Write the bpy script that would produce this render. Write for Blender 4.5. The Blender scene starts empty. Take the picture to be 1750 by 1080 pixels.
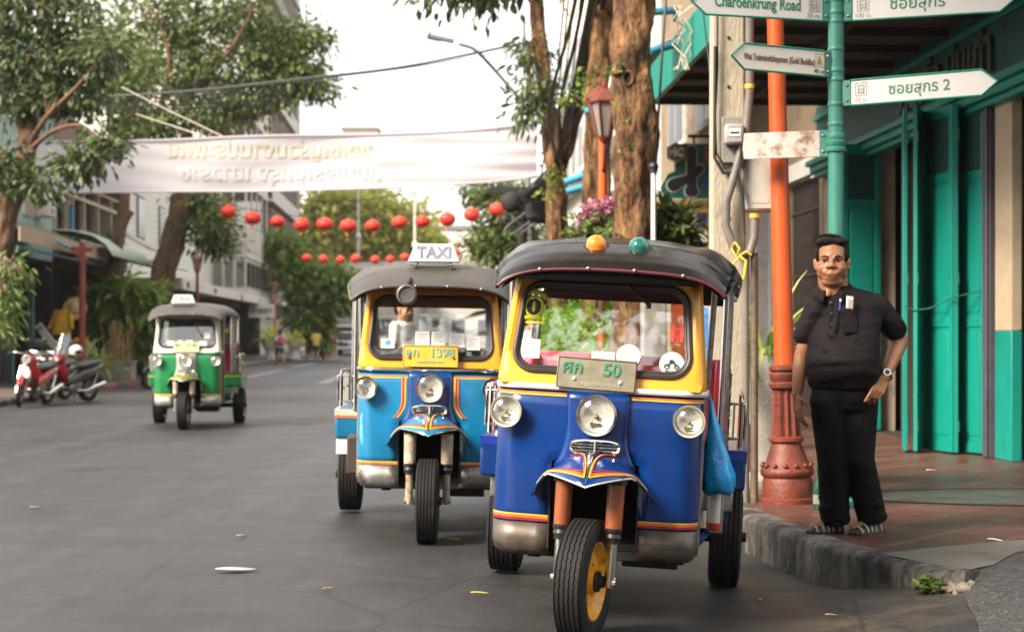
import bpy, math, random
import numpy as np
from mathutils import Vector, Matrix, Euler

random.seed(7); np.random.seed(7)
R = math.radians
sc = bpy.context.scene
COL = sc.collection

# ------------------------------------------------------------------ camera
EYE = 1.24
cam = bpy.data.cameras.new('camera')
cam.lens = 2900 / 1750 * 36.0
cam.sensor_width = 36.0
cam.shift_y = 37 / 1750
cam.clip_start = 0.1
cam.clip_end = 2000
cam.dof.use_dof = True
cam.dof.focus_distance = 7.4
cam.dof.aperture_fstop = 3.6
cam_o = bpy.data.objects.new('camera', cam)
cam_o.location = (0, 0, EYE)
cam_o.rotation_euler = (R(90), 0, 0)
COL.objects.link(cam_o)
sc.camera = cam_o

# ------------------------------------------------------------------ sky, sun, exposure
SUN_DIR = Vector((-0.62, -0.48, 0.62)).normalized()      # towards the sun: left of the street, behind the viewer
wd = bpy.data.worlds.new('World'); sc.world = wd; wd.use_nodes = True
wn = wd.node_tree.nodes; wl = wd.node_tree.links
bg = wn['Background']
sky = wn.new('ShaderNodeTexSky'); sky.sky_type = 'NISHITA'; sky.sun_disc = False
sky.sun_elevation = math.asin(SUN_DIR.z); sky.sun_rotation = math.atan2(SUN_DIR.x, SUN_DIR.y)
sky.dust_density = 5; sky.air_density = 1.2
wmix = wn.new('ShaderNodeMixRGB'); wmix.inputs[0].default_value = 0.85
wmix.inputs[2].default_value = (7.45, 7.3, 7.3, 1)        # thin bright cloud over the whole sky
wl.new(sky.outputs[0], wmix.inputs[1]); wl.new(wmix.outputs[0], bg.inputs[0])
bg.inputs[1].default_value = 0.095
sun = bpy.data.lights.new('sun', 'SUN'); sun.energy = 3.9; sun.angle = R(22); sun.color = (1.0, 0.87, 0.72)
sun_o = bpy.data.objects.new('sun', sun); sun_o.rotation_euler = SUN_DIR.to_track_quat('Z', 'Y').to_euler()
sun_o.location = (-30, -10, 40); COL.objects.link(sun_o)
sc.view_settings.view_transform = 'Standard'; sc.view_settings.look = 'None'
sc.view_settings.exposure = 1.5; sc.view_settings.gamma = 1
sc.cycles.use_denoising = True
sc.cycles.max_bounces = 8; sc.cycles.transparent_max_bounces = 24
sc.cycles.caustics_reflective = False; sc.cycles.caustics_refractive = False

# ------------------------------------------------------------------ materials
def lin(h):
    h = h.lstrip('#')
    v = [int(h[i:i + 2], 16) / 255 for i in (0, 2, 4)]
    return tuple((c / 12.92 if c <= .04045 else ((c + .055) / 1.055) ** 2.4) for c in v)
MATS = {}
def mat(name, col, rough=.5, metal=0., var=.18, scale=5., bump=0., bscale=60., dirt=None, dcov=.5, dscale=3., coat=0., spec=.5, rvar=0., stretch=None, emit=0):
    if name in MATS: return MATS[name]
    if isinstance(col, str): col = lin(col)
    m = bpy.data.materials.new(name); m.use_nodes = True; MATS[name] = m
    nt = m.node_tree; N = nt.nodes; L = nt.links; p = N['Principled BSDF']
    p.inputs['Roughness'].default_value = rough; p.inputs['Metallic'].default_value = metal
    p.inputs['Coat Weight'].default_value = coat; p.inputs['Coat Roughness'].default_value = .06
    p.inputs['Specular IOR Level'].default_value = spec
    tc = N.new('ShaderNodeTexCoord'); src = tc.outputs['Object']
    if stretch:
        mp = N.new('ShaderNodeMapping'); mp.inputs['Scale'].default_value = stretch
        L.new(src, mp.inputs[0]); src = mp.outputs[0]
    nz = N.new('ShaderNodeTexNoise'); nz.inputs['Scale'].default_value = scale; nz.inputs['Detail'].default_value = 6; nz.inputs['Roughness'].default_value = .65
    L.new(src, nz.inputs['Vector'])
    cr = N.new('ShaderNodeValToRGB')
    cr.color_ramp.elements[0].position = .3; cr.color_ramp.elements[1].position = .7
    cr.color_ramp.elements[0].color = tuple(max(0, c * (1 - var)) for c in col) + (1,)
    cr.color_ramp.elements[1].color = tuple(min(1, c * (1 + var)) for c in col) + (1,)
    L.new(nz.outputs[0], cr.inputs[0]); out = cr.outputs[0]
    if dirt is not None:
        if isinstance(dirt, str): dirt = lin(dirt)
        n2 = N.new('ShaderNodeTexNoise'); n2.inputs['Scale'].default_value = dscale; n2.inputs['Detail'].default_value = 9; n2.inputs['Roughness'].default_value = .7
        L.new(src, n2.inputs['Vector'])
        c2 = N.new('ShaderNodeValToRGB'); c2.color_ramp.elements[0].position = 1 - dcov - .06; c2.color_ramp.elements[1].position = 1 - dcov + .1
        L.new(n2.outputs[0], c2.inputs[0])
        mx = N.new('ShaderNodeMixRGB'); mx.inputs[2].default_value = dirt + (1,)
        L.new(c2.outputs[0], mx.inputs[0]); L.new(out, mx.inputs[1]); out = mx.outputs[0]
    L.new(out, p.inputs['Base Color'])
    if emit:
        L.new(out, p.inputs['Emission Color']); p.inputs['Emission Strength'].default_value = emit
    if rvar:
        mr = N.new('ShaderNodeMapRange'); mr.inputs['To Min'].default_value = max(.02, rough - rvar); mr.inputs['To Max'].default_value = min(1, rough + rvar)
        mr.inputs['From Min'].default_value = .3; mr.inputs['From Max'].default_value = .7
        n3 = N.new('ShaderNodeTexNoise'); n3.inputs['Scale'].default_value = scale * 1.7; n3.inputs['Detail'].default_value = 7
        L.new(src, n3.inputs['Vector']); L.new(n3.outputs[0], mr.inputs['Value']); L.new(mr.outputs[0], p.inputs['Roughness'])
    if bump:
        bn = N.new('ShaderNodeTexNoise'); bn.inputs['Scale'].default_value = bscale; bn.inputs['Detail'].default_value = 8
        L.new(src, bn.inputs['Vector'])
        bp = N.new('ShaderNodeBump'); bp.inputs['Strength'].default_value = min(1, bump); bp.inputs['Distance'].default_value = .02 if bump <= 1 else .02 * bump
        L.new(bn.outputs[0], bp.inputs['Height']); L.new(bp.outputs[0], p.inputs['Normal'])
    return m

def leafmat(name, c1, c2, trans=.35, rough=.45):
    if name in MATS: return MATS[name]
    if isinstance(c1, str): c1 = lin(c1)
    if isinstance(c2, str): c2 = lin(c2)
    m = bpy.data.materials.new(name); m.use_nodes = True; MATS[name] = m
    nt = m.node_tree; N = nt.nodes; L = nt.links; p = N['Principled BSDF']
    g = N.new('ShaderNodeNewGeometry'); cr = N.new('ShaderNodeValToRGB')
    cr.color_ramp.elements[0].color = c1 + (1,); cr.color_ramp.elements[1].color = c2 + (1,)
    L.new(g.outputs['Random Per Island'], cr.inputs[0]); L.new(cr.outputs[0], p.inputs['Base Color'])
    p.inputs['Roughness'].default_value = rough
    tr = N.new('ShaderNodeBsdfTranslucent'); L.new(cr.outputs[0], tr.inputs[0])
    mx = N.new('ShaderNodeMixShader'); mx.inputs[0].default_value = trans
    L.new(p.outputs[0], mx.inputs[1]); L.new(tr.outputs[0], mx.inputs[2]); L.new(mx.outputs[0], N['Material Output'].inputs[0])
    return m

def glassmat(name, tint=(.93, .96, .95), refl=.12, rough=.02):
    if name in MATS: return MATS[name]
    m = bpy.data.materials.new(name); m.use_nodes = True; MATS[name] = m
    nt = m.node_tree; N = nt.nodes; L = nt.links
    t = N.new('ShaderNodeBsdfTransparent'); t.inputs[0].default_value = tint + (1,)
    gl = N.new('ShaderNodeBsdfGlossy'); gl.inputs['Roughness'].default_value = rough
    fr = N.new('ShaderNodeFresnel'); fr.inputs[0].default_value = 1.5
    nz = N.new('ShaderNodeTexNoise'); nz.inputs['Scale'].default_value = 9; nz.inputs['Detail'].default_value = 8
    ad = N.new('ShaderNodeMath'); ad.operation = 'MULTIPLY_ADD'; ad.inputs[1].default_value = .16
    L.new(nz.outputs[0], ad.inputs[0]); 
    a2 = N.new('ShaderNodeMath'); a2.operation = 'ADD'; a2.inputs[1].default_value = refl - .08
    L.new(fr.outputs[0], a2.inputs[0]); L.new(a2.outputs[0], ad.inputs[2])
    mx = N.new('ShaderNodeMixShader'); L.new(ad.outputs[0], mx.inputs[0])
    L.new(t.outputs[0], mx.inputs[1]); L.new(gl.outputs[0], mx.inputs[2]); L.new(mx.outputs[0], N['Material Output'].inputs[0])
    return m

# ------------------------------------------------------------------ mesh builder
class MB:
    def __init__(s, M=None):
        s.v = []; s.f = []; s.m = []; s.M = M or Matrix(); s.cur = 0
    def _a(s, pts):
        b = len(s.v); s.v.extend([tuple(s.M @ Vector(p)) for p in pts]); return b
    def face(s, idx): s.f.append(tuple(idx)); s.m.append(s.cur)
    def poly(s, pts):
        b = s._a(pts); s.face(range(b, b + len(pts))); return s
    def box(s, c, d, rot=None):
        x, y, z = d[0] / 2, d[1] / 2, d[2] / 2
        P = [Vector((sx * x, sy * y, sz * z)) for sz in (-1, 1) for sy in (-1, 1) for sx in (-1, 1)]
        if rot is not None:
            q = Euler(rot).to_matrix(); P = [q @ p for p in P]
        c = Vector(c); b = s._a([p + c for p in P])
        for f in ((0, 2, 3, 1), (4, 5, 7, 6), (0, 1, 5, 4), (2, 6, 7, 3), (0, 4, 6, 2), (1, 3, 7, 5)): s.face([b + i for i in f])
        return s
    def bx(s, x0, x1, y0, y1, z0, z1):
        return s.box(((x0 + x1) / 2, (y0 + y1) / 2, (z0 + z1) / 2), (abs(x1 - x0), abs(y1 - y0), abs(z1 - z0)))
    def loft(s, rings, cap0=True, cap1=True, closed=True):
        n = len(rings[0]); bs = [s._a(r) for r in rings]
        for a, b in zip(bs[:-1], bs[1:]):
            for i in range(n if closed else n - 1):
                j = (i + 1) % n; s.face((a + i, a + j, b + j, b + i))
        if cap0: s.face([bs[0] + i for i in reversed(range(n))])
        if cap1: s.face([bs[-1] + i for i in range(n)])
        return s
    def tube(s, pts, r, n=8, caps=True, closed=False):
        pts = [Vector(p) for p in pts]; k = len(pts)
        rs = r if isinstance(r, (list, tuple)) else [r] * k
        rings = []; up = None
        for i, p in enumerate(pts):
            if closed: t = pts[(i + 1) % k] - pts[i - 1]
            else: t = pts[min(i + 1, k - 1)] - pts[max(i - 1, 0)]
            if t.length < 1e-9: t = Vector((0, 0, 1))
            t.normalize()
            if up is None: up = Vector((0, 0, 1)) if abs(t.z) < .9 else Vector((1, 0, 0))
            a = t.cross(up)
            if a.length < 1e-5: a = t.cross(Vector((.3, 1, .2)))
            a.normalize(); b = a.cross(t); up = b
            rings.append([p + (a * math.cos(2 * math.pi * q / n) + b * math.sin(2 * math.pi * q / n)) * rs[i] for q in range(n)])
        if closed: rings.append(rings[0]); caps = False
        return s.loft(rings, caps, caps)
    def cyl(s, p0, p1, r0, r1=None, n=16, caps=True):
        return s.tube([p0, p1], [r0, r0 if r1 is None else r1], n, caps)
    def lathe(s, prof, c=(0, 0, 0), axis='z', n=24, caps=True, arc=1.0):
        rings = []
        full = arc >= 1
        for r, h in prof:
            ring = []
            for i in range(n if full else n + 1):
                a = 2 * math.pi * arc * i / n; x, y = r * math.cos(a), r * math.sin(a)
                if axis == 'z': q = (x, y, h)
                elif axis == 'y': q = (x, h, -y)
                else: q = (h, x, y)
                ring.append((c[0] + q[0], c[1] + q[1], c[2] + q[2]))
            rings.append(ring)
        return s.loft(rings, caps, caps, full)
    def ball(s, c, r, nu=16, nv=10, rot=None):
        if not isinstance(r, (tuple, list)): r = (r, r, r)
        q = Euler(rot).to_matrix() if rot is not None else None
        c = Vector(c); rings = []
        for j in range(1, nv):
            t = math.pi * j / nv; ring = []
            for i in range(nu):
                a = 2 * math.pi * i / nu
                p = Vector((r[0] * math.sin(t) * math.cos(a), r[1] * math.sin(t) * math.sin(a), -r[2] * math.cos(t)))
                if q: p = q @ p
                ring.append(c + p)
            rings.append(ring)
        b0 = len(s.v); s.loft(rings, False, False)
        lo = Vector((0, 0, -r[2])); hi = Vector((0, 0, r[2]))
        if q: lo = q @ lo; hi = q @ hi
        a = s._a([c + lo, c + hi]); last = b0 + (nv - 2) * nu
        for i in range(nu):
            j = (i + 1) % nu
            s.face((a, b0 + j, b0 + i)); s.face((a + 1, last + i, last + j))
        return s
    def cap2(s, p0, r0, p1, r1, n=14):     # tapered capsule
        p0 = Vector(p0); p1 = Vector(p1); s.ball(p0, r0, n, 8); s.ball(p1, r1, n, 8)
        return s.cyl(p0, p1, r0, r1, n)
    def grid(s, fn, nu, nv):
        b = s._a([fn(i / nu, j / nv) for j in range(nv + 1) for i in range(nu + 1)])
        for j in range(nv):
            for i in range(nu):
                q = b + j * (nu + 1) + i; s.face((q, q + 1, q + nu + 2, q + nu + 1))
        return s
    def prism(s, poly, t, M=None):      # poly in local x,z ; thickness along y (0..t)
        M = M or Matrix()
        A = [M @ Vector((x, 0, z)) for x, z in poly]; B = [M @ Vector((x, t, z)) for x, z in poly]
        return s.loft([A, B])
    def text(s, body, size, M, align='CENTER', ext=.0015, mirror=False, bold=0., fit=0):
        c = bpy.data.curves.new('t', 'FONT'); c.body = body; c.size = size; c.align_x = align; c.align_y = 'CENTER'; c.extrude = ext; c.resolution_u = 3; c.offset = bold
        o = bpy.data.objects.new('t', c); COL.objects.link(o)
        dg = bpy.context.evaluated_depsgraph_get(); me = bpy.data.meshes.new_from_object(o.evaluated_get(dg))
        bpy.data.objects.remove(o); bpy.data.curves.remove(c)
        # text plane xy -> local x,z facing -y
        P = [M @ Vector(((-v.co.x if mirror else v.co.x), -v.co.z, v.co.y)) for v in me.vertices]
        if fit:
            xs_ = [v.co.x for v in me.vertices]; k_ = fit / (max(xs_) - min(xs_)); P = [M @ Vector(((-v.co.x if mirror else v.co.x) * k_, -v.co.z, v.co.y)) for v in me.vertices]
        b = s._a(P)
        for p in me.polygons: s.face([b + i for i in (reversed(p.vertices) if mirror else p.vertices)])
        bpy.data.meshes.remove(me); return s
    def build(s, name, mats, parent=None, bevel=0., seg=2, sub=0, solid=0., smooth=38, remesh=0., smit=0, wn=False):
        me = bpy.data.meshes.new(name); me.from_pydata(s.v, [], s.f)
        ms = mats if isinstance(mats, (list, tuple)) else [mats]
        for m in ms: me.materials.append(m)
        if len(ms) > 1: me.polygons.foreach_set('material_index', s.m)
        me.validate(); o = bpy.data.objects.new(name, me); COL.objects.link(o)
        if smooth:
            me.polygons.foreach_set('use_smooth', [True] * len(me.polygons)); me.set_sharp_from_angle(angle=R(smooth))
        if remesh:
            q = o.modifiers.new('r', 'REMESH'); q.mode = 'VOXEL'; q.voxel_size = remesh; q.use_smooth_shade = True
            if smit:
                q = o.modifiers.new('s', 'SMOOTH'); q.iterations = smit; q.factor = .5
        if solid:
            q = o.modifiers.new('t', 'SOLIDIFY'); q.thickness = solid; q.offset = 0
        if bevel:
            q = o.modifiers.new('b', 'BEVEL'); q.width = bevel; q.segments = seg; q.limit_method = 'ANGLE'; q.angle_limit = R(40)
        if sub:
            q = o.modifiers.new('u', 'SUBSURF'); q.levels = sub; q.render_levels = sub
        if parent is not None: o.parent = parent
        return o

def tag(o, label=None, cat=None, group=None, kind=None):
    if label: o['label'] = label
    if cat: o['category'] = cat
    if group: o['group'] = group
    if kind: o['kind'] = kind
    return o
def thing(name, label, cat, loc=(0, 0, 0), rot=(0, 0, 0), group=None):
    o = bpy.data.objects.new(name, None); o.empty_display_size = .2; o.location = loc; o.rotation_euler = rot
    COL.objects.link(o); return tag(o, label, cat, group)
def copy_tree(o, parent=None, loc=None, rot=None, label=None):
    c = o.copy(); COL.objects.link(c)
    if parent is not None: c.parent = parent
    if loc is not None: c.location = loc
    if rot is not None: c.rotation_euler = rot
    if label: c['label'] = label
    for ch in list(o.children): copy_tree(ch, c)
    return c
def S(xr, Y, z=0.):                      # street coordinates: xr across (kerbs at 1.4 and -8.2), Y away from the viewer
    return Vector((xr - .048 * (Y - 10), Y, z))
SA = math.atan(.048)
def sm(a, b, x):
    t = min(1, max(0, (x - a) / (b - a))); return t * t * (3 - 2 * t)
ORD = ['first', 'second', 'third', 'fourth', 'fifth', 'sixth', 'seventh', 'eighth', 'ninth', 'tenth', 'eleventh', 'twelfth', 'thirteenth']

# foliage: N folded leaf faces round spray points
def leaf_mesh(name, pts, dirs, length, width, m, parent, droop=.5, jitter=.6):
    n = len(pts); pts = np.asarray(pts, float); d = np.asarray(dirs, float)
    d = d + np.random.normal(0, jitter, (n, 3)); d[:, 2] -= droop
    d /= np.linalg.norm(d, axis=1)[:, None] + 1e-9
    up = np.random.normal(0, .45, (n, 3)); up[:, 2] += 1
    sd = np.cross(d, up); sd /= np.linalg.norm(sd, axis=1)[:, None] + 1e-9
    nn = np.cross(sd, d)
    Ls = length * np.random.uniform(.65, 1.25, (n, 1)); Ws = width * np.random.uniform(.7, 1.2, (n, 1))
    v = np.empty((n, 6, 3))
    v[:, 0] = pts; v[:, 1] = pts + d * Ls * .38 + sd * Ws * .5 + nn * Ws * .12; v[:, 2] = pts + d * Ls * .75 + sd * Ws * .34 + nn * Ws * .05
    v[:, 3] = pts + d * Ls - nn * Ls * .08; v[:, 4] = pts + d * Ls * .75 - sd * Ws * .34 + nn * Ws * .05; v[:, 5] = pts + d * Ls * .38 - sd * Ws * .5 + nn * Ws * .12
    me = bpy.data.meshes.new(name); me.vertices.add(6 * n); me.vertices.foreach_set('co', v.reshape(-1))
    b = (np.arange(n) * 6)[:, None]
    idx = np.concatenate([b + np.array([[0, 1, 2, 3]]), b + np.array([[0, 3, 4, 5]])], axis=1).reshape(-1)
    me.loops.add(8 * n); me.loops.foreach_set('vertex_index', idx.astype(np.int32))
    me.polygons.add(2 * n); me.polygons.foreach_set('loop_start', (np.arange(2 * n) * 4).astype(np.int32))
    me.update(calc_edges=True); me.materials.append(m)
    o = bpy.data.objects.new(name, me); COL.objects.link(o)
    if parent is not None: o.parent = parent
    return o
def sprays(ells, per, leaves, spread, shell=.55):
    P = []; D = []
    for (c, r, k) in ells:
        c = np.array(c, float); r = np.array(r, float)
        for _ in range(int(per * k)):
            u = np.random.normal(0, 1, 3); u /= np.linalg.norm(u)
            q = c + u * r * (shell + (1 - shell) * random.random()) * (.75 + .35 * random.random())
            for _ in range(leaves):
                w = np.random.normal(0, 1, 3)
                P.append(q + w * spread * np.array([1, 1, .6])); D.append(u * .5 + w * .5)
    return P, D
# ------------------------------------------------------------------ ground
def gz(x, y):
    xr = x + .048 * (y - 10)
    z = -.055 * sm(-.2, 1.25, xr)
    if y > 8: z -= .05 * sm(1.15, 1.4, xr) * sm(8.2, 9.6, y)
    if y < 9.2: z += .10 * sm(1.25, 2.2, x) * (1 - sm(8.0, 9.2, y))
    return z
def road_material():
    m = bpy.data.materials.new('worn_asphalt'); m.use_nodes = True
    nt = m.node_tree; N = nt.nodes; L = nt.links; p = N['Principled BSDF']
    tc = N.new('ShaderNodeTexCoord')
    def noise(s, d=8, st=None, r=.65):
        n = N.new('ShaderNodeTexNoise'); n.inputs['Scale'].default_value = s; n.inputs['Detail'].default_value = d; n.inputs['Roughness'].default_value = r
        if st:
            mp = N.new('ShaderNodeMapping'); mp.inputs['Scale'].default_value = st; L.new(tc.outputs['Object'], mp.inputs[0]); L.new(mp.outputs[0], n.inputs['Vector'])
        else: L.new(tc.outputs['Object'], n.inputs['Vector'])
        return n.outputs[0]
    def ramp(src, a, b, ca, cb):
        c = N.new('ShaderNodeValToRGB'); c.color_ramp.elements[0].position = a; c.color_ramp.elements[1].position = b
        c.color_ramp.elements[0].color = ca + (1,); c.color_ramp.elements[1].color = cb + (1,); L.new(src, c.inputs[0]); return c.outputs[0]
    def mix(f, a, b, mode='MIX'):
        x = N.new('ShaderNodeMixRGB'); x.blend_type = mode
        for i, q in ((0, f), (1, a), (2, b)):
            if isinstance(q, float): x.inputs[i].default_value = q
            elif isinstance(q, tuple): x.inputs[i].default_value = q + (1,)
            else: L.new(q, x.inputs[i])
        return x.outputs[0]
    base = ramp(noise(.8, 8, (1, .25, 1)), .3, .7, (.021, .0203, .0208), (.037, .036, .0365))
    grain = ramp(noise(48, 6, None, .8), .36, .68, (.25, .25, .25), (1.95, 1.93, 1.9))
    c = mix(.85, base, grain, 'MULTIPLY')
    mid = ramp(noise(3.2, 9, (1.3, .45, 1), .72), .36, .64, (.70, .70, .71), (1.24, 1.23, 1.22)); c = mix(.8, c, mid, 'MULTIPLY')
    oil = ramp(noise(.9, 6, (1.2, .6, 1), .6), .60, .70, (1, 1, 1), (.52, .51, .52)); c = mix(.85, c, oil, 'MULTIPLY')
    dust = ramp(noise(5.5, 8, (1, .5, 1), .75), .62, .70, (0, 0, 0), (.35, .35, .35)); c = mix(dust, c, (.13, .122, .11))
    track = ramp(noise(1.6, 5, (1, .05, 1)), .40, .62, (.72, .72, .73), (1.18, 1.17, 1.16)); c = mix(.8, c, track, 'MULTIPLY')
    spk = ramp(noise(95, 2), .66, .72, (0, 0, 0), (.6, .6, .6)); c = mix(spk, c, (.12, .117, .115))
    stain = ramp(noise(1.1, 9), .52, .64, (1, 1, 1), (.62, .60, .58)); c = mix(.8, c, stain, 'MULTIPLY')
    # dusty ochre gutter by the right kerb
    sep = N.new('ShaderNodeSeparateXYZ'); L.new(tc.outputs['Object'], sep.inputs[0])
    mr = N.new('ShaderNodeMapRange'); mr.inputs['From Min'].default_value = .75; mr.inputs['From Max'].default_value = 1.5; L.new(sep.outputs[0], mr.inputs['Value'])
    md = N.new('ShaderNodeMath'); md.operation = 'MULTIPLY'; L.new(mr.outputs[0], md.inputs[0]); L.new(ramp(noise(1.7, 12, (1.0, 1.25, 1), .75), .44, .66, (0, 0, 0), (1, 1, 1)), md.inputs[1])
    c = mix(md.outputs[0], c, (.085, .066, .043))
    # hairline cracks
    vo = N.new('ShaderNodeTexVoronoi'); vo.feature = 'DISTANCE_TO_EDGE'; vo.inputs['Scale'].default_value = .55; L.new(tc.outputs['Object'], vo.inputs['Vector'])
    L.new(ramp(noise(3, 4), 0, 1, (0, 0, 0), (1, 1, 1)), vo.inputs['Randomness']) if False else None
    cr = ramp(vo.outputs['Distance'], .0, .012, (.22, .22, .22), (1, 1, 1)); c = mix(.6, c, cr, 'MULTIPLY')
    L.new(c, p.inputs['Base Color']); p.inputs['Roughness'].default_value = .62
    rr = N.new('ShaderNodeMapRange'); rr.inputs['To Min'].default_value = .36; rr.inputs['To Max'].default_value = .66; L.new(noise(1.5, 8), rr.inputs['Value']); L.new(rr.outputs[0], p.inputs['Roughness'])
    b = N.new('ShaderNodeBump'); b.inputs['Strength'].default_value = .35; b.inputs['Distance'].default_value = .012; L.new(noise(110, 5), b.inputs['Height']); L.new(b.outputs[0], p.inputs['Normal'])
    return m
M_ROAD = road_material()
g = MB()
xs = [-400, -60, -14, -9, -6, -3, -1.5, -.8] + [-.5 + .1 * i for i in range(34)] + [3.2, 4, 5, 8, 14, 60, 400]
ys = [-60, -20, 0, 3, 5, 6, 6.5] + [6.8 + .15 * i for i in range(24)] + [11, 12, 14, 17, 20, 25, 30, 40, 55, 75, 100, 130, 180, 300, 900]
b = g._a([(x, y, gz(x, y)) for y in ys for x in xs])
for j in range(len(ys) - 1):
    for i in range(len(xs) - 1):
        q = b + j * len(xs) + i; g.face((q, q + 1, q + len(xs) + 1, q + len(xs)))
tag(g.build('road', M_ROAD, smooth=60), kind='structure')

# road paint far down the street
M_PAINT = mat('road_paint', (.30, .28, .26), .7, var=.3, scale=9, dirt=(.12, .11, .1), dcov=.45, dscale=14)
for (xr, y0, y1, w) in ((-3.4, 66, 80, .14), (-3.4, 88, 104, .14), (-6.2, 52, 66, .12), (-6.2, 71, 84, .12), (-6.2, 90, 106, .12), (-3.4, 46, 58, .14)):
    q = MB(); A = S(xr - w, y0, .004); B_ = S(xr + w, y0, .004); C_ = S(xr + w, y1, .004); D_ = S(xr - w, y1, .004)
    q.poly([A, B_, C_, D_]); tag(q.build('road_marking', M_PAINT), kind='structure')

def tile_material():
    m = bpy.data.materials.new('red_paving_tiles'); m.use_nodes = True
    nt = m.node_tree; N = nt.nodes; L = nt.links; p = N['Principled BSDF']
    tc = N.new('ShaderNodeTexCoord'); mp = N.new('ShaderNodeMapping'); mp.inputs['Rotation'].default_value = (0, 0, R(38)); L.new(tc.outputs['Object'], mp.inputs[0])
    br = N.new('ShaderNodeTexBrick'); br.inputs['Scale'].default_value = 1; br.offset = 0.0
    br.inputs['Brick Width'].default_value = .40; br.inputs['Row Height'].default_value = .40; br.inputs['Mortar Size'].default_value = .006; br.inputs['Mortar Smooth'].default_value = .3
    br.inputs['Color1'].default_value = (.10, .030, .023, 1); br.inputs['Color2'].default_value = (.135, .047, .034, 1); br.inputs['Mortar'].default_value = (.24, .165, .13, 1)
    L.new(mp.outputs[0], br.inputs['Vector'])
    n = N.new('ShaderNodeTexNoise'); n.inputs['Scale'].default_value = 1.6; n.inputs['Detail'].default_value = 9; n.inputs['Roughness'].default_value = .7; L.new(tc.outputs['Object'], n.inputs['Vector'])
    cr = N.new('ShaderNodeValToRGB'); cr.color_ramp.elements[0].position = .44; cr.color_ramp.elements[1].position = .66; cr.color_ramp.elements[1].color = (.65, .65, .65, 1); L.new(n.outputs[0], cr.inputs[0])
    mx = N.new('ShaderNodeMixRGB'); mx.inputs[2].default_value = (.12, .085, .065, 1); L.new(cr.outputs[0], mx.inputs[0]); L.new(br.outputs[0], mx.inputs[1])
    # fine ridges on each tile
    mp2 = N.new('ShaderNodeMapping'); mp2.inputs['Rotation'].default_value = (0, 0, R(-6)); mp2.inputs['Scale'].default_value = (1.2, 30, 1); L.new(tc.outputs['Object'], mp2.inputs[0])
    n2 = N.new('ShaderNodeTexNoise'); n2.inputs['Scale'].default_value = 2; n2.inputs['Detail'].default_value = 5; L.new(mp2.outputs[0], n2.inputs['Vector'])
    c2 = N.new('ShaderNodeValToRGB'); c2.color_ramp.elements[0].position = .35; c2.color_ramp.elements[0].color = (.6, .6, .6, 1); c2.color_ramp.elements[1].position = .7; c2.color_ramp.elements[1].color = (1.2, 1.2, 1.2, 1); L.new(n2.outputs[0], c2.inputs[0])
    m2 = N.new('ShaderNodeMixRGB'); m2.blend_type = 'MULTIPLY'; m2.inputs[0].default_value = .8; L.new(mx.outputs[0], m2.inputs[1]); L.new(c2.outputs[0], m2.inputs[2])
    L.new(m2.outputs[0], p.inputs['Base Color'])
    rr = N.new('ShaderNodeMapRange'); rr.inputs['From Min'].default_value = .3; rr.inputs['From Max'].default_value = .7; rr.inputs['To Min'].default_value = .26; rr.inputs['To Max'].default_value = .6
    L.new(n.outputs[0], rr.inputs['Value']); L.new(rr.outputs[0], p.inputs['Roughness'])
    b = N.new('ShaderNodeBump'); b.inputs['Strength'].default_value = .25; b.inputs['Distance'].default_value = .004; L.new(n2.outputs[0], b.inputs['Height']); L.new(b.outputs[0], p.inputs['Normal'])
    return m
M_TILE = tile_material()
M_KERB = mat('kerb_concrete', (.15, .135, .115), .8, var=.45, scale=7, bump=1, bscale=30, dirt=(.022, .020, .019), dcov=.52, dscale=4.5, stretch=(1, 1, .45))
M_CONC = mat('grey_concrete', (.26, .245, .22), .85, var=.22, scale=4, bump=.4, bscale=70, dirt=(.13, .12, .105), dcov=.42, dscale=2.2)
PZ = .13
# kerb line of the right pavement, front corner then straight up the street
kerb = [(2.14, 8.02), (2.02, 8.10), (1.96, 8.30), (1.81, 8.70), (1.66, 9.12), (1.55, 9.8), (1.455, 10.6)] + [tuple(S(1.4, y)[:2]) for y in (13, 18, 25, 40, 70, 120, 180)]
inner = [(5.5, 9.7)] + [tuple(S(9, 180)[:2])]
apr = [(2.14, 8.02), (2.25, 8.15), (2.36, 8.3), (2.5, 8.58), (2.62, 8.78), (2.85, 8.95), (3.4, 9.2), (5.5, 9.7)]
KW = .17
def inset(path, d):
    out = []
    for i, p in enumerate(path):
        a = Vector(path[max(i - 1, 0)]); c = Vector(path[min(i + 1, len(path) - 1)]); t = (c - a).normalized(); nrm = Vector((t.y, -t.x))
        out.append((p[0] + nrm.x * d, p[1] + nrm.y * d))
    return out
kin = inset(kerb, KW)
# pavement deck
pv = MB(); poly = kin + [tuple(S(9, 180)[:2]), (9, 10.6), (5.5, 9.70), (3.4, 9.2), (2.85, 8.95), (2.62, 8.78), (2.5, 8.58), (2.36, 8.34)]
pv.poly([(x, y, PZ) for x, y in reversed(poly)])
tag(pv.build('pavement', M_TILE, smooth=0), kind='structure')
kb = MB()
rings = []
for (x0, y0), (x1, y1) in zip(kerb, kin):
    zb = gz(x0, y0) - .12
    dx, dy = x1 - x0, y1 - y0
    wob = .006 * math.sin(y0 * 9)
    rings.append([(x0 + wob, y0, zb), (x0 + wob, y0, PZ - .03), (x0 + dx * .1, y0 + dy * .1, PZ - .008), (x0 + dx * .25, y0 + dy * .25, PZ + .004), (x1, y1, PZ + .003), (x1, y1, zb)])
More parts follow.
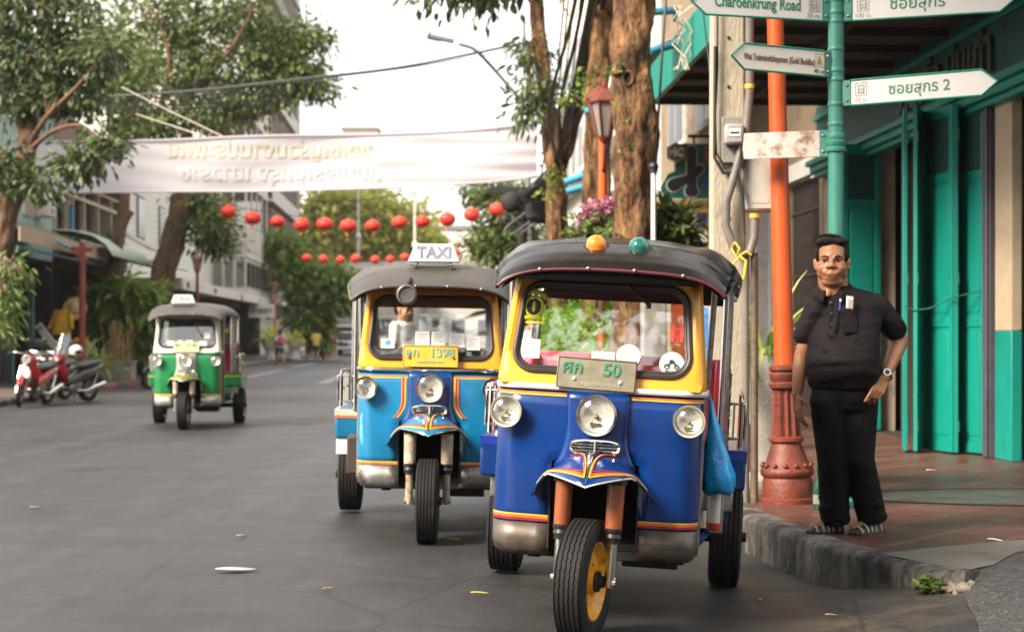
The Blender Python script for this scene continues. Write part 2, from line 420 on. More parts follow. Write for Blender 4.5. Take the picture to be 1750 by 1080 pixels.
# refine for a worn edge, with a notch at each stone joint
def y_ok(rw): return rw[0][1] < 30
fine = []
for a, c in zip(rings[:-1], rings[1:]):
    L_ = (Vector(c[0]) - Vector(a[0])).length; k = max(1, min(14, int(L_ / .09)))
    for i in range(k):
        t = i / k; rw = [tuple(Vector(p).lerp(Vector(q), t)) for p, q in zip(a, c)]
        j = random.uniform(-.008, .008); rw[1] = (rw[1][0] + j, rw[1][1] + j * .5, rw[1][2] + random.uniform(-.008, .004)); fine_n = len(fine); gq = .014 if fine_n % 11 == 5 and y_ok(rw) else 0; rw[1] = (rw[1][0] + gq, rw[1][1], rw[1][2]); rw[0] = (rw[0][0] + gq, rw[0][1], rw[0][2]); rw[3] = (rw[3][0], rw[3][1], rw[3][2] - gq * .6); rw[2] = (rw[2][0] + gq + j * .5, rw[2][1], rw[2][2] + random.uniform(-.005, .002))
        fine.append(rw)
fine.append(rings[-1]); kb.loft(fine)
tag(kb.build('kerb', M_KERB, smooth=50), kind='structure')
# concrete apron over the corner of the pavement
ap = MB(); ap.poly([(x, y, PZ + .004) for x, y in reversed([(1.97, 8.5), (1.9, 8.72), (2.3, 9.02), (2.75, 9.28), (3.4, 9.5), (5.4, 9.98), (5.5, 9.7), (3.4, 9.2), (2.85, 8.95), (2.62, 8.78), (2.5, 8.58), (2.36, 8.3), (2.2, 8.12), (2.1, 8.2)])])
for (x0, y0), (x1, y1) in zip(apr[:-1], apr[1:]): ap.poly([(x0, y0, -.1), (x1, y1, -.1), (x1, y1, PZ + .0035), (x0, y0, PZ + .0035)])
tag(ap.build('concrete_path', mat('apron_concrete', (.125, .115, .10), .8, var=.3, scale=5, bump=.5, bscale=50, dirt=(.07, .064, .056), dcov=.5, dscale=2.5)), kind='structure')
pt = MB()
ring = []
for i in range(40):
    a = 2 * math.pi * i / 40; ring.append((4.05 + 1.75 * math.cos(a), 11.75 + .62 * math.sin(a) - .12 * math.cos(a), PZ + .004))
pt.poly(ring); tag(pt.build('pavement_patch', mat('grey_mortar', (.07, .068, .062), .45, var=.3, scale=4, bump=.3, bscale=40, rvar=.2)), kind='structure')
rg = MB(); r2 = [(4.05 + (x - 4.05) * 1.05, 11.75 + (y - 11.75) * 1.12, .137) for x, y, z in ring]; r1 = [(x, y, .137) for x, y, z in ring]
for i in range(40):
    j = (i + 1) % 40; rg.poly([r1[i], r2[i], r2[j], r1[j]])
tag(rg.build('pavement_joint', mat('joint_dark', (.03, .028, .026), .6)), kind='structure')
# asphalt ramp of the side lane
M_RAMP = mat('ramp_asphalt', (.040, .038, .039), .75, var=.35, scale=3, bump=1, bscale=60, dirt=(.21, .205, .195), dcov=.41, dscale=55)
rp = MB(); edge = apr
fr = []
for k in range(-1, 9):
    t = max(k, 0) / 8; row = []
    for i, (x, y) in enumerate(edge):
        u = i / (len(edge) - 1)
        fx, fy = (1.75 + 3.9 * u, 6.2 - .8 * u)
        xx = x + (fx - x) * t; yy = y + (fy - y) * t
        if k < 0: xx += -.05; yy += .12
        hi = PZ - (.012 if k < 0 else .003); lo = gz(fx, fy) + .0 + .02 * u
        row.append((xx + .01 * math.sin(k * 5 + i), yy, (hi * (1 - t) + max(lo, gz(xx, yy) + .004) * t) if i > 0 else max(gz(xx, yy) + .006, .035 * (1 - t))))
    fr.append(row)
rp.loft(fr, False, False, closed=False)
tag(rp.build('lane_ramp', M_RAMP, smooth=60), kind='structure')

# left pavement
lk = MB(); prof = []
for y in (-10, 20, 28, 34, 40, 47, 55, 70, 90, 120, 180):
    prof.append([S(-8.2, y, -.15), S(-8.2, y, .10), S(-8.26, y, .125), S(-8.36, y, .13), S(-8.36, y, -.15)])
lk.loft(prof); tag(lk.build('kerb_far', M_KERB, smooth=50), kind='structure')
lp = MB(); lp.poly([S(-8.36, -10, .128), S(-8.36, 180, .128), S(-20, 180, .128), S(-20, -10, .128)])
tag(lp.build('pavement_far', mat('dark_paving', (.10, .075, .06), .5, var=.3, scale=2, bump=.2, bscale=20), smooth=0), kind='structure')
M_RW = mat('kerb_paint_red', (.30, .075, .06), .7, var=.3, scale=8, dirt=(.12, .1, .09), dcov=.45, dscale=9)
for i, (y0, y1) in enumerate(((37.5, 38.9), (40.4, 41.8), (43.2, 44.6))):
    q = MB(); q.loft([[S(-8.194, y, .0), S(-8.194, y, .102), S(-8.256, y, .131), S(-8.36, y, .136)] for y in (y0, y1)], False, False, False)
    tag(q.build('kerb_marking', M_RW), kind='structure')
# ------------------------------------------------------------------ tuk-tuks
M_RUB = mat('tyre_rubber', (.0095, .009, .009), .7, var=.3, scale=14, bump=.2, bscale=90, dirt=(.035, .032, .028), dcov=.36, dscale=7, spec=.3)
M_CHR = mat('chrome', (.62, .60, .57), .16, 1, var=.12, scale=20, dirt=(.16, .11, .07), dcov=.34, dscale=16)
M_STEEL = mat('dull_steel', (.34, .33, .31), .38, .85, var=.25, scale=12, dirt=(.13, .08, .05), dcov=.42, dscale=9)
M_BLK = mat('black_paint', (.012, .012, .013), .45, var=.3, scale=9)
M_DARK = mat('dark_underside', (.016, .015, .014), .8, var=.3, scale=7)
M_SEAL = mat('window_rubber', (.03, .027, .026), .5, var=.25, scale=12)
M_GLASS = glassmat('windscreen_glass', refl=.17)
M_LENS = glassmat('lamp_lens', (.97, .97, .93), .10, .04)
M_REFL = mat('lamp_reflector', (.78, .76, .68), .32, .45, var=.12, scale=30, bump=.25, bscale=26)
M_WHITE = mat('white_enamel', (.74, .72, .67), .35, var=.08, scale=9, dirt=(.42, .36, .27), dcov=.33, dscale=8)
M_PAPER = mat('paper_card', (.72, .72, .70), .6, var=.06, scale=20)
M_INK = mat('dark_ink', (.05, .05, .06), .6, var=.1)
M_TAXI = mat('taxi_lettering', (.26, .25, .38), .5, var=.15)
M_ORANGE = mat('pin_stripe_orange', (.70, .16, .035), .4, var=.2, scale=18)
M_YSTR = mat('pin_stripe_yellow', (.75, .46, .05), .4, var=.2, scale=18)
M_RSTR = mat('pin_stripe_red', (.30, .022, .035), .4, var=.2, scale=18)
M_FORKB = mat('fork_brown', (.27, .07, .02), .4, var=.4, scale=12, dirt=(.06, .025, .015), dcov=.42, dscale=10, stretch=(1, 1, .4))
M_FORKC = mat('fork_cream', (.42, .36, .27), .5, var=.3, scale=12, dirt=(.17, .085, .035), dcov=.45, dscale=11)
M_RIMY = mat('wheel_yellow', (.72, .34, .015), .4, var=.25, scale=10, dirt=(.12, .06, .02), dcov=.4, dscale=12)
M_AMBER = mat('amber_plastic', (.78, .21, .015), .14, var=.15, scale=10, coat=.6)
M_GRNL = mat('green_plastic', (.012, .14, .11), .12, var=.2, scale=10, coat=.6)
M_PIPE = mat('maroon_piping', (.10, .010, .02), .5, var=.2)

W = .445
def front_path(w=W, yb=.95, y0=.33, rc=.11, bulge=.022):
    P = [(-w, yb), (-w, .72), (-w, .55), (-w, y0 + rc)]
    for i in range(1, 7):
        a = math.pi + (math.pi / 2) * i / 6; P.append((-w + rc + rc * math.cos(a), y0 + rc + rc * math.sin(a)))
    inner = w - rc; xs_ = [-.30, -.25, -.19, -.13, -.06]
    P += [(x, y0) for x in xs_ if x > -inner]; P.append((0, y0))
    L_ = P[:-1]; P = L_ + [(0, y0)] + [(-x, y) for x, y in reversed(L_)]
    return [(x, y - (bulge * math.cos(math.pi * x / (2 * inner)) if abs(x) < inner else 0)) for x, y in P]
def offs(path, d):
    out = []
    for i, p in enumerate(path):
        a = Vector(path[max(i - 1, 0)]); c = Vector(path[min(i + 1, len(path) - 1)]); t = (c - a).normalized(); out.append((p[0] + t.y * d, p[1] - t.x * d))
    return out
FP = front_path()
def zb(z): return .022 * math.sin(math.pi * min(1, max(0, (z - .44) / .6)))       # belly of the front panels
def strip(mb, z0, z1, d, x0=-9, x1=9, ymax=.5, belly=True, path=None):
    P = offs(path or FP, d); b = []
    for (x, y) in P:
        if x0 - 1e-6 <= x <= x1 + 1e-6 and y <= ymax: b.append((x, y))
    mb.loft([[(x, y - (zb(z) if belly and y < .42 else 0), z) for x, y in b] for z in (z0, z1)], False, False, False)
def fend(u, v):
    """mudguard surface: u -1..1 across, v 0 at the body .. 1 at the lip"""
    au = abs(u)
    xt, yt, zt = .262 * u, .308 - .01 * au, .757 - .185 * au ** 2.3
    xl = .264 * math.copysign(au ** 1.2, u) if u else 0
    yl = -.170 + .40 * au ** 2.1; zl = .655 + .032 * math.sin(math.pi / 2 * min(1, au / .75)) - .118 * max(0, (au - .70) / .30) ** 1.5
    k = v
    return (xt + (xl - xt) * (k ** .75), yt + (yl - yt) * k, zt + (zl - zt) * (k ** 2.1) + .022 * math.sin(math.pi * k) * (1 - au ** 2))
def window_loop(grow, n=8, z0=1.118, z1=1.482, wb=.372, wt=.352, r=.075):
    pts = []
    cs = [(-wb, z0), (wb, z0), (wt, z1), (-wt, z1)]
    for k, (cx, cz) in enumerate(cs):
        sx = 1 if cx > 0 else -1; sz = 1 if k > 1 else -1
        a0 = [math.pi, 1.5 * math.pi, 0, .5 * math.pi][k]
        ccx, ccz = cx - sx * r, cz - sz * r
        for i in range(n + 1):
            a = a0 + math.pi / 2 * i / n; pts.append((ccx + (r + grow) * math.cos(a), ccz + (r + grow) * math.sin(a)))
    return pts
def yw(z): return .325 + .13 * (z - 1.05) / .48
def yface(x, z): return yw(z) - .018 * math.cos(math.pi * x / .92)

def wheel(parent, name, c, rad, wid, rimmat, steer=0, zig=True, axle_m=None):
    M = Matrix.Translation(Vector(c)) @ Matrix.Rotation(steer, 4, 'Z')
    t = MB(M); n = 160; hw = wid / 2
    prof = [(-hw * .72, rad * .60), (-hw * .98, rad * .72), (-hw, rad * .80), (-hw * .93, rad * .93), (-hw * .84, rad * .985)]
    gr = [-.60, -.36, -.12, .12, .36, .60]; tp = []
    for q in gr: tp += [(q - .036, 0), (q - .024, 1), (q + .024, 1), (q + .036, 0)]
    prof2 = [(hw * .84, rad * .985), (hw * .93, rad * .93), (hw, rad * .80), (hw * .98, rad * .72), (hw * .72, rad * .60)]
    rings = []
    for i in range(n):
        a = 2 * math.pi * i / n; sh = (.016 if i % 4 < 2 else -.016) if zig else 0
        P = list(prof) + [((q + sh) * hw * 1.25 if abs((q + sh) * 1.25) < .8 else math.copysign(.8, q) * hw, rad * (1 - .004 * abs(q) ** 2) - (.006 if g_ else 0)) for q, g_ in tp] + list(prof2)
        rings.append([(x, r * math.sin(a), r * math.cos(a)) for x, r in P])
    rings.append(rings[0]); t.loft(rings, False, False, False)
    o = t.build(name, M_RUB, parent, smooth=30)
    rm = MB(M)
    rm.lathe([(rad * .66, -hw * .80), (rad * .62, -hw * .84), (rad * .56, -hw * .6), (rad * .50, -hw * .35), (rad * .22, -hw * .25), (rad * .20, -hw * .75), (0.001, -hw * .8)], axis='x', n=32, caps=False)
    rm.lathe([(rad * .66, hw * .80), (rad * .62, hw * .84), (rad * .56, hw * .6), (rad * .50, hw * .35), (rad * .22, hw * .25), (rad * .20, hw * .75), (0.001, hw * .8)], axis='x', n=32, caps=False)
    for i in range(8):
        a = 2 * math.pi * i / 8
        for s_ in (-1, 1): rm.ball((s_ * hw * .30, rad * .36 * math.sin(a), rad * .36 * math.cos(a)), .011, 6, 4)
    rm.build('rim', rimmat, o)
    hb = MB(M); hb.cyl((-hw * 1.3, 0, 0), (hw * 1.3, 0, 0), rad * .10, n=12); hb.cyl((-hw * 1.0, 0, 0), (hw * 1.0, 0, 0), rad * .17, n=12); hb.build('hub', axle_m or M_DARK, o)
    return o
def lamp(parent, name, c, r, ring_m, depth=.05, stem=None):
    b = MB(); x, y, z = c
    b.lathe([(r * .55, y + depth + .05), (r * .92, y + depth), (r * 1.02, y + .012), (r * 1.06, y - .004), (r * 1.03, y - .014), (r * .90, y - .012), (r * .88, y + .004)], (x, 0, z), 'y', 36, False)
    if stem: b.tube([(x, y + .04, z), stem], .018, 10)
    o = b.build(name, ring_m, parent)
    k = MB(); k.lathe([(0.002, y + depth * .9), (r * .3, y + depth * .8), (r * .6, y + depth * .5), (r * .89, y + .003)], (x, 0, z), 'y', 32, False)
    k.build('reflector', M_REFL, o)
    k = MB(); k.lathe([(r * .89, y - .006), (r * .75, y - .016), (r * .45, y - .024), (0.002, y - .028)], (x, 0, z), 'y', 32, False); k.build('lens', M_LENS, o)
    k = MB(); k.ball((x, y + .012, z - r * .08), (r * .13, r * .16, r * .13), 10, 7); k.bx(x - r * .32, x + r * .28, y + .004, y + .010, z - r * .5, z - r * .38); k.bx(x - r * .24, x - r * .18, y + .004, y + .010, z - r * .62, z - r * .3)
    k.build('bulb', mat('bulb_detail', (.22, .19, .14), .3, .6, var=.3, scale=40), o)
    return o

ROOF = [(.165, 1.552, .492, .088), (.20, 1.585, .503, .105), (.27, 1.625, .512, .125), (.38, 1.672, .520, .15), (.56, 1.702, .530, .165), (.85, 1.722, .540, .18), (1.15, 1.728, .545, .19), (1.5, 1.728, .545, .195), (1.85, 1.722, .543, .195), (2.15, 1.708, .54, .19), (2.32, 1.69, .54, .18), (2.38, 1.64, .535, .14)]
RDX = [0.]
def roof_pt(u, v):
    x = v * (len(ROOF) - 1); i = min(int(x), len(ROOF) - 2); t = x - i
    y, zc, hw, dr = (a + (b - a) * t for a, b in zip(ROOF[i], ROOF[i + 1]))
    au = abs(u)
    z = zc - dr * (.30 * au ** 2 + .70 * au ** 6)
    hump = .0
    if y > .35: hump = .035 * abs(math.sin(math.pi * (y - .42) / .49)) * sm(.55, .9, au)
    return (RDX[0] + hw * u * (1 - .015 * au ** 6) + math.copysign(hump * .35, u) * (au > .9), y, z + hump)

def tuktuk(name, label, group, loc, rot, c):
    T = thing(name, label, 'tuk-tuk', loc, rot, group)
    body, upper, trim = c['body'], c['upper'], c['trim']; RDX[0] = c.get('roof_dx', 0.)
    # ---- front sheet metal
    b = MB(); zs = [.445, .50, .58, .66, .72, .80, .88, .96, 1.03]
    idx = [[None] * len(FP) for _ in zs]
    base = b._a([(x, y - (zb(z) if y < .42 else 0), z) for z in zs for x, y in FP]); n = len(FP)
    for j in range(len(zs) - 1):
        for i in range(n - 1):
            xm = (FP[i][0] + FP[i + 1][0]) / 2; ym = (FP[i][1] + FP[i + 1][1]) / 2
            if abs(xm) < .19 and ym < .45 and (zs[j] + zs[j + 1]) / 2 < .70: continue
            q = base + j * n + i; b.face((q, q + 1, q + n + 1, q + n))
    fo = b.build('front_panel', body, T, smooth=50, solid=.012)
    # nose piece between the side panels
    b = MB()
    def nose(u, v):
        z = .70 + .325 * v; w = .128 + .010 * v + .050 * max(0, 1 - v / .42) ** 1.8
        x = u * w; return (x, .33 - .022 * math.cos(math.pi * min(1, abs(x) / .35) / 2) - zb(z) - .008 - .012 * (1 - u ** 4) - .012 * (1 - v) ** 2, z)
    b.grid(lambda u, v: nose(u * 2 - 1, v), 14, 10); b.build('nose_panel', c.get('nose', body), T, smooth=60, solid=.014)
    # lower metal skirt
    for sgn in (-1, 1):
        b = MB(); P = [(x, y) for x, y in offs(FP, .004) if (x * sgn >= .188 and y < .6)]
        if sgn > 0: P = P
        b.loft([[(x * k2, y + dy, z) for x, y in P] for z, k2, dy in ((.442, 1, 0), (.36, 1.0, -.004), (.325, .985, .004), (.306, .955, .03), (.30, .90, .10))], False, False, False)
        b.build('lower_skirt', c.get('skirt', M_STEEL), T, smooth=60, solid=.008)
    # wheel well
    b = MB(); b.bx(-.195, -.188, .30, .78, .34, .72); b.bx(.188, .195, .30, .78, .34, .72); b.bx(-.195, .195, .78, .79, .30, .72); b.bx(-.195, .195, .31, .79, .72, .727)
    b.build('wheel_well', M_DARK, T)
    # belt line and pin stripes
    b = MB(); strip(b, 1.026, 1.052, .016, belly=False, ymax=.9); b.build('belt_strip', trim, T, smooth=60, solid=.012)
    for (zz, dz, m_) in c['stripes_low']:
        for x0, x1 in ((-9, -.19), (.19, 9)): b = MB(); strip(b, zz, zz + dz, .009, x0, x1, .5); b.build('pin_stripe', m_, T, smooth=60)
    for (zz, dz, m_) in c['stripes_high']:
        for x0, x1 in ((-9, -.13), (.13, 9)): b = MB(); strip(b, zz, zz + dz, .009, x0, x1, .5); b.build('pin_stripe', m_, T, smooth=60)
    for (dx, m_) in c.get('stripes_side', []):       # stripes that run down beside the nose piece
        for sgn in (-1, 1):
            b = MB(); L_ = []
            for k in range(11):
                z = .74 + .25 * k / 10; x = sgn * (.148 + dx + .05 * max(0, 1 - k / 4) ** 2); L_.append([(x, .33 - .022 * math.cos(math.pi * abs(x) / .7) - zb(z) - .010, z), (x + sgn * .010, .33 - .022 * math.cos(math.pi * abs(x) / .7) - zb(z) - .010, z)])
            b.loft(L_, False, False, False); b.build('pin_stripe', m_, T)
    for sgn in (-1, 1):                    # metal edge trim down the corners
        b = MB(); b.tube([(sgn * (W + .006), .50, .36), (sgn * (W + .006), .50, 1.04)], .010, 8); b.build('corner_trim', c.get('corner', M_STEEL), T)
        b = MB(); b.bx(sgn * (W - .02), sgn * (W + .01), .52, .95, .32, 1.05); b.build('cab_side', c['side'], T, bevel=.006)
    # ---- mudguard with painted stripes and ornament
    b = MB(); b.grid(lambda u, v: fend(u * 2 - 1, v), 28, 10); f = b.build('mudguard', body, T, smooth=60, solid=.010)
    b = MB(); b.tube([fend(-.76 + 1.52 * i / 30, 1.0) for i in range(31)], .0045, 8); b.build('lip_trim', trim, f)
    def up(p): return (p[0], p[1] - .004, p[2] + .008)
    for sgn in (-1, 1):
        for k, (m_, v0) in enumerate(((M_YSTR, .905), (M_ORANGE, .865), (M_RSTR, .825))):
            L_ = [up(fend(sgn * u_, v0 - .0)) for u_ in [.07 + .83 * i / 14 for i in range(15)]]
            hook = [up(fend(sgn * (.07 + (.0 + .30 * (1 - t_) ** 2.5) + .015 * k), .18 + (v0 - .18) * t_)) for t_ in [i / 10 for i in range(10)]]
            b = MB(); b.tube(hook + L_, .0045, 6); b.build('pin_stripe', m_, f)
    b = MB(); b.loft([[up(fend(-.11 * (1 - t) - .012, .12 + .82 * t)), up(fend(0, .12 + .84 * t)), up(fend(.11 * (1 - t) + .012, .12 + .82 * t))] for t in [i / 8 for i in range(9)]], False, False, False)
    b.build('ornament', M_CHR, f, solid=.006)
    # ---- lamps and vent
    hl = MB
    lamp(T, 'headlight', (0, .222, .93), .086, M_CHR, .032)
    for sgn in (-1, 1): lamp(T, 'side_lamp', (sgn * .396, .258, .925), .067, c.get('ring', M_CHR), .035, (sgn * .396, .36, .92))
    b = MB(); L_ = []
    for i in range(32):
        a = 2 * math.pi * i / 32; ca, sa = math.cos(a), math.sin(a)
        L_.append((.105 * math.copysign(abs(ca) ** .55, ca), (.246 - .006 * (1 - ca * ca)), .79 + .03 * math.copysign(abs(sa) ** .8, sa)))
    b.tube(L_, .008, 8, closed=True); b.tube([(-.098, .246, .79), (0, .240, .79), (.098, .246, .79)], .004, 6); b.tube([(0, .238, .763), (0, .238, .817)], .006, 6)
    b.tube([(-.09, .244, .803), (.09, .244, .803)], .0035, 6); b.tube([(-.09, .244, .777), (.09, .244, .777)], .0035, 6)
    v = b.build('vent_grille', M_CHR, T)
    b = MB(); b.bx(-.095, .095, .247, .275, .766, .814); b.build('vent_recess', M_DARK, v)
    # ---- windscreen frame
    inn = window_loop(.016); k = len(inn)
    cx, cz = 0, 1.29
    def outer(p):
        dx, dz = p[0] - cx, p[1] - cz; best = 9
        for lim in ((1.049 - cz) / dz if dz < 0 else 9, (1.53 - cz) / dz if dz > 0 else 9):
            best = min(best, lim if lim > 0 else 9)
        # side edges: half width .452 at the belt, .405 at the top
        if abs(dx) > 1e-6:
            # solve |cx+dx*t| = .452-.095*(cz+dz*t-1.05)
            s_ = abs(dx); t_ = (.452 - .095 * (cz - 1.05)) / (s_ + .095 * dz)
            if t_ > 0: best = min(best, t_)
        return (cx + dx * best, cz + dz * best)
    # corner-true outer loop: densify by projecting
    out = [outer(p) for p in inn]
    # the side walls fold back, giving the pillars their depth
    def back(p, d): return (p[0] * (1.0 if abs(p[0]) < .39 else 1.02), yface(p[0], p[1]) + d, p[1])
    rings = [[(x, yface(x, z) + .05, z) for x, z in inn], [(x, yface(x, z), z) for x, z in inn],
             [((x + ox) / 2, yface(x, z) - .010 , (z + oz) / 2) for (x, z), (ox, oz) in zip(inn, out)],
             [(x - math.copysign(.010, x) * (abs(x) > .38), yface(x, z) - .002, z) for x, z in out], [(x, yface(x, z) + .014, z) for x, z in out],
             [back(p, .16) for p in out], [(p[0] * .93, yface(p[0], p[1]) + .16, p[1]) for p in out]]
    b = MB(); rings = [r + [r[0]] for r in rings]; b.loft(rings, False, False, False)
    wf = b.build('windscreen_frame', upper, T, smooth=45)
    b = MB(); b.tube([(x, yface(x, z) - .006, z) for x, z in window_loop(.010)], .0125, 8, closed=True); b.tube([(x, yface(x, z) + .004, z) for x, z in window_loop(-.004)], .009, 8, closed=True); b.build('window_seal', M_SEAL, wf)
    b = MB(); wl_ = window_loop(.0); top = [(x, yface(x, z) + .012, z) for x, z in wl_]; b.poly(top); b.build('windscreen_glass', M_GLASS, wf, smooth=0)
    # panel between windscreen and roof
    b = MB(); b.grid(lambda u, v: (((u * 2 - 1) * (.392 + .05 * v)), yface((u * 2 - 1) * .40, 1.505) - .016 + .012 * v, 1.506 + .11 * v - .06 * v * (u * 2 - 1) ** 2), 14, 3); b.build('header_panel', c['header'], T, solid=.01)
    # ---- roof
    b = MB(); b.grid(lambda u, v: roof_pt(u * 2 - 1, v), 40, 44); r = b.build('roof', c['roof'], T, smooth=60, solid=.014)
    L_ = [roof_pt(-1 + 2 * i / 40, 0) for i in range(41)]
    b = MB(); b.tube(L_, .0075, 8); b.build('roof_piping', c['piping'], r)
    b = MB()
    for sgn in (-1, 1): b.tube([(q[0], q[1], q[2] - .004) for q in [roof_pt(sgn, i / 24) for i in range(25)]], .010, 6)
    b.tube([(q[0], q[1], q[2] + .004) for q in [roof_pt(-1 + 2 * i / 30, 3 / 11) for i in range(31)]], .0045, 6)
    b.build('roof_seam', c['piping'] if c.get('seam') is None else c['seam'], r)
    b = MB()
    for u_ in (-.62, -.2, .2, .62): q = roof_pt(u_, 0); b.ball((q[0], q[1] - .012, q[2] + .004), .008, 8, 6)
    b.build('roof_rivet', M_CHR, r)
    b = MB(); b.grid(lambda u, v: (lambda p: (p[0] * .97, p[1] + .02, p[2] - .03))(roof_pt(u * 2 - 1, .08 + .88 * v)), 12, 14); b.build('roof_lining', c['lining'], T)
    b = MB()
    for yy in (.5, 1.2, 1.9, 2.28):
        vv = min(range(200), key=lambda q: abs(roof_pt(0, q / 200)[1] - yy)) / 200
        b.tube([(q[0] * .985, q[1], q[2] - .035) for q in [roof_pt(-1 + 2 * i / 16, vv) for i in range(17)]], .011, 6)
    b.build('roof_hoop', M_STEEL, T)
    # ---- frame posts
    for sgn in (-1, 1):
        for (px, py, z0) in ((.520, 1.30, .74), (.53, 2.22, .70)):
            p = MB(); p.tube([(sgn * px, py, z0), (sgn * px, py, 1.54)], .0165, 10)
            p.build('roof_post', c.get('post', M_CHR), T)
        p = MB(); p.tube([(sgn * .455, .80, 1.0), (sgn * .47, .80, 1.56)], .014, 8); p.build('roof_post', M_STEEL, T); p = MB(); p.tube([(sgn * .548, 1.42, .76), (sgn * .545, 1.42, 1.54)], .011, 8); p.build('roof_post', M_STEEL, T)
        p = MB()
        p.tube([(sgn * .62, 1.34, .76), (sgn * .62, 1.34, .98), (sgn * .62, 1.37, 1.0), (sgn * .62, 2.15, 1.0), (sgn * .62, 2.18, .98), (sgn * .62, 2.18, .76)], .011, 8)
        p.tube([(sgn * .62, 1.34, .88), (sgn * .62, 2.18, .88)], .008, 8)
        for yy in (1.5, 1.7, 1.9): p.tube([(sgn * .62, yy, .76), (sgn * .62, yy, 1.0)], .007, 6)
        p.tube([(sgn * .56, 1.34, .80), (sgn * .64, 1.34, .80), (sgn * .64, 1.34, .97), (sgn * .56, 1.34, .97)], .009, 8); p.tube([(sgn * .585, 1.335, .8), (sgn * .585, 1.335, .97)], .006, 6)
        p.build('side_rail', M_CHR, T)
        # box over the rear wheel
        p = MB(); p.bx(sgn * .42, sgn * .655, 1.30, 2.32, .545, .745); q = p.build('rear_wing', body, T, bevel=.018)
        p = MB(); p.bx(sgn * .419, sgn * .658, 1.297, 2.324, .685, .700); p.build('pin_stripe', c['wing1'], q); p = MB(); p.bx(sgn * .419, sgn * .6585, 1.2965, 2.3245, .703, .744); p.build('wing_band', c['wing2'], q)
        p = MB(); p.bx(sgn * .45, sgn * .60, 1.33, 1.42, .44, .545); p.bx(sgn * .42, sgn * .645, 1.44, 2.28, .53, .545); p.build('wing_bracket', M_STEEL, T, bevel=.008)
        # mudflap arch over the tyre
        p = MB(); p.lathe([(.30, sgn * .47), (.31, sgn * .47), (.31, sgn * .66), (.30, sgn * .66)], (0, 1.9, .255), 'x', 20, False, .5) if False else None
        wheel(T, 'rear_wheel', (sgn * .575, 1.90, .257), .257, .165, c['rear_rim'], zig=False)
    # ---- chassis, floor, axle
    p = MB(); p.bx(-.44, .44, .45, 2.30, .325, .36); p.bx(-.30, -.24, .5, 2.3, .27, .325); p.bx(.24, .30, .5, 2.3, .27, .325); p.cyl((-.56, 1.9, .257), (.56, 1.9, .257), .035, n=10); p.ball((0, 1.9, .257), .10, 12, 8)
    p.bx(-.40, .40, .40, .43, .29, .33); p.bx(.10, .36, .9, 1.3, .20, .32); p.build('chassis', M_DARK, T, bevel=.006)
    p = MB(); p.bx(-.42, .42, 2.24, 2.33, .36, 1.02); p.build('rear_panel', body, T, bevel=.02)
    p = MB()
    for k_ in range(3):
        z0 = 1.02 + .0 * k_
    p.tube([(-.51, 2.30, 1.0), (-.51, 2.30, 1.55)], .014, 8); p.tube([(.51, 2.30, 1.0), (.51, 2.30, 1.55)], .014, 8); p.build('rear_frame', M_STEEL, T)
    p = MB(); p.grid(lambda u, v: ((u * 2 - 1) * .54, 2.325, 1.46 + .18 * v - .05 * (u * 2 - 1) ** 2 * v), 10, 3)
    p.build('rear_valance', c['lining'], T, solid=.01)
    # ---- seats, dash, handlebar
    p = MB(); p.bx(-.43, .43, 1.52, 2.02, .58, .70); p.build('bench_seat', c['seat'], T, bevel=.04, seg=3)
    p = MB(); p.bx(-.56, .56, 2.06, 2.20, .70, 1.17); p.build('bench_back', c['seat'], T, bevel=.05, seg=3)
    for sgn in (-1, 1):
        p = MB(); p.prism([(1.62, .70), (2.20, .70), (2.22, 1.17), (1.95, 1.17), (1.70, .98)], .05, Matrix.Translation((sgn * .50 - .025, 0, 0)) @ Matrix.Rotation(R(90), 4, 'Z') @ Matrix.Scale(-1, 4, (0, 1, 0)))
        p.build('seat_wing', c['seat_side'], T, bevel=.018, seg=3)
    p = MB(); p.bx(-.20, .20, 1.02, 1.36, .66, .76); p.build('driver_seat', c['driver_seat'], T, bevel=.03)
    p = MB(); p.bx(-.19, .19, 1.36, 1.42, .78, 1.06); p.build('driver_backrest', c['driver_seat'], T, bevel=.025, seg=3)
    p = MB(); p.bx(-.43, .43, .46, .62, .96, 1.075); p.build('dashboard', c['dash'], T, bevel=.02)
    p = MB(); p.tube([(-.33, .80, 1.10), (-.20, .74, 1.06), (0, .70, 1.02), (.20, .74, 1.06), (.33, .80, 1.10)], .013, 8); p.tube([(0, .70, 1.02), (0, .50, .6)], .02, 8); p.build('handlebar', M_BLK, T)
    # ---- fork and front wheel
    st = c['steer']; Mf = Matrix.Rotation(st, 4, 'Z')
    for sgn in (-1, 1):
        p = MB(Mf); p.tube([(sgn * .112, .03, .70), (sgn * .112, .015, .475)], [.038, .035], 16); fl = p.build('fork_leg', c['fork'], T)
        p = MB(Mf); p.tube([(sgn * .112, .015, .478), (sgn * .112, .014, .462), (sgn * .112, .013, .455), (sgn * .112, .012, .44), (sgn * .112, .011, .43), (sgn * .112, .010, .415)], [.037, .037, .032, .036, .031, .030], 16); p.build('fork_collar', M_BLK, fl)
        p = MB(Mf); p.tube([(sgn * .112, .010, .418), (sgn * .112, 0, .255), (sgn * .112, 0, .235)], [.023, .023, .017], 14); p.cyl((sgn * .10, 0, .257), (sgn * .140, 0, .257), .020, n=10); p.build('fork_slider', c.get('slider', M_CHR), fl)
    p = MB(Mf); p.bx(-.15, .15, -.01, .07, .66, .70); p.build('fork_yoke', M_DARK, T)
    wheel(T, 'front_wheel', (0, 0, .255), .255, .135, c['front_rim'], st)
    # ---- number plate
    pl = c['plate']; Mp = Matrix.Translation((pl['x'], pl['y'], pl['z'])) @ Matrix.Rotation(pl.get('roll', 0), 4, 'Y') @ Matrix.Rotation(R(-8), 4, 'X')
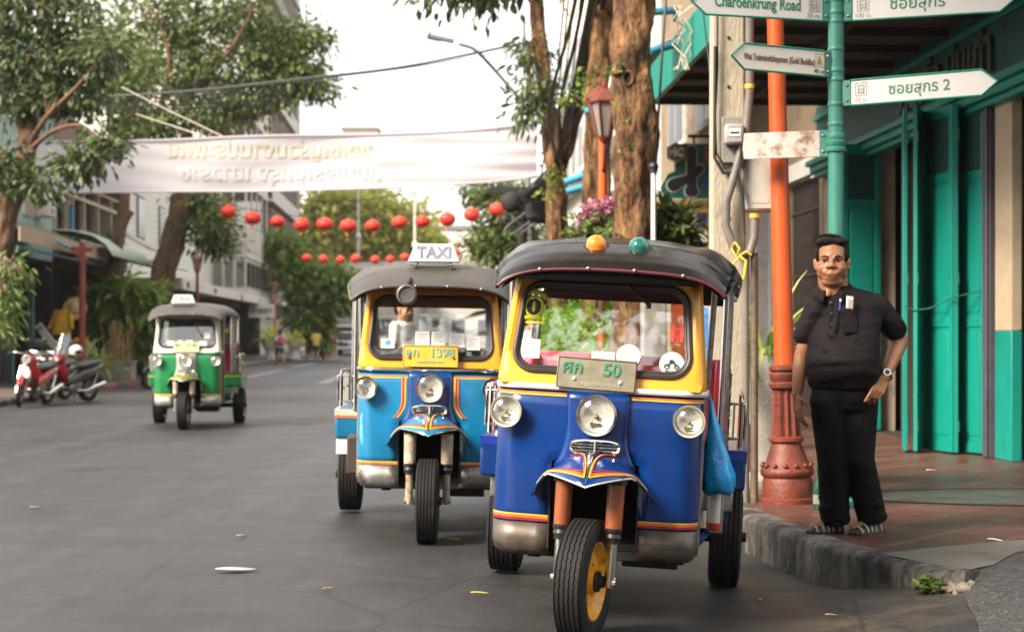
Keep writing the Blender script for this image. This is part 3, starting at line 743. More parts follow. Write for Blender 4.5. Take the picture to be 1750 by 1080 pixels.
    p = MB(Mp); p.bx(-pl['w'] / 2, pl['w'] / 2, 0, .006, -pl['h'] / 2, pl['h'] / 2); po = p.build('number_plate', pl['mat'], T, bevel=.003)
    p = MB(Mp); w2, h2 = pl['w'] / 2 - .004, pl['h'] / 2 - .004; p.tube([(-w2, -.002, -h2), (w2, -.002, -h2), (w2, -.002, h2), (-w2, -.002, h2)], .003, 6, closed=True); p.build('plate_rim', pl['mat'], po)
    p = MB(Mp)
    for (s_, sz, tx_, tz_) in pl['text']: p.text(s_, sz, Matrix.Translation((tx_, -.0025, tz_)), ext=.0025, bold=sz * pl.get('bold', .03))
    p.build('plate_lettering', pl['ink'], po, smooth=0)
    if pl.get('small'):
        p = MB(Mp); s_, sz, tx_, tz_ = pl['small']; p.text(s_, sz, Matrix.Translation((tx_, -.0015, tz_)), ext=.001, bold=.0004); p.build('plate_lettering', pl.get('ink2', pl['ink']), po, smooth=0)
    p = MB(Mp)
    for bx_, bz_ in pl['bolts']: p.ball((bx_, -.003, bz_), (.009, .005, .009), 10, 6)
    p.build('plate_bolt', pl.get('boltm', M_WHITE), po)
    # ---- roof sign or beacons
    if c.get('taxi'):
        tx = c['taxi']; q = roof_pt(tx['u'], .30)
        p = MB(Matrix.Translation((q[0], q[1] - .06, q[2] + .03)))
        A = [(-.165, 0), (.165, 0), (.155, .022), (.118, .115), (-.118, .115), (-.155, .022)]
        p.prism(A, .11, Matrix.Translation((0, -.03, 0))); so = p.build('taxi_sign', M_WHITE, T, bevel=.008)
        p = MB(Matrix.Translation((q[0], q[1] - .092, q[2] + .088))); p.text('TAXI', .098, Matrix(), ext=.001, bold=.003); p.build('sign_lettering', M_TAXI, so, smooth=0)
        p = MB()
        for sx in (-.11, .11): p.tube([(q[0] + sx * .9, q[1] - .07, q[2] + .035), (q[0] + sx, q[1] - .09, q[2] - .005), (q[0] + sx * 1.1, q[1] - .05, q[2] - .02)], .006, 6)
        p.tube([(q[0] - .15, q[1] - .09, q[2] + .01), (q[0] - .06, q[1] - .11, q[2] + .0), (q[0] + .05, q[1] - .1, q[2] - .004), (q[0] + .12, q[1] - .09, q[2] + .01)], .003, 6)
        p.build('sign_bracket', M_BLK, so)
    for (u_, v_, m_, nm) in c.get('beacons', []):
        q = roof_pt(u_, v_); p = MB(Matrix.Translation((q[0], q[1], q[2] + .002)) @ Matrix.Rotation(R(28), 4, 'X'))
        p.lathe([(.048, -.02), (.048, .004), (.046, .008), (.045, .02), (.039, .037), (.025, .050), (.008, .055), (.001, .0555)], n=24); bo = p.build('beacon_lamp', m_, T); bo['label'] = nm
        p = MB(Matrix.Translation((q[0], q[1], q[2] + .002)) @ Matrix.Rotation(R(28), 4, 'X')); p.lathe([(.060, -.022), (.060, .004), (.052, .008)], n=24); p.build('beacon_base', M_BLK, bo)
    # ---- wiper
    if c.get('wiper'):
        (x0, z0), (x1, z1) = c['wiper']; p = MB(); p.tube([(x0, yface(x0, z0) - .02, z0), (x1, yface(x1, z1) - .018, z1)], .006, 6); p.box((x1, yface(x1, z1) - .012, z1), (.02, .012, .03)); p.build('wiper', M_BLK, T)
    # ---- cards and stickers behind the glass
    for (nm, lab, x, z, w_, h_, m_, kind) in c.get('cards', []):
        Mc = Matrix.Translation((x, yface(x, z) + .004, z)) @ Matrix.Rotation(R(-13.5), 4, 'X')
        p = MB(Mc)
        if kind == 'disc': p.lathe([(w_ / 2, .004), (w_ / 2, 0), (.001, 0)], axis='y', n=28)
        else: p.bx(-w_ / 2, w_ / 2, 0, .003, -h_ / 2, h_ / 2)
        po = p.build(nm, m_, T)
        if lab: po['label'] = lab
        if kind == 'text':
            p = MB(Mc)
            for k_ in range(4): p.bx(-w_ * .36, w_ * (.36 - .12 * ((k_ * 7) % 3)), -.0025, -.001, h_ * (.28 - .17 * k_), h_ * (.31 - .17 * k_))
            p.build('printed_text', MATS['faded_print'], po)
    for bnd in c.get('extra', []): bnd(T)
    return T
mat('faded_print', (.35, .36, .42), .7)
M_STK_R = mat('red_sticker', (.72, .075, .05), .5, var=.15, scale=30)
M_BLUECARD = mat('blue_card', (.30, .45, .70), .5, var=.1)
M_STK_W = mat('cream_sticker', (.70, .70, .62), .5, var=.08)
M_STK_Y = mat('yellow_emblem', (.62, .62, .03), .5, var=.1)
M_YEL = mat('yellow_cab_paint', (.80, .345, .012), .38, var=.10, scale=4, coat=.25, dirt=(.55, .20, .02), dcov=.28, dscale=7)
M_VINYL = mat('black_vinyl_roof', (.016, .0135, .0125), .2, var=.3, scale=3, bump=.45, bscale=4, rvar=.07, spec=.28)
M_VINYLG = mat('grey_vinyl_roof', (.062, .056, .05), .5, var=.2, scale=3, bump=.3, bscale=7, rvar=.08)

# ---- front blue tuk-tuk
M_BLUE = mat('royal_blue_paint', (.0015, .030, .165), .25, var=.25, scale=3, coat=.3, spec=.35, dirt=(.006, .018, .08), dcov=.33, dscale=5)
M_REDS = mat('pink_red_vinyl', (.62, .055, .085), .38, var=.12, scale=5)
M_PLA = mat('weathered_plate', (.22, .205, .145), .5, .3, var=.22, scale=14, dirt=(.20, .15, .10), dcov=.38, dscale=12)
M_PGRN = mat('plate_green', (.028, .20, .11), .5, var=.35, scale=40, dirt=(.22, .25, .18), dcov=.36, dscale=40)
def emblem(T):
    x, z = -.315, 1.385; Mc = Matrix.Translation((x, yface(x, z) + .002, z)) @ Matrix.Rotation(R(-14), 4, 'X')
    p = MB(Mc); L_ = [(.038 * math.cos(a), 0, .046 * math.sin(a)) for a in [2 * math.pi * i / 24 for i in range(24)]]
    p.tube(L_, .007, 6, closed=True); p.tube([(-.042, 0, .052), (-.02, 0, .062), (0, 0, .074), (.02, 0, .062), (.042, 0, .052)], .010, 6); p.tube([(-.038, 0, -.052), (.038, 0, -.052)], .010, 6)
    p.ball((0, 0, .078), (.014, .004, .01), 8, 6); p.ball((-.045, 0, .048), (.010, .004, .016), 8, 6); p.ball((.045, 0, .048), (.010, .004, .016), 8, 6); p.ball((0, -.004, .0), (.009, .004, .026), 8, 6)
    o = p.build('emblem_sticker', M_STK_Y, T); o['label'] = 'yellow wreath shaped sticker'
    p = MB(Mc); p.lathe([(.037, .006), (.037, .004), (.001, .004)], axis='y', n=20); p.build('sticker_centre', M_BLK, o)
    p = MB(Mc); p.bx(-.05, .05, .0, .003, -.078, -.066); p.build('sticker_caption', M_STK_Y, o)
def bike_disc(T):
    x, z = .305, 1.165; Mc = Matrix.Translation((x, yface(x, z) + .002, z)) @ Matrix.Rotation(R(-14), 4, 'X')
    p = MB(Mc)
    for q in (-.022, .02): p.tube([(q + .010 * math.cos(a), -.003, -.012 + .010 * math.sin(a)) for a in [i * .5 for i in range(13)]], .0025, 5, closed=True)
    p.tube([(-.022, -.003, -.01), (-.006, -.003, .006), (.012, -.003, .004), (.02, -.003, -.012)], .003, 5); p.tube([(-.012, -.003, .012), (.0, -.003, .016), (.010, -.003, .010)], .004, 5)
    p.tube([(-.03, -.003, -.03), (-.01, -.003, -.034), (.015, -.003, -.032), (.03, -.003, -.03)], .002, 5)
    p.build('sticker_drawing', M_INK, T)
    x, z = .318, 1.300; Mc = Matrix.Translation((x, yface(x, z) + .002, z)) @ Matrix.Rotation(R(-14), 4, 'X')
    p = MB(Mc); p.text('大\n吉\n利', .03, Matrix(), ext=.0008); p.build('sticker_drawing', mat('sticker_ink_red', (.30, .02, .02), .6), T, smooth=0)
def seat_side_loops(T):
    for k_ in range(3):
        p = MB(); y = 1.74; z = .80 + .115 * k_
        p.tube([(.528, y, z), (.56, y, z + .0), (.56, y + .035, z + .03), (.56, y + .03, z + .075), (.528, y, z + .075)], .006, 6); p.build('seat_loop', M_BLK, T)
    for z in (.78, .90, 1.0):
        p = MB(); p.tube([(.53, 1.60, z), (.56, 1.55, z), (.56, 2.2, z)], .007, 6); p.build('side_bar', M_STEEL, T)
    p = MB(); p.lathe([(.030, .385), (.034, .39), (.034, .415), (.030, .42)], (.515, 1.02, 0), n=16); p.lathe([(.030, .56), (.036, .565), (.036, .60), (.030, .61)], (.515, 1.02, 0), n=16); k = p.build('canister_cap', mat('red_plastic', (.42, .02, .015), .4), None)
    p = MB(); p.lathe([(.030, .40), (.030, .58)], (.515, 1.02, 0), n=16); o = p.build('canister', mat('canister_white', (.6, .57, .5), .5, dirt=(.3, .26, .2), dcov=.4, dscale=18), T); k.parent = o
    p = MB(); p.bx(.48, .56, 1.06, 1.14, .36, .66); p.build('step_bracket', M_STEEL, T, bevel=.01)
    p = MB(); p.tube([(.43, .75, .33), (.56, 1.5, .40)], .018, 8); p.build('running_bar', MATS['royal_blue_paint'], T)
thA = R(-7.5)
tukA = tuktuk('tuk_tuk', 'royal blue and yellow tuk-tuk with black roof, number 50 plate and roof beacons', 'tuk-tuks on the road', (.285, 7.06, -.022), (0, R(3.0), thA), dict(roof_dx=.035, skirt=mat('dull_skirt', (.115, .10, .085), .45, .55, var=.35, scale=9, dirt=(.07, .05, .035), dcov=.45, dscale=7),
    body=M_BLUE, upper=M_YEL, trim=MATS['white_enamel'], side=mat('dark_green_door', (.012, .05, .05), .4), header=M_BLK, roof=M_VINYL, piping=M_PIPE, seam=M_BLK, lining=M_BLK,  # black header stands in for the shade under the roof lip
    seat=M_REDS, seat_side=M_REDS, driver_seat=mat('red_seat', (.35, .03, .035), .5), dash=mat('red_dash', (.40, .05, .05), .45), steer=R(-11), fork=M_FORKB, front_rim=M_RIMY, rear_rim=M_STEEL,
    wing1=M_BLUE, wing2=mat('blue_wing_top', (.008, .035, .30), .3), ring=mat('cream_chrome', (.62, .57, .44), .25, .7, var=.2),
    stripes_low=[(.452, .010, M_RSTR), (.463, .010, M_ORANGE), (.474, .007, M_YSTR)], stripes_high=[(1.000, .007, M_YSTR), (1.008, .008, M_ORANGE)],
    plate=dict(x=-.015, y=.285, z=1.105, w=.345, h=.138, roll=R(1.5), mat=M_PLA, ink=M_PGRN, ink2=mat('plate_relief', (.36, .34, .27), .5), bold=.022,
               text=[('ศก', .075, -.105, .022), ('50', .078, .065, .020)], small=('กรุงเทพมหานคร', .026, .02, -.045), bolts=[(-.095, -.026), (.105, -.028)]),
    beacons=[(-.16, .235, M_AMBER, 'orange roof beacon'), (.20, .235, M_GRNL, 'green roof beacon')], wiper=((.09, 1.50), (.19, 1.415)),
    cards=[('windscreen_card', 'white card with printed lines', -.325, 1.20, .10, .085, M_PAPER, 'text'), ('windscreen_card', None, .005, 1.178, .10, .05, M_PAPER, 'text'), ('plastic_plate', 'round white plate', .115, 1.19, .105, 0, mat('white_plastic', (.78, .78, .77), .4), 'disc'),
           ('windscreen_sticker', 'red sticker with writing', .318, 1.300, .055, .08, M_STK_R, 'card'), ('windscreen_sticker', 'round cream sticker with a motorbike drawing', .305, 1.165, .108, 0, M_STK_W, 'disc')],
    extra=[emblem, bike_disc, seat_side_loops]))

# ---- second tuk-tuk, lighter blue
M_CYAN = mat('sky_blue_paint', (.006, .165, .34), .28, var=.35, scale=2.5, coat=.3, dirt=(.10, .33, .36), dcov=.24, dscale=4)
M_NAVY = mat('deep_blue_paint', (.004, .045, .17), .25, var=.2, scale=3, coat=.5)
M_PLB = mat('yellow_plate', (.62, .39, .035), .45, var=.1, scale=14)
def round_mirror(T):
    p = MB(); p.lathe([(.02, .16), (.058, .15), (.064, .12), (.062, .07), (.050, .062), (.046, .072), (.001, .074)], (-.15, 0, 1.50), 'y', 28, False); o = p.build('spot_lamp', mat('grey_plastic', (.085, .082, .08), .45), T)
    p = MB(); p.tube([(-.15, .12, 1.55), (-.13, .2, 1.60)], .012, 8); p.bx(-.22, -.12, .13, .22, 1.50, 1.545); p.build('lamp_bracket', M_BLK, o)
def battery(T):
    p = MB(); p.bx(-.53, -.44, .62, .95, .36, .60); p.build('battery_box', mat('battery_brown', (.05, .032, .024), .6, var=.3), T, bevel=.01)
    p = MB(); p.bx(-.645, -.50, 1.315, 1.325, .44, .545); p.build('wing_apron', M_WHITE, T)
    p = MB(); p.ball((-.405, .345, .65), (.03, .01, .10), 12, 8); p.ball((-.39, .345, .57), (.02, .01, .08), 10, 8); p.ball((-.415, .345, .72), (.018, .009, .05), 10, 8); p.build('paint_touch_up', mat('pale_primer', (.14, .42, .40), .5, var=.3, scale=20), T)
tukB = tuktuk('tuk_tuk', 'sky blue and yellow tuk-tuk with grey roof, white TAXI sign and yellow 1398 plate', 'tuk-tuks on the road', (-.515, 10.25, 0), (0, R(1.0), R(2.0)), dict(
    body=M_CYAN, nose=M_NAVY, upper=M_YEL, trim=MATS['chrome'], side=M_NAVY, header=mat('orange_header', (.46, .16, .012), .45, var=.15), roof=M_VINYLG, piping=M_BLK, seam=mat('tan_seam', (.16, .11, .05), .6), lining=mat('yellow_lining', (.30, .13, .012), .6),
    seat=mat('black_seat', (.02, .018, .018), .5), seat_side=mat('black_seat_side', (.02, .018, .018), .5), driver_seat=mat('grey_seat', (.18, .165, .15), .5), dash=mat('grey_dash', (.42, .39, .36), .5), steer=R(-1.5), fork=M_FORKC, slider=M_FORKC, front_rim=M_STEEL, rear_rim=M_STEEL,
    wing1=M_ORANGE, wing2=mat('cream_band', (.62, .54, .42), .5), stripes_low=[(.448, .012, M_ORANGE), (.460, .008, M_YSTR)], stripes_high=[(.985, .008, M_YSTR), (.994, .008, M_ORANGE)], stripes_side=[(0, M_YSTR), (.010, M_RSTR), (.020, M_ORANGE)],
    plate=dict(x=.0, y=.285, z=1.125, w=.345, h=.138, mat=M_PLB, ink=mat('plate_teal', (.20, .40, .30), .5, var=.3, scale=40), bold=.012, text=[('ลก', .075, -.115, .022), ('1398', .078, .07, .020)], small=('กรุงเทพมหานคร', .026, .0, -.036), bolts=[(-.13, -.012), (.145, -.012)], boltm=M_RSTR),
    taxi=dict(u=.02), cards=[('windscreen_card', None, -.055, 1.235, .09, .09, M_PAPER, 'text'), ('windscreen_card', None, .045, 1.235, .085, .09, M_PAPER, 'text'), ('windscreen_card', None, .16, 1.225, .095, .09, M_PAPER, 'text'), ('windscreen_card', None, .265, 1.21, .085, .09, M_PAPER, 'text'), ('windscreen_card', 'white card with a blue patch', -.27, 1.20, .085, .06, M_PAPER, 'card'), ('windscreen_sticker', 'blue hexagon sticker', -.268, 1.203, .036, 0, mat('blue_sticker', (.06, .33, .55), .5), 'disc')],
    extra=[round_mirror, battery]))

# ---- green tuk-tuk driving up
M_GREEN = mat('bright_green_paint', (.006, .17, .05), .3, var=.25, scale=3, coat=.4)
def yellow_tag(T):
    p = MB(); p.bx(.47, .52, .86, .875, 1.30, 1.37); p.build('hanging_tag', mat('tag_yellow', (.8, .42, .01), .5), T, bevel=.008)
    p = MB(); p.tube([(.46, .55, .98), (.46, .55, .36)], .022, 8); p.build('door_pillar', mat('brown_pillar', (.10, .065, .045), .5), T)
tukC = tuktuk('tuk_tuk', 'green and white tuk-tuk with TAXI roof sign driving in the middle of the road', 'tuk-tuks on the road', (-4.43, 22.9, 0), (0, 0, R(4.0)), dict(
    body=M_GREEN, nose=mat('silver_paint', (.36, .34, .30), .3, .5, var=.2), upper=mat('white_cab_paint', (.68, .63, .54), .4, var=.12), trim=MATS['white_enamel'], side=mat('brown_metal', (.13, .09, .07), .5), header=mat('white_header', (.5, .46, .4), .5), roof=M_VINYLG, piping=M_BLK, seam=M_BLK, lining=M_DARK,
    seat=mat('magenta_vinyl', (.24, .012, .07), .4), seat_side=M_GREEN, driver_seat=mat('beige_seat', (.50, .40, .26), .5), dash=M_BLK, steer=R(-2), fork=M_FORKC, slider=M_CHR, front_rim=M_STEEL, rear_rim=M_CHR, skirt=mat('silver_skirt', (.42, .41, .36), .35, .6, var=.2),
    wing1=M_YSTR, wing2=MATS['bright_green_paint'], stripes_low=[(.448, .022, M_YSTR)], stripes_high=[],
    plate=dict(x=.0, y=.285, z=1.115, w=.345, h=.138, mat=mat('white_yellow_plate', (.68, .62, .34), .5), ink=mat('plate_faded_teal', (.18, .32, .22), .5), text=[('สก', .07, -.115, .022), ('4128', .072, .07, .020)], small=('กรุงเทพมหานคร', .026, .0, -.042), bolts=[(-.13, -.03), (.13, -.03)]),
    taxi=dict(u=-.10), wiper=((.06, 1.49), (.20, 1.27)),
    cards=[('windscreen_card', None, -.22, 1.165, .09, .07, M_PAPER, 'text'), ('windscreen_card', None, -.09, 1.165, .08, .08, M_PAPER, 'text'), ('windscreen_card', None, .03, 1.165, .10, .08, M_PAPER, 'text'), ('windscreen_card', None, .22, 1.16, .10, .07, M_PAPER, 'text'), ('windscreen_card', None, .27, 1.27, .08, .09, M_PAPER, 'text')],
    extra=[yellow_tag]))

# blue carrier bag hung on the side of the front tuk-tuk
Mb = Matrix.Translation(Vector((.285, 7.06, -.018))) @ Euler((0, R(2.6), thA)).to_matrix().to_4x4()
bg_o = thing('plastic_bag', 'bright blue plastic bag hanging by the seat of the royal blue tuk-tuk', 'plastic bag', Mb @ Vector((.52, .95, .62)), (0, 0, thA))
p = MB(); rings = []
for (z, w_, d_, ox) in ((.36, .010, .010, -.02), (.30, .018, .016, -.018), (.22, .034, .035, -.008), (.12, .058, .06, 0), (.02, .075, .075, .010), (-.04, .078, .07, .015), (-.065, .05, .045, .012)):
    rings.append([(ox + w_ * math.cos(a) * (1 + .13 * math.sin(5 * a + z * 30)), d_ * math.sin(a) * (1 + .13 * math.cos(4 * a + z * 22)), z + .008 * math.sin(3 * a)) for a in [2 * math.pi * i / 28 for i in range(28)]])
p.loft(rings); p.build('bag_body', mat('blue_plastic', (.02, .36, .80), .22, var=.2, scale=9, bump=.6, bscale=18), bg_o, smooth=70)
p = MB(); p.tube([(-.02, 0, .35), (-.03, .005, .40), (-.035, 0, .43)], .008, 6); p.build('bag_handle', MATS['blue_plastic'], bg_o)
# ------------------------------------------------------------------ right side of the street
RZ = R(90) + SA
M_TEAL = mat('green_door_paint', (.004, .225, .178), .42, var=.16, scale=3, bump=.15, bscale=30, dirt=(.012, .12, .09), dcov=.33, dscale=4, stretch=(1, 1, .35))
M_TEALD = mat('dark_green_paint', (.006, .075, .062), .5, var=.25, scale=4, dirt=(.01, .02, .018), dcov=.42, dscale=3)
M_CREAM = mat('cream_plaster', (.44, .35, .235), .8, var=.15, scale=2, bump=.2, bscale=40, dirt=(.2, .15, .10), dcov=.38, dscale=2.5)
M_BEIGE = mat('beige_plaster', (.36, .30, .23), .85, var=.18, scale=1.5, bump=.2, bscale=30, dirt=(.15, .12, .10), dcov=.42, dscale=1.5)
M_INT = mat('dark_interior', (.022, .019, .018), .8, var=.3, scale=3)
M_SOFF = mat('brown_soffit', (.085, .062, .05), .75, var=.25, scale=2, dirt=(.03, .024, .02), dcov=.45, dscale=2, stretch=(1, 6, 1))
M_MESH = mat('wire_mesh', (.03, .075, .062), .6, var=.6, scale=60)
M_PURP = mat('purple_grey_post', (.075, .065, .085), .5, var=.2)
M_GREYW = mat('grey_weathered', (.22, .21, .195), .7, var=.25, scale=3, dirt=(.09, .085, .08), dcov=.45, dscale=3)
M_OLDW = mat('old_white_paint', (.58, .56, .51), .7, var=.12, scale=3, dirt=(.28, .24, .2), dcov=.4, dscale=2.2)

GB = thing('shophouse', 'green fronted corner shophouse with folding doors and dark fascia lettering', 'shophouse', S(4.76, 12.4), (0, 0, RZ))
GX = lambda Y: Y - 12.4
p = MB(); p.bx(GX(12.4), GX(15.0), -.25, 0, 3.5, 8.5); p.bx(GX(15.0), GX(22.6), -.25, 0, 3.52, 8.5); p.bx(GX(20.05), GX(22.6), -.25, 0, PZ, 3.52); p.build('wall', M_BEIGE, GB)
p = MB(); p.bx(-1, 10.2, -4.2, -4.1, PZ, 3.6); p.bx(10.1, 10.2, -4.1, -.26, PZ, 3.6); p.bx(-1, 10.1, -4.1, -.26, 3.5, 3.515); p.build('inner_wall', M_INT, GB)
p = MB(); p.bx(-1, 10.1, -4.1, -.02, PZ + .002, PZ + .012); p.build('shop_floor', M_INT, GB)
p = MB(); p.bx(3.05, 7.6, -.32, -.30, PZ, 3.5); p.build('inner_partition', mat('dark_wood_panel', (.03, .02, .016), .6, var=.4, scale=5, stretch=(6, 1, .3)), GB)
p = MB(); p.bx(GX(15.17), GX(15.62), -.05, .05, PZ, 1.30); p.build('pilaster_base', M_TEAL, GB, bevel=.01)
p = MB(); p.bx(GX(15.17), GX(15.62), -.05, .048, 1.30, 3.5); p.build('pilaster', M_CREAM, GB, bevel=.01)
p = MB(); p.bx(GX(15.66), GX(15.86), -.2, .09, PZ, 3.5); p.bx(GX(15.66), GX(15.70), .09, .12, PZ, 3.5); p.build('door_post', M_PURP, GB, bevel=.012)
p = MB(); p.bx(-1, GX(22.6), .002, .108, 3.56, 4.299); p.build('fascia_beam', M_TEALD, GB, bevel=.01)
p = MB()
for (z0, z1, d) in ((3.42, 3.50, .20), (3.50, 3.57, .26), (3.36, 3.42, .14), (4.10, 4.16, .16)): p.bx(-1, GX(22.6), .003, d, z0 + .001, z1)
p.build('cornice', M_TEAL, GB, bevel=.008)
MB_T = Matrix.Translation((GX(16.9), .125, 3.80)) @ Matrix.Rotation(R(180), 4, 'Z')
p = MB(MB_T); p.text('ร้านเซ้ง มุ่นเก่า', .56, Matrix.Translation((-.1, 0, .05)), ext=.03, bold=.014); p.build('fascia_lettering', mat('dark_lettering', (.06, .075, .06), .4, dirt=(.05, .035, .02), dcov=.4, dscale=9), GB, smooth=0)
# canopy
p = MB(); p.bx(-2.0, 9.4, .003, 2.36, 4.30, 4.40); p.build('canopy_soffit', M_SOFF, GB)
p = MB(); p.bx(-2.0, 9.44, 2.36, 2.42, 4.22, 4.72); p.bx(9.40, 9.44, .11, 2.36, 4.28, 4.72); p.build('canopy_fascia', M_TEAL, GB, bevel=.008)
p = MB()
for k in range(12): p.bx(-1.6 + k, -1.54 + k, .12, 2.35, 4.22, 4.30)
p.bx(-2, 9.3, 1.2, 1.26, 4.20, 4.30); p.build('canopy_joist', mat('dark_joist', (.035, .027, .022), .8), GB)
# door leaves; each hinged panel is a frame, a wire mesh light and a lower panel
def door_leaf(a, c, z0, z1, name='door_leaf', mesh_side=True):
    A = Vector((a[0], a[1], 0)); B_ = Vector((c[0], c[1], 0)); L_ = (B_ - A).length; ang = math.atan2(B_.y - A.y, B_.x - A.x)
    M = Matrix.Translation(A) @ Matrix.Rotation(ang, 4, 'Z'); h = z1 - z0; st = min(.07, L_ * .2)
    q = MB(M); q.bx(0, st, -.02, .02, z0, z1); q.bx(L_ - st, L_, -.02, .02, z0, z1)
    for (u, v) in ((0, .10), (h * .78, h * .78 + .09), (h * .36, h * .36 + .09), (h - .11, h)): q.bx(st, L_ - st, -.019, .019, z0 + u, z0 + v)
    o = q.build(name, M_TEAL, GB, bevel=.004)
    q = MB(M); q.bx(st, L_ - st, -.008, .008, z0 + .10, z0 + h * .78); q.bx(st + .03, L_ - st - .03, -.014, .014, z0 + .16, z0 + h * .36 - .05); q.bx(st + .03, L_ - st - .03, -.014, .014, z0 + h * .36 + .14, z0 + h * .78 - .05); q.build('door_panel', M_TEAL, o, bevel=.004)
    q = MB(M); q.bx(st, L_ - st, -.006, .006, z0 + h * .78 + .09, z1 - .11); q.build('mesh_light', M_MESH, o)
    q = MB(M)
    for k in range(14):
        x = st + (L_ - 2 * st) * (k + .5) / 14; q.bx(x - .0025, x + .0025, -.012, .012, z0 + h * .78 + .09, z1 - .11)
    q.build('mesh_wire', M_TEALD, o)
    q = MB(M)
    for zz in (z0 + .25, z0 + h * .5, z1 - .3): q.cyl((0.005, -.026, zz - .05), (.005, -.026, zz + .05), .011, n=8)
    q.build('hinge', M_TEALD, o)
def gl(X, Y): v = Vector((X, Y)) - Vector(S(4.76, 12.4)[:2]); ux = Vector((-math.sin(SA), math.cos(SA))); uy = Vector((-math.cos(SA), -math.sin(SA))); return (v.dot(ux), v.dot(uy))
door_leaf(gl(3.86, 19.85), gl(4.33, 19.95), .16, 3.50)
door_leaf(gl(3.79, 16.35), gl(3.87, 16.75), .15, 3.46)
door_leaf(gl(3.875, 16.30), gl(4.05, 16.72), .15, 3.46); door_leaf(gl(4.055, 16.72), gl(4.20, 16.12), .15, 3.46)
door_leaf(gl(4.215, 16.10), gl(4.30, 16.6), .15, 3.46); door_leaf(gl(4.285, 16.40), gl(4.455, 15.92), .15, 3.46)
q = MB(); q.tube([gl(3.78, 16.32) + (1.55 + .0,), gl(3.86, 16.3) + (1.50,), gl(4.0, 16.25) + (1.52,), gl(4.18, 16.06) + (1.62,), gl(4.4, 15.95) + (1.68,)], .007, 6); q.build('door_chain', M_TEALD, GB)
# things inside the shop opening
t = thing('hanging_cloth', 'navy blue cloth hanging just inside the shop opening beside the cream pilaster', 'cloth', S(4.9, 14.6), (0, 0, RZ))
q = MB(); q.loft([[(x, .05 * math.sin(x * 14), z) for x in [-.5 + .05 * i for i in range(25)]] for z in (.5, 2.35)], False, False, False); q.build('cloth', mat('navy_cloth', (.010, .017, .05), .9, var=.3), t, solid=.01)
q = MB(); q.cyl((-.55, 0, 2.37), (.75, 0, 2.37), .015); q.build('rail', M_STEEL, t)
t = thing('stool', 'dark wooden stool standing inside the green shophouse opening', 'stool', S(5.6, 14.9, PZ + .012), (0, 0, .4))
q = MB(); q.bx(-.17, .17, -.17, .17, .43, .46); q.build('seat', M_INT, t, bevel=.01)
for sx in (-1, 1):
    for sy in (-1, 1):
        q = MB(); q.tube([(sx * .13, sy * .13, .43), (sx * .16, sy * .16, 0)], .017, 8); q.build('leg', M_INT, t)

# ---- next shophouse: cream wall, sliding grille, grey columns
M_CREAMSH = mat('shaded_cream_plaster', (.24, .175, .115), .85, var=.2, scale=1.5, dirt=(.12, .09, .065), dcov=.45, dscale=1.5)  # cream plaster darkened to brown for the shadow on this wall
NB = thing('shophouse', 'cream plastered shophouse with dark sliding grille behind the orange lamp post', 'shophouse', S(4.76, 22.62), (0, 0, RZ))
q = MB(); q.bx(0, .25, -.3, 0, PZ, 9); q.bx(.25, 16, -.3, 0, 3.75, 9); q.bx(2.1, 2.5, -.3, .02, PZ, 3.75); q.bx(5.2, 6.4, -.3, 0, PZ, 3.75); q.bx(9.0, 16, -.3, 0, PZ, 3.75); q.build('wall', M_CREAMSH, NB)
q = MB(); q.bx(.2, 10, -2.4, -2.3, PZ, 3.8); q.build('inner_wall', M_INT, NB)
q = MB(); q.bx(.2, 2.2, .003, .10, 3.45, 3.70); q.build('lintel', M_OLDW, NB, bevel=.01)
q = MB()
for k in range(24):
    x = .28 + k * .076; q.bx(x - .010, x + .010, -.06, -.03, PZ, 3.45)
for zz in (.3, 1.2, 2.1, 3.0, 3.4): q.bx(.26, 2.1, -.03, -.012, zz, zz + .025)
for k in range(12):
    x = .28 + k * .152
    for zz in (.8, 1.6, 2.4): q.tube([(x, -.045, zz - .25), (x + .152, -.045, zz + .25)], .007, 5)
q.build('sliding_grille', mat('grille_brown', (.055, .042, .038), .5, .3, var=.3), NB)
q = MB(); q.bx(2.5, 2.75, -.26, .04, PZ, 3.75); q.bx(3.3, 3.55, -.26, .04, PZ, 3.75); q.bx(4.6, 5.2, -.26, .03, PZ, 3.75); q.build('grey_column', M_GREYW, NB, bevel=.015)
q = MB()
for k in range(22): q.bx(6.42, 8.98, -.20 + .02 * (k % 2), -.16, PZ + k * .16, PZ + (k + 1) * .16)
q.build('roller_shutter', M_GREYW, NB)
q = MB(); q.bx(9.4, 9.5, .002, .07, PZ, 2.5); q.bx(10.5, 10.6, .002, .07, PZ, 2.5); q.bx(9.5, 10.5, .002, .07, 2.38, 2.5); k = q.build('door_frame', M_OLDW, NB)
q = MB(); q.bx(9.5, 10.5, .004, .03, PZ, 2.38); q.build('door', M_GREYW, k)
for x0 in (1.2, 4.6, 8.2, 12.):
    q = MB(); q.bx(x0, x0 + 2.2, .004, .09, 5.2, 6.9); k = q.build('window_frame', M_OLDW, NB, bevel=.01)
    q = MB(); q.bx(x0 + .1, x0 + 1.05, .085, .097, 5.3, 6.8); q.bx(x0 + 1.15, x0 + 2.1, .085, .097, 5.3, 6.8); q.build('pane', mat('window_dark', (.035, .042, .045), .15, var=.3), k)
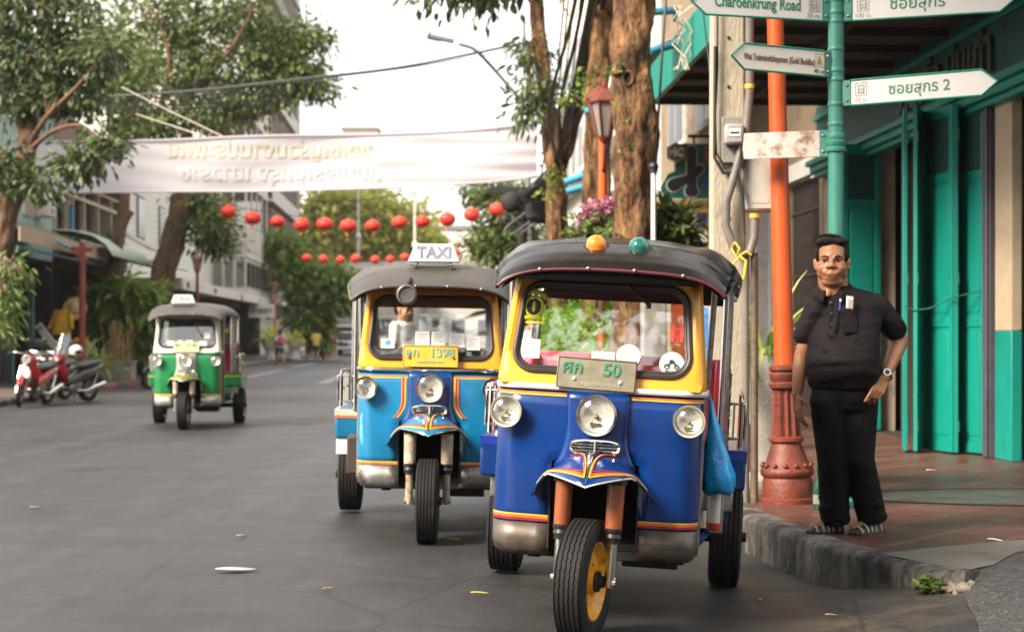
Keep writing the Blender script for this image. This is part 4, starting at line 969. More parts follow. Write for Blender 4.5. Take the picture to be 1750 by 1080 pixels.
# corrugated canopy hung from its wall
q = MB()
for k in range(60):
    x = 2.0 + k * .13
    q.loft([[(x + .13 * i / 4, .02, 6.3 + .02 * math.sin(2 * math.pi * i / 4)) for i in range(5)], [(x + .13 * i / 4, 2.2, 5.35 + .02 * math.sin(2 * math.pi * i / 4)) for i in range(5)]], False, False, False)
q.build('corrugated_canopy', mat('grey_corrugated', (.30, .30, .285), .5, .2, var=.2, scale=2, dirt=(.14, .10, .07), dcov=.38, dscale=2), NB, solid=.01)
q = MB(); q.bx(2, 9.8, 2.18, 2.23, 5.15, 5.40); q.build('canopy_edge', M_OLDW, NB)

# ---- hanging shop sign beyond the utility pole
SB = thing('shop_sign', 'dark green hexagon cornered shop sign with big black lettering outlined white', 'sign', (3.52, 30, 0), (0, 0, SA))
M_SGN = mat('sign_green', (.004, .105, .075), .4, var=.15, scale=3)
M_OUT = mat('sign_outline', (.52, .56, .50), .5, var=.1)
mmx = .0103
def sp(px, py): return ((px - 1215) * mmx + .0, 1.24 - (py - 577) * mmx)
poly = [sp(x, y) for x, y in ((1128, 318), (1140, 297), (1152, 292), (1152, 246), (1240, 244), (1240, 340), (1146, 340), (1128, 330))]
q = MB(); q.prism(poly, .10); q.build('panel', M_SGN, SB, bevel=.01)
q = MB(); q.tube([(x, -.004, z) for x, z in poly], .012, 6, closed=True); q.build('panel_rim', M_OUT, SB)
hexa = [(sp(1153, 261)[0] + .185 * math.cos(a), sp(1153, 261)[1] + .185 * math.sin(a)) for a in [math.pi / 6 + math.pi / 3 * i for i in range(6)]]
q = MB(); q.prism(hexa, .10, Matrix.Translation((0, -.115, 0))); h_ = q.build('badge', M_OUT, SB, bevel=.01)
q = MB(); cx_, cz_ = sp(1153, 261); q.tube([(cx_ + .155 * math.cos(a), -.12, cz_ + .155 * math.sin(a)) for a in [math.pi / 6 + math.pi / 3 * i for i in range(6)]], .016, 6, closed=True); q.build('badge_rim', mat('sign_red', (.42, .03, .025), .5), h_)
q = MB(); q.lathe([(.125, -.121), (.125, -.115)], (cx_, 0, cz_), 'y', 28); q.build('badge_disc', mat('badge_green', (.02, .16, .09), .5), h_)
q = MB(Matrix.Translation((cx_, -.125, cz_))); q.text('HC', .20, Matrix(), ext=.003, bold=.012); q.build('badge_lettering', mat('badge_white', (.7, .7, .66), .5), h_, smooth=0)
def caps(mb, a, c, r, y0, y1, r2=None):
    a = Vector(sp(*a)); c = Vector(sp(*c)); d = (c - a).normalized(); an = math.atan2(d.y, d.x); r2 = r2 or r; P = []
    for i in range(13): P.append((a.x + r * math.cos(an + math.pi / 2 + math.pi * i / 12), a.y + r * math.sin(an + math.pi / 2 + math.pi * i / 12)))
    for i in range(13): P.append((c.x + r2 * math.cos(an - math.pi / 2 + math.pi * i / 12), c.y + r2 * math.sin(an - math.pi / 2 + math.pi * i / 12)))
    mb.prism(P, y1 - y0, Matrix.Translation((0, y0, 0)))
for (nm, gr, y0, m_) in (('letter_outline', .018, -.020, M_OUT), ('letter', 0, -.028, M_BLK)):
    for j, (a, c, r, r2) in enumerate((((1181, 257), (1181, 322), .085, .085), ((1150, 316), (1178, 303), .115, .06), ((1175, 308), (1195, 288), .06, .075), ((1180, 326), (1184, 327), .11, .09))):
        q = MB(); caps(q, a, c, r + gr, y0 - .0015 * j, -.001, r2 + gr); q.build(nm, m_, SB)
q = MB(); cx_, cz_ = sp(1207, 311); q.prism([(cx_ + .10 * math.cos(a), cz_ + .10 * math.sin(a)) for a in [math.pi / 6 + math.pi / 3 * i for i in range(6)]], .02, Matrix.Translation((0, -.018, 0))); q.build('blue_hexagon', mat('sign_blue', (.02, .06, .28), .5), SB)
q = MB(); cx_, cz_ = sp(1211, 262); q.bx(cx_ - .06, cx_ + .06, -.018, -.001, cz_ - .13, cz_ + .13); q.build('red_patch', MATS['sign_red'], SB, bevel=.02)
q = MB(); q.bx(sp(1122, 0)[0], sp(1240, 0)[0], .0, .08, sp(0, 362)[1], sp(0, 342)[1]); q.build('lower_panel', mat('sign_yellow', (.34, .21, .03), .5, var=.25, scale=4), SB)
q = MB(Matrix.Translation((sp(1180, 0)[0], -.006, sp(0, 352)[1]))); q.text('จำหน่ายยาสมุนไพร', .12, Matrix(), ext=.002); q.build('sign_lettering', mat('sign_brown', (.10, .07, .03), .5), SB, smooth=0)
q = MB(); q.cyl((-.4, .05, 4.8), (.5, .05, 4.8), .03); q.cyl((-.3, .05, 4.2), (-.3, .05, 4.8), .02); q.cyl((.1, .05, 4.2), (.1, .05, 4.8), .02); q.build('sign_hanger', M_BLK, SB)
# orange pillar and purple poster board by the cream shophouse
t = thing('shop_pillar', 'orange painted square pillar below the green hanging sign', 'pillar', S(4.3, 33.0, PZ), (0, 0, SA)); q = MB(); q.bx(-.18, .18, -.18, .18, 0, 3.6); q.build('shaft', mat('orange_red_paint', (.50, .085, .022), .5, var=.2, scale=3), t, bevel=.02); q = MB(); q.bx(-.21, .21, -.21, .21, 3.6, 3.75); q.bx(-.21, .21, -.21, .21, 0, .2); q.build('cap', M_OLDW, t, bevel=.01)
q = MB(); q.bx(-.12, .12, -.190, -.182, 2.6, 3.0); q.bx(-.12, .12, -.190, -.182, 3.1, 3.45); q.build('paper_notice', M_PAPER, t)
t = thing('poster_board', 'purple poster board standing beside the orange pillar', 'poster board', S(4.72, 32.2, PZ), (0, 0, SA)); q = MB(); q.bx(-.15, .19, -.03, .03, 1.3, 3.6); q.build('board', mat('purple_poster', (.10, .07, .22), .5, var=.5, scale=6), t); q = MB(); q.bx(-.12, .16, -.036, -.031, 2.9, 3.2); q.bx(-.12, .16, -.036, -.031, 2.3, 2.6); q.build('poster_sheet', M_PAPER, t); q = MB(); q.bx(-.14, -.1, -.02, .02, 0, 1.3); q.bx(.14, .18, -.02, .02, 0, 1.3); q.build('leg', M_BLK, t)

# ---- farther right-hand shophouses
def shop_row(name, label, xr, Y0, Y1, H, wallm, winm, floors, side=1, groundm=None):
    T = thing(name, label, 'building', S(xr, Y0), (0, 0, RZ)); L_ = Y1 - Y0; s = side       # side +1: right of the street (front faces +y)
    D = -7 * s
    q = MB(); q.bx(0, L_, 0, D, 0 + PZ, H); q.build('wall', wallm, T)
    q = MB(); q.bx(.2, L_ - .2, .006 * s, .05 * s, PZ, 3.1); q.build('shopfront', groundm or M_INT, T)
    for f in range(floors):
        z = 3.9 + f * 3.2
        if z + 2 > H: break
        q = MB(); q.bx(-.02, L_ + .02, .002 * s, .55 * s, z - .55, z - .35); q.build('ledge', M_OLDW, T, bevel=.02)
        n = max(2, int(L_ / 2.6)); w_ = L_ / n
        for i in range(n):
            x0 = i * w_ + .35; x1 = (i + 1) * w_ - .35
            q = MB(); q.bx(x0, x1, .004 * s, .07 * s, z, z + 1.7); k = q.build('window_frame', M_OLDW, T)
            q = MB(); nn = 3
            for j in range(nn): q.bx(x0 + .07 + j * (x1 - x0 - .07) / nn, x0 + (j + 1) * (x1 - x0 - .07) / nn, .065 * s, .082 * s, z + .08, z + 1.62)
            q.build('pane', winm, k)
    q = MB(); q.bx(-.1, L_ + .1, .12 * s, D - .05 * s, H, H + .25); q.build('parapet', M_OLDW, T, bevel=.02)
    q = MB(); q.loft([[(-.1, .01 * s, 3.35), (L_ + .1, .01 * s, 3.35)], [(-.1, 1.9 * s, 2.95), (L_ + .1, 1.9 * s, 2.95)]], False, False, False); q.build('awning', M_GREYW, T, solid=.04)
    return T
M_WIN = MATS['window_dark']
M_OFFW = mat('off_white_wall', (.60, .57, .52), .8, var=.1, scale=1, dirt=(.36, .31, .26), dcov=.36, dscale=1.2)
shop_row('shophouse', 'white four storey shophouse with ledges rising behind the right hand trunks', 4.9, 42, 70, 15, M_OFFW, M_WIN, 4)
shop_row('shophouse', 'low grey shophouse far down the right side of the street', 4.9, 72, 108, 6.5, M_GREYW, M_WIN, 1)
shop_row('shophouse', 'beige low building near the far right end of the street', 4.4, 112, 150, 9.2, M_BEIGE, M_WIN, 2)
# ------------------------------------------------------------------ left side of the street (local y runs into the building)
def P(px, py, Y): return Vector(((px - 875) * Y / 2900, Y, EYE - (py - 577) * Y / 2900))
M_TPL = mat('pale_teal_plaster', (.30, .44, .40), .8, var=.15, scale=1.5, dirt=(.2, .2, .17), dcov=.42, dscale=1.6)
M_WOOD = mat('brown_timber', (.115, .05, .03), .7, var=.35, scale=3, stretch=(1, 1, .25))
M_CLAP = mat('white_clapboard', (.66, .66, .60), .7, var=.08, scale=2, dirt=(.4, .38, .33), dcov=.36, dscale=1.5)
M_CORR = mat('rusty_corrugated', (.17, .14, .115), .6, .1, var=.35, scale=2, dirt=(.09, .05, .03), dcov=.45, dscale=1.6)
M_CORG = mat('pale_green_sheet', (.42, .52, .43), .5, var=.15, scale=2, dirt=(.28, .29, .23), dcov=.42, dscale=2)
M_CONW = mat('weathered_white_wall', (.52, .49, .43), .8, var=.14, scale=.8, dirt=(.28, .25, .21), dcov=.42, dscale=.9)
M_TOW = mat('pale_grey_tower', (.50, .50, .51), .8, var=.1, scale=.5)
M_BRL = mat('brown_louvre', (.13, .085, .065), .7, var=.3, scale=2)
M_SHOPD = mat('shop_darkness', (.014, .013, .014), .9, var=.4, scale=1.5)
M_ROLL = mat('blue_grey_shutter', (.055, .062, .072), .5, .2, var=.2, scale=2)
def corr(mb, x0, x1, curve, step=.15, amp=.02):
    """corrugated sheet: curve is a list of (y,z) from wall to edge"""
    n = int((x1 - x0) / step)
    for y_, z_ in [(0, 0)]:
        xs_ = [x0 + (x1 - x0) * i / (n * 4) for i in range(n * 4 + 1)]
        mb.loft([[(x, y, z + amp * math.sin(2 * math.pi * i / 4)) for i, x in enumerate(xs_)] for y, z in curve], False, False, False)

A1 = thing('shophouse', 'pale teal plastered shophouse with rusty awning and open dark shop, leftmost on the street', 'shophouse', S(-11.3, 36), (0, 0, RZ))
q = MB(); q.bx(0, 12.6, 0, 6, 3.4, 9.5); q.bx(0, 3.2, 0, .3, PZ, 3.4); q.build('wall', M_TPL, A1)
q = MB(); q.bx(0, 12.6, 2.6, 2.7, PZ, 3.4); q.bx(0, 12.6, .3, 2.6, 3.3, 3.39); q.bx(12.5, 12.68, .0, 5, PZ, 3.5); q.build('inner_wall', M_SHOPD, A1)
q = MB()
for k in range(16): q.bx(3.2 + .28 * k, 3.2 + .28 * (k + 1) - .02, .02 + .03 * (k % 2), .06 + .03 * (k % 2), PZ, 3.2)
q.build('folding_shutter', M_ROLL, A1)
q = MB(); q.bx(7.75, 8.0, -.04, .12, PZ, 2.9); q.bx(10.0, 10.25, -.04, .12, PZ, 2.9); q.bx(8.0, 10.0, -.04, .12, 2.68, 2.9); q.build('door_frame', mat('teal_door_frame', (.09, .24, .22), .6, var=.2), A1, bevel=.015)
for x0 in (6.2, 8.9):
    q = MB(); q.bx(x0, x0 + 1.5, -.06, .0, 4.5, 5.5); k = q.build('window_frame', M_OLDW, A1)
    q = MB()
    for j in range(12): q.bx(x0 + .1, x0 + 1.4, -.10, -.055, 4.56 + .075 * j, 4.61 + .075 * j)
    q.build('louvre', M_CREAM, k)
q = MB(); q.bx(10.3, 11.0, -.45, -.05, 4.55, 5.1); k = q.build('air_conditioner', M_OLDW, A1, bevel=.02)
q = MB(); q.lathe([(.2, -.455), (.19, -.462), (.02, -.462)], (10.6, 0, 4.82), 'y', 20); q.build('fan_grille', M_STEEL, k)
q = MB(); corr(q, 0, 9.6, [(0, 4.25), (-1.0, 3.95), (-2.05, 3.55)]); q.build('awning', M_CORR, A1, solid=.012)
q = MB(); q.bx(0, 9.6, -2.09, -2.05, 3.30, 3.60); q.build('awning_valance', mat('striped_valance', (.34, .27, .18), .7, var=.5, scale=3, stretch=(7, 1, .2)), A1)
q = MB(); corr(q, 8.2, 14.5, [(-.9, 4.05), (-1.5, 4.02), (-2.0, 3.9), (-2.35, 3.66), (-2.5, 3.38)], .2, .022); q.build('rolled_awning', M_CORG, A1, solid=.012)
q = MB(); q.cyl((0.5, -1.9, 3.2), (9, -1.9, 3.2), .03); q.cyl((3, -2.2, 3.45), (6, -2.2, 3.30), .035); q.build('awning_pole', mat('blue_pole', (.05, .28, .42), .5), A1)

A2 = thing('timber_house', 'brown timber upper floor house with balcony posts behind the slim trunk', 'house', S(-11.3, 48.7), (0, 0, RZ))
q = MB(); q.bx(0, 11.2, 1.2, 6, 3.5, 8.6); q.bx(0, 11.2, -.1, 1.2, 3.55, 3.75); q.build('wall', M_WOOD, A2)
q = MB(); q.bx(0, 11.2, 2.2, 2.3, PZ, 3.5); q.bx(11.05, 11.2, .0, 6, PZ, 3.5); q.build('inner_wall', M_SHOPD, A2)
for x0 in (.8, 3.4, 6.2, 8.8):
    q = MB(); q.bx(x0, x0 + 1.7, 1.13, 1.2, 4.3, 6.2); k = q.build('window_frame', mat('red_brown_frame', (.15, .035, .02), .6), A2)
    q = MB(); q.bx(x0 + .1, x0 + .8, 1.115, 1.135, 4.4, 6.1); q.bx(x0 + .9, x0 + 1.6, 1.115, 1.135, 4.4, 6.1); q.build('pane', M_WIN, k)
for x in (.1, 1.9, 2.5, 4.2, 6.4, 8.6, 11.1):
    q = MB(); q.bx(x - .07, x + .07, -.05, .09, 3.75, 5.9); q.build('balcony_post', mat('pale_timber', (.46, .40, .30), .7, var=.25) if x > .2 else M_CREAM, A2)
q = MB(); q.bx(0, 11.2, -.08, .0, 5.45, 5.56); q.bx(0, 11.2, -.08, 0, 5.86, 5.95); q.build('balcony_rail', MATS['pale_timber'], A2)
q = MB(); corr(q, 3.2, 11.2, [(-.10, 4.55), (-.12, 3.7)], .22, .02); q.build('balcony_panel', mat('ribbed_grey_panel', (.22, .19, .16), .6, var=.3, scale=3), A2, solid=.01)
q = MB(); q.cyl((1.9, -.12, 3.8), (1.9, -.12, 5.2), .07); q.build('drain_pipe', MATS['blue_pole'], A2)
q = MB(); corr(q, -.2, 11.4, [(3, 8.0), (-.6, 6.2)], .25, .03); q.build('roof', M_CORR, A2, solid=.02)
for (x0, x1, z) in ((.5, 5.2, 3.62), (3.6, 8.6, 3.45), (6.4, 11.4, 3.60)):
    q = MB(); q.loft([[(x0, -.12, z + .45), (x1, -.12, z + .45)], [(x0, -2.2, z), (x1, -2.2, z)]], False, False, False); q.build('awning', M_CORG, A2, solid=.05)
q = MB(); q.loft([[(7, -.2, 4.9), (11, -.2, 4.9)], [(7, -1.6, 4.15), (11, -1.6, 4.15)]], False, False, False); q.build('tilted_panel', mat('grey_tin', (.30, .29, .26), .5, .2, var=.3, scale=2), A2, solid=.04)

A3 = thing('clapboard_house', 'white clapboard house between the timber balcony and the thick leaning trunk', 'house', S(-11.3, 60), (0, 0, RZ))
q = MB(); q.bx(0, 18.5, .05, 6, 3.4, 10.5); q.build('wall', M_CLAP, A3)
q = MB()
for k in range(30): q.box((9.25, .03, 3.6 + .23 * k), (18.5, .03, .2), (R(8), 0, 0))
q.bx(-.04, -.005, .05, 4, 3.4, 10.5); q.build('clapboard', M_CLAP, A3)
q = MB(); q.bx(0, 18.5, 1.5, 1.6, PZ, 3.4); q.bx(18.35, 18.5, .05, 6, PZ, 3.4); q.build('inner_wall', M_SHOPD, A3)
for x0 in (2.5, 7.5, 12.5):
    q = MB(); q.bx(x0, x0 + 1.6, -.05, .0, 4.9, 6.5); k = q.build('window_frame', M_GREYW, A3); q = MB(); q.bx(x0 + .1, x0 + 1.5, -.065, -.045, 5, 6.4); q.build('pane', M_WIN, k)
q = MB(); q.bx(0, 18.5, -2.04, -1.98, 2.95, 3.36); q.bx(-.05, 0, -1.98, .0, 2.95, 3.36); q.build('canopy_fascia', M_OFFW, A3, bevel=.01)
q = MB(); q.bx(0, 18.5, -1.98, 1.4, 3.2, 3.3); q.build('canopy', M_CONW, A3)
q = MB(); q.ball((1.2, -2.06, 3.15), (.12, .06, .12)); q.ball((9.0, -2.06, 3.15), (.12, .06, .12)); q.build('fascia_lamp', M_BLK, A3)

A4 = thing('concrete_block', 'weathered white concrete block with overhanging balcony and barred windows', 'building', S(-11.3, 79), (0, 0, RZ))
q = MB(); q.bx(0, 29, 0, 8, 3.4, 15.5); q.bx(5.0, 15.6, -1.66, .0, 3.42, 5.2); q.build('wall', M_CONW, A4)
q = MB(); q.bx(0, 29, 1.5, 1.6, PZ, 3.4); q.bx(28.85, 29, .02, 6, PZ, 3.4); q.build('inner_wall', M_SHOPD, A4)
for f, z in enumerate((5.2, 8.8, 12.3)):
    q = MB(); q.bx(4.9, 15.7, -1.74, -.01, z + .02, z + .22); q.bx(4.9, 15.7, -1.74, -1.62, z + .22, z + 1.62); q.bx(4.9, 5.02, -1.62, -.01, z + .22, z + 1.62); q.bx(15.58, 15.7, -1.62, -.01, z + .22, z + 1.62); k = q.build('balcony', M_CONW, A4, bevel=.015)
    if f == 0:
        q = MB()
        for i in range(14): x = 4.9 + .78 * i + .3; q.bx(x, x + .04, -1.752, -1.742, z + .25, z + 1.6)
        q.build('panel_joint', M_GREYW, k)
    q = MB()
    for i in range(5): x = 4.95 + 2.66 * i; q.bx(x, x + .1, -1.72, -1.62, z + 1.62, z + 3.58)
    for yy in (-1.1, -.5): q.bx(4.92, 5.02, yy, yy + .1, z + 1.62, z + 3.58)
    q.build('balcony_post', M_OLDW, A4)
    q = MB(); q.bx(5.3, 15.3, -.012, -.004, z + .3, z + 3.2); q.build('dark_doorway', M_WIN, A4)
for i in range(5):
    x0 = 5.2 + 2.1 * i; q = MB(); q.bx(x0, x0 + 1.7, -1.69, -1.665, 3.75, 5.05); k = q.build('window_frame', M_CREAM, A4); q = MB()
    for j in range(11): q.bx(x0 + .06 + j * .155, x0 + .085 + j * .155, -1.715, -1.692, 3.8, 5.0)
    q.build('window_bars', M_BLK, k)
for i, y0 in enumerate((-1.60, -1.05, -.5)):
    q = MB(); q.bx(4.975, 4.995, y0, y0 + .42, 3.75, 5.05); k = q.build('window_frame', M_WIN, A4); q = MB()
    for j in range(4): q.bx(4.955, 4.972, y0 + .03 + .11 * j, y0 + .055 + .11 * j, 3.75, 5.05)
    q.build('window_bars', M_OLDW, k)
q = MB(); q.bx(0, 16.6, -2.10, -2.02, 2.95, 3.36); q.build('canopy_fascia', M_OFFW, A4, bevel=.01)
q = MB(); q.bx(0, 16.6, -2.02, 1.4, 3.2, 3.32); q.loft([[(14, -2.1, 3.3), (24, -2.1, 3.3)], [(14, -2.9, 2.9), (24, -2.9, 2.9)]], False, False, False); q.build('canopy', M_CONW, A4, solid=.03)
for k in range(9):
    q = MB(); q.bx(18 + 1.2 * k, 18.9 + 1.2 * k, -.05, -.004, 4.4, 6.2); k2 = q.build('window_frame', M_BRL, A4); q = MB(); q.bx(18.1 + 1.2 * k, 18.8 + 1.2 * k, -.065, -.045, 4.5, 6.1); q.build('pane', M_WIN, k2)
t = thing('shop_sign', 'white sign board with black lettering under the far canopy', 'sign', S(-9.15, 86), (0, 0, SA)); q = MB(); q.bx(-.55, .75, 0, .08, 2.25, 2.95); q.build('panel', M_OFFW, t, bevel=.01); q = MB(Matrix.Translation((.1, -.008, 2.6))); q.text('ขายยา', .42, Matrix(), ext=.004, bold=.01); q.build('sign_lettering', M_BLK, t, smooth=0); q = MB(); q.cyl((0, .04, 2.95), (0, .04, 3.2), .02); q.build('hanger', M_BLK, t)
t = thing('shop_sign', 'small pale teal sign board hung left of the white lettered sign', 'sign', S(-10.3, 84), (0, 0, SA)); q = MB(); q.bx(-.35, .35, 0, .07, 2.7, 3.1); q.build('panel', mat('pale_teal_sign', (.30, .44, .36), .5), t, bevel=.01); q = MB(); q.cyl((0, .03, 3.1), (0, .03, 3.2), .02); q.build('hanger', M_BLK, t)

A5 = thing('apartment_tower', 'tall pale grey apartment tower with ribbed end and brown louvres behind the left trees', 'building', S(-11.6, 109), (0, 0, RZ))
q = MB(); q.bx(0, 22, 0, 14, PZ, 33); q.bx(22, 40, .6, 14, PZ, 33); q.build('wall', M_TOW, A5)
for f in range(9):
    z = 3.4 + 3.3 * f
    q = MB(); q.bx(0, 21.9, -1.0, -.01, z, z + .18); q.bx(0, 21.9, -1.0, -.92, z + .18, z + 1.0); q.build('balcony', M_CONW if f % 3 else M_GREYW, A5)
    q = MB()
    for i in range(14): q.bx(.4 + 1.55 * i, 1.3 + 1.55 * i, -.9, -.02, z + 1.02, z + 2.9)
    q.build('louvre', M_BRL, A5)
q = MB()
for i in range(36): q.bx(22.2 + .5 * i, 22.35 + .5 * i, .3, .59, PZ, 33)
for f in range(40): q.bx(22, 40, .40, .55, 1 + .8 * f, 1.12 + .8 * f)
q.build('sun_screen', M_TOW, A5)

# far buildings closing the view
def far_block(name, label, px0, px1, pytop, Y, m, extra=None):
    a = P(px0, pytop, Y); b_ = P(px1, pytop, Y); t = thing(name, label, 'building', ((a.x + b_.x) / 2, Y, 0)); w = b_.x - a.x; h = a.z
    q = MB(); q.bx(-w / 2, w / 2, 0, 12, 0, h); q.build('wall', m, t)
    q = MB(); q.bx(-w / 2 - .2, w / 2 + .2, -.2, 12.2, h, h + .4); q.build('roof', M_GREYW, t)
    n = max(2, int(w / 2.2))
    for f in range(int((h - 2) / 3.2)):
        for i in range(n):
            x = -w / 2 + w * (i + .25) / n; q = MB(); q.bx(x, x + w / n * .5, -.04, -.005, 1.5 + 3.2 * f, 3.1 + 3.2 * f); q.build('window', M_WIN, t)
    return t
far_block('apartment_block', 'long pale cream building closing the far end of the street', 716, 850, 392, 175, M_OFFW)
far_block('apartment_block', 'grey roofed building behind the far trees above the banner', 585, 645, 222, 260, M_BEIGE)
far_block('shophouse', 'low dark shophouse closing the far street behind the box truck', 470, 720, 505, 168, M_GREYW)
# ------------------------------------------------------------------ trees and plants
M_BARKL = mat('orange_brown_bark', (.23, .125, .06), .95, var=.5, scale=9, bump=5, bscale=11, dirt=(.055, .032, .02), dcov=.52, dscale=7, stretch=(1, 1, .4), spec=.15)
M_BARKD = mat('brown_bark', (.15, .08, .045), .9, var=.4, scale=4, bump=2.5, bscale=10, dirt=(.045, .028, .02), dcov=.45, dscale=4, stretch=(1, 1, .4))
L_DK = leafmat('dark_leaf', (.032, .066, .022), (.175, .225, .085), .40)
L_MD = leafmat('mid_leaf', (.040, .088, .022), (.215, .275, .075), .42)
L_LT = leafmat('light_leaf', (.10, .19, .02), (.27, .36, .07), .45)
L_YL = leafmat('yellow_green_leaf', (.40, .46, .06), (.78, .72, .20), .45)
L_FR = leafmat('fresh_leaf', (.07, .15, .03), (.26, .34, .09), .42)
L_PK = leafmat('pink_petal', (.40, .13, .22), (.62, .32, .40), .4)
L_VAR = leafmat('striped_leaf', (.12, .24, .03), (.52, .56, .20), .35, .35)
def bark(pts, rs, seg=22, n=14, knots=0.16, mb=None, rough=.035):
    """trunk or limb with swellings"""
    mb = mb or MB(); pts = [Vector(p) for p in pts]; out = []; rr = []
    k = len(pts) - 1
    for i in range(seg + 1):
        t = i / seg * k; j = min(int(t), k - 1); f = t - j
        p0 = pts[max(j - 1, 0)]; p1 = pts[j]; p2 = pts[j + 1]; p3 = pts[min(j + 2, k)]
        p = .5 * ((2 * p1) + (p2 - p0) * f + (2 * p0 - 5 * p1 + 4 * p2 - p3) * f * f + (3 * p1 - p0 - 3 * p2 + p3) * f ** 3)
        r = rs[j] + (rs[j + 1] - rs[j]) * f; out.append(p); rr.append(r)
    up = Vector((.2, 1, .1)); rings = []
    ph = random.random() * 9
    for i, p in enumerate(out):
        t = (out[min(i + 1, seg)] - out[max(i - 1, 0)]).normalized(); a = t.cross(up).normalized(); b_ = a.cross(t)
        rings.append([p + (a * math.cos(q) + b_ * math.sin(q)) * rr[i] * (1 + knots * math.sin(3 * q + i * 18. / seg + ph) * math.sin(i * 28. / seg + ph) + knots * .5 * math.sin(7 * q - i * 10. / seg) + random.uniform(-rough, rough)) for q in [2 * math.pi * x / n for x in range(n)]])
    return mb.loft(rings)
def tree(name, label, base, trunk, limbs, ells, per, leaves, lsize, lm, barkm, spread, droop=.5, group=None, twigs=True, shell=.5):
    base = Vector(base); T = thing(name, label, 'tree', base, (0, 0, 0), group)
    L = lambda p: Vector(p) - base
    m = bark([L(p) for p in trunk[0]], trunk[1], 90, 30)
    T_ = m.build('trunk', barkm, T, smooth=60)
    if limbs:
        m = MB()
        for pts, rs in limbs: bark([L(p) for p in pts], rs, 12, 8, .1, m)
        if twigs:
            for (c, r, k) in ells:
                for _ in range(5):
                    u = Vector(np.random.normal(0, 1, 3)).normalized(); e = Vector(c) + Vector((u.x * r[0], u.y * r[1], u.z * r[2])) * .9
                    s_ = min((p for pts, rs in limbs for p in pts[1:]), key=lambda p: (Vector(p) - Vector(c)).length)
                    mid = Vector(s_).lerp(e, .5) + Vector((0, 0, .1 * (e - Vector(s_)).length))
                    m.tube([L(s_), L(mid), L(e)], [.028, .018, .008], 5)
        m.build('limb', barkm, T, smooth=60)
    if ells:
        Pn, D = sprays(ells, per, leaves, spread, shell)
        leaf_mesh('crown', np.array(Pn) - np.array(base), D, lsize[0], lsize[1], lm, T, droop)
    return T
def E(px, py, rx, ry, Y, k=1., dy=None, rd=None):
    s = Y / 2900; return (P(px, py, Y + (dy or 0)), ((rx * s), (rd if rd else max(rx, ry) * s * .9), ry * s), k)

# left front tree, leaning trunk at the picture's left edge
Y = 31.
tree('street_tree', 'leaning street tree with drooping dark leaves in front of the banner at far left', P(-62, 690, Y),
     ([P(-62, 695, Y), P(-40, 560, Y), P(-8, 440, Y), P(18, 350, Y), P(42, 275, Y), P(52, 225, Y)], [.30, .25, .20, .19, .17, .15]),
     [([P(44, 270, Y), P(30, 190, Y), P(15, 110, Y), P(10, 0, Y), P(5, -120, Y)], [.10, .08, .06, .05, .03]), ([P(50, 230, Y), P(60, 140, Y + .5), P(85, 40, Y + 1), P(90, -80, Y + 1)], [.12, .09, .07, .04]),
      ([P(48, 250, Y), P(80, 200, Y - .5), P(130, 150, Y - 1), P(180, 90, Y - 1)], [.075, .05, .03, .012]), ([P(45, 262, Y), P(90, 225, Y - .5), P(140, 215, Y - .8), P(175, 245, Y - 1)], [.06, .04, .03, .015]), ([P(30, 320, Y), P(55, 300, Y - .5), P(70, 305, Y - .6)], [.04, .03, .012]), ([P(20, 345, Y), P(-5, 280, Y - .4), P(10, 255, Y - .6)], [.06, .04, .02])],
     [E(20, 10, 90, 55, Y), E(110, 20, 85, 60, Y), E(60, 95, 90, 45, Y), E(150, 95, 50, 40, Y), E(185, 85, 30, 30, Y, .5, -1), E(30, 165, 60, 40, Y, .8), E(110, 160, 60, 38, Y), E(150, 265, 34, 22, Y, .45, -1), E(185, 243, 20, 10, Y, .3, -1), E(128, 285, 16, 14, Y, .3, -1), E(62, 318, 18, 14, Y, .35, -.6), E(8, 280, 20, 34, Y, .5, -.5), E(60, -70, 150, 60, Y, .8), E(-60, 60, 90, 110, Y, .8)],
     58, 15, (.175, .08), L_DK, M_BARKD, .19, .75)
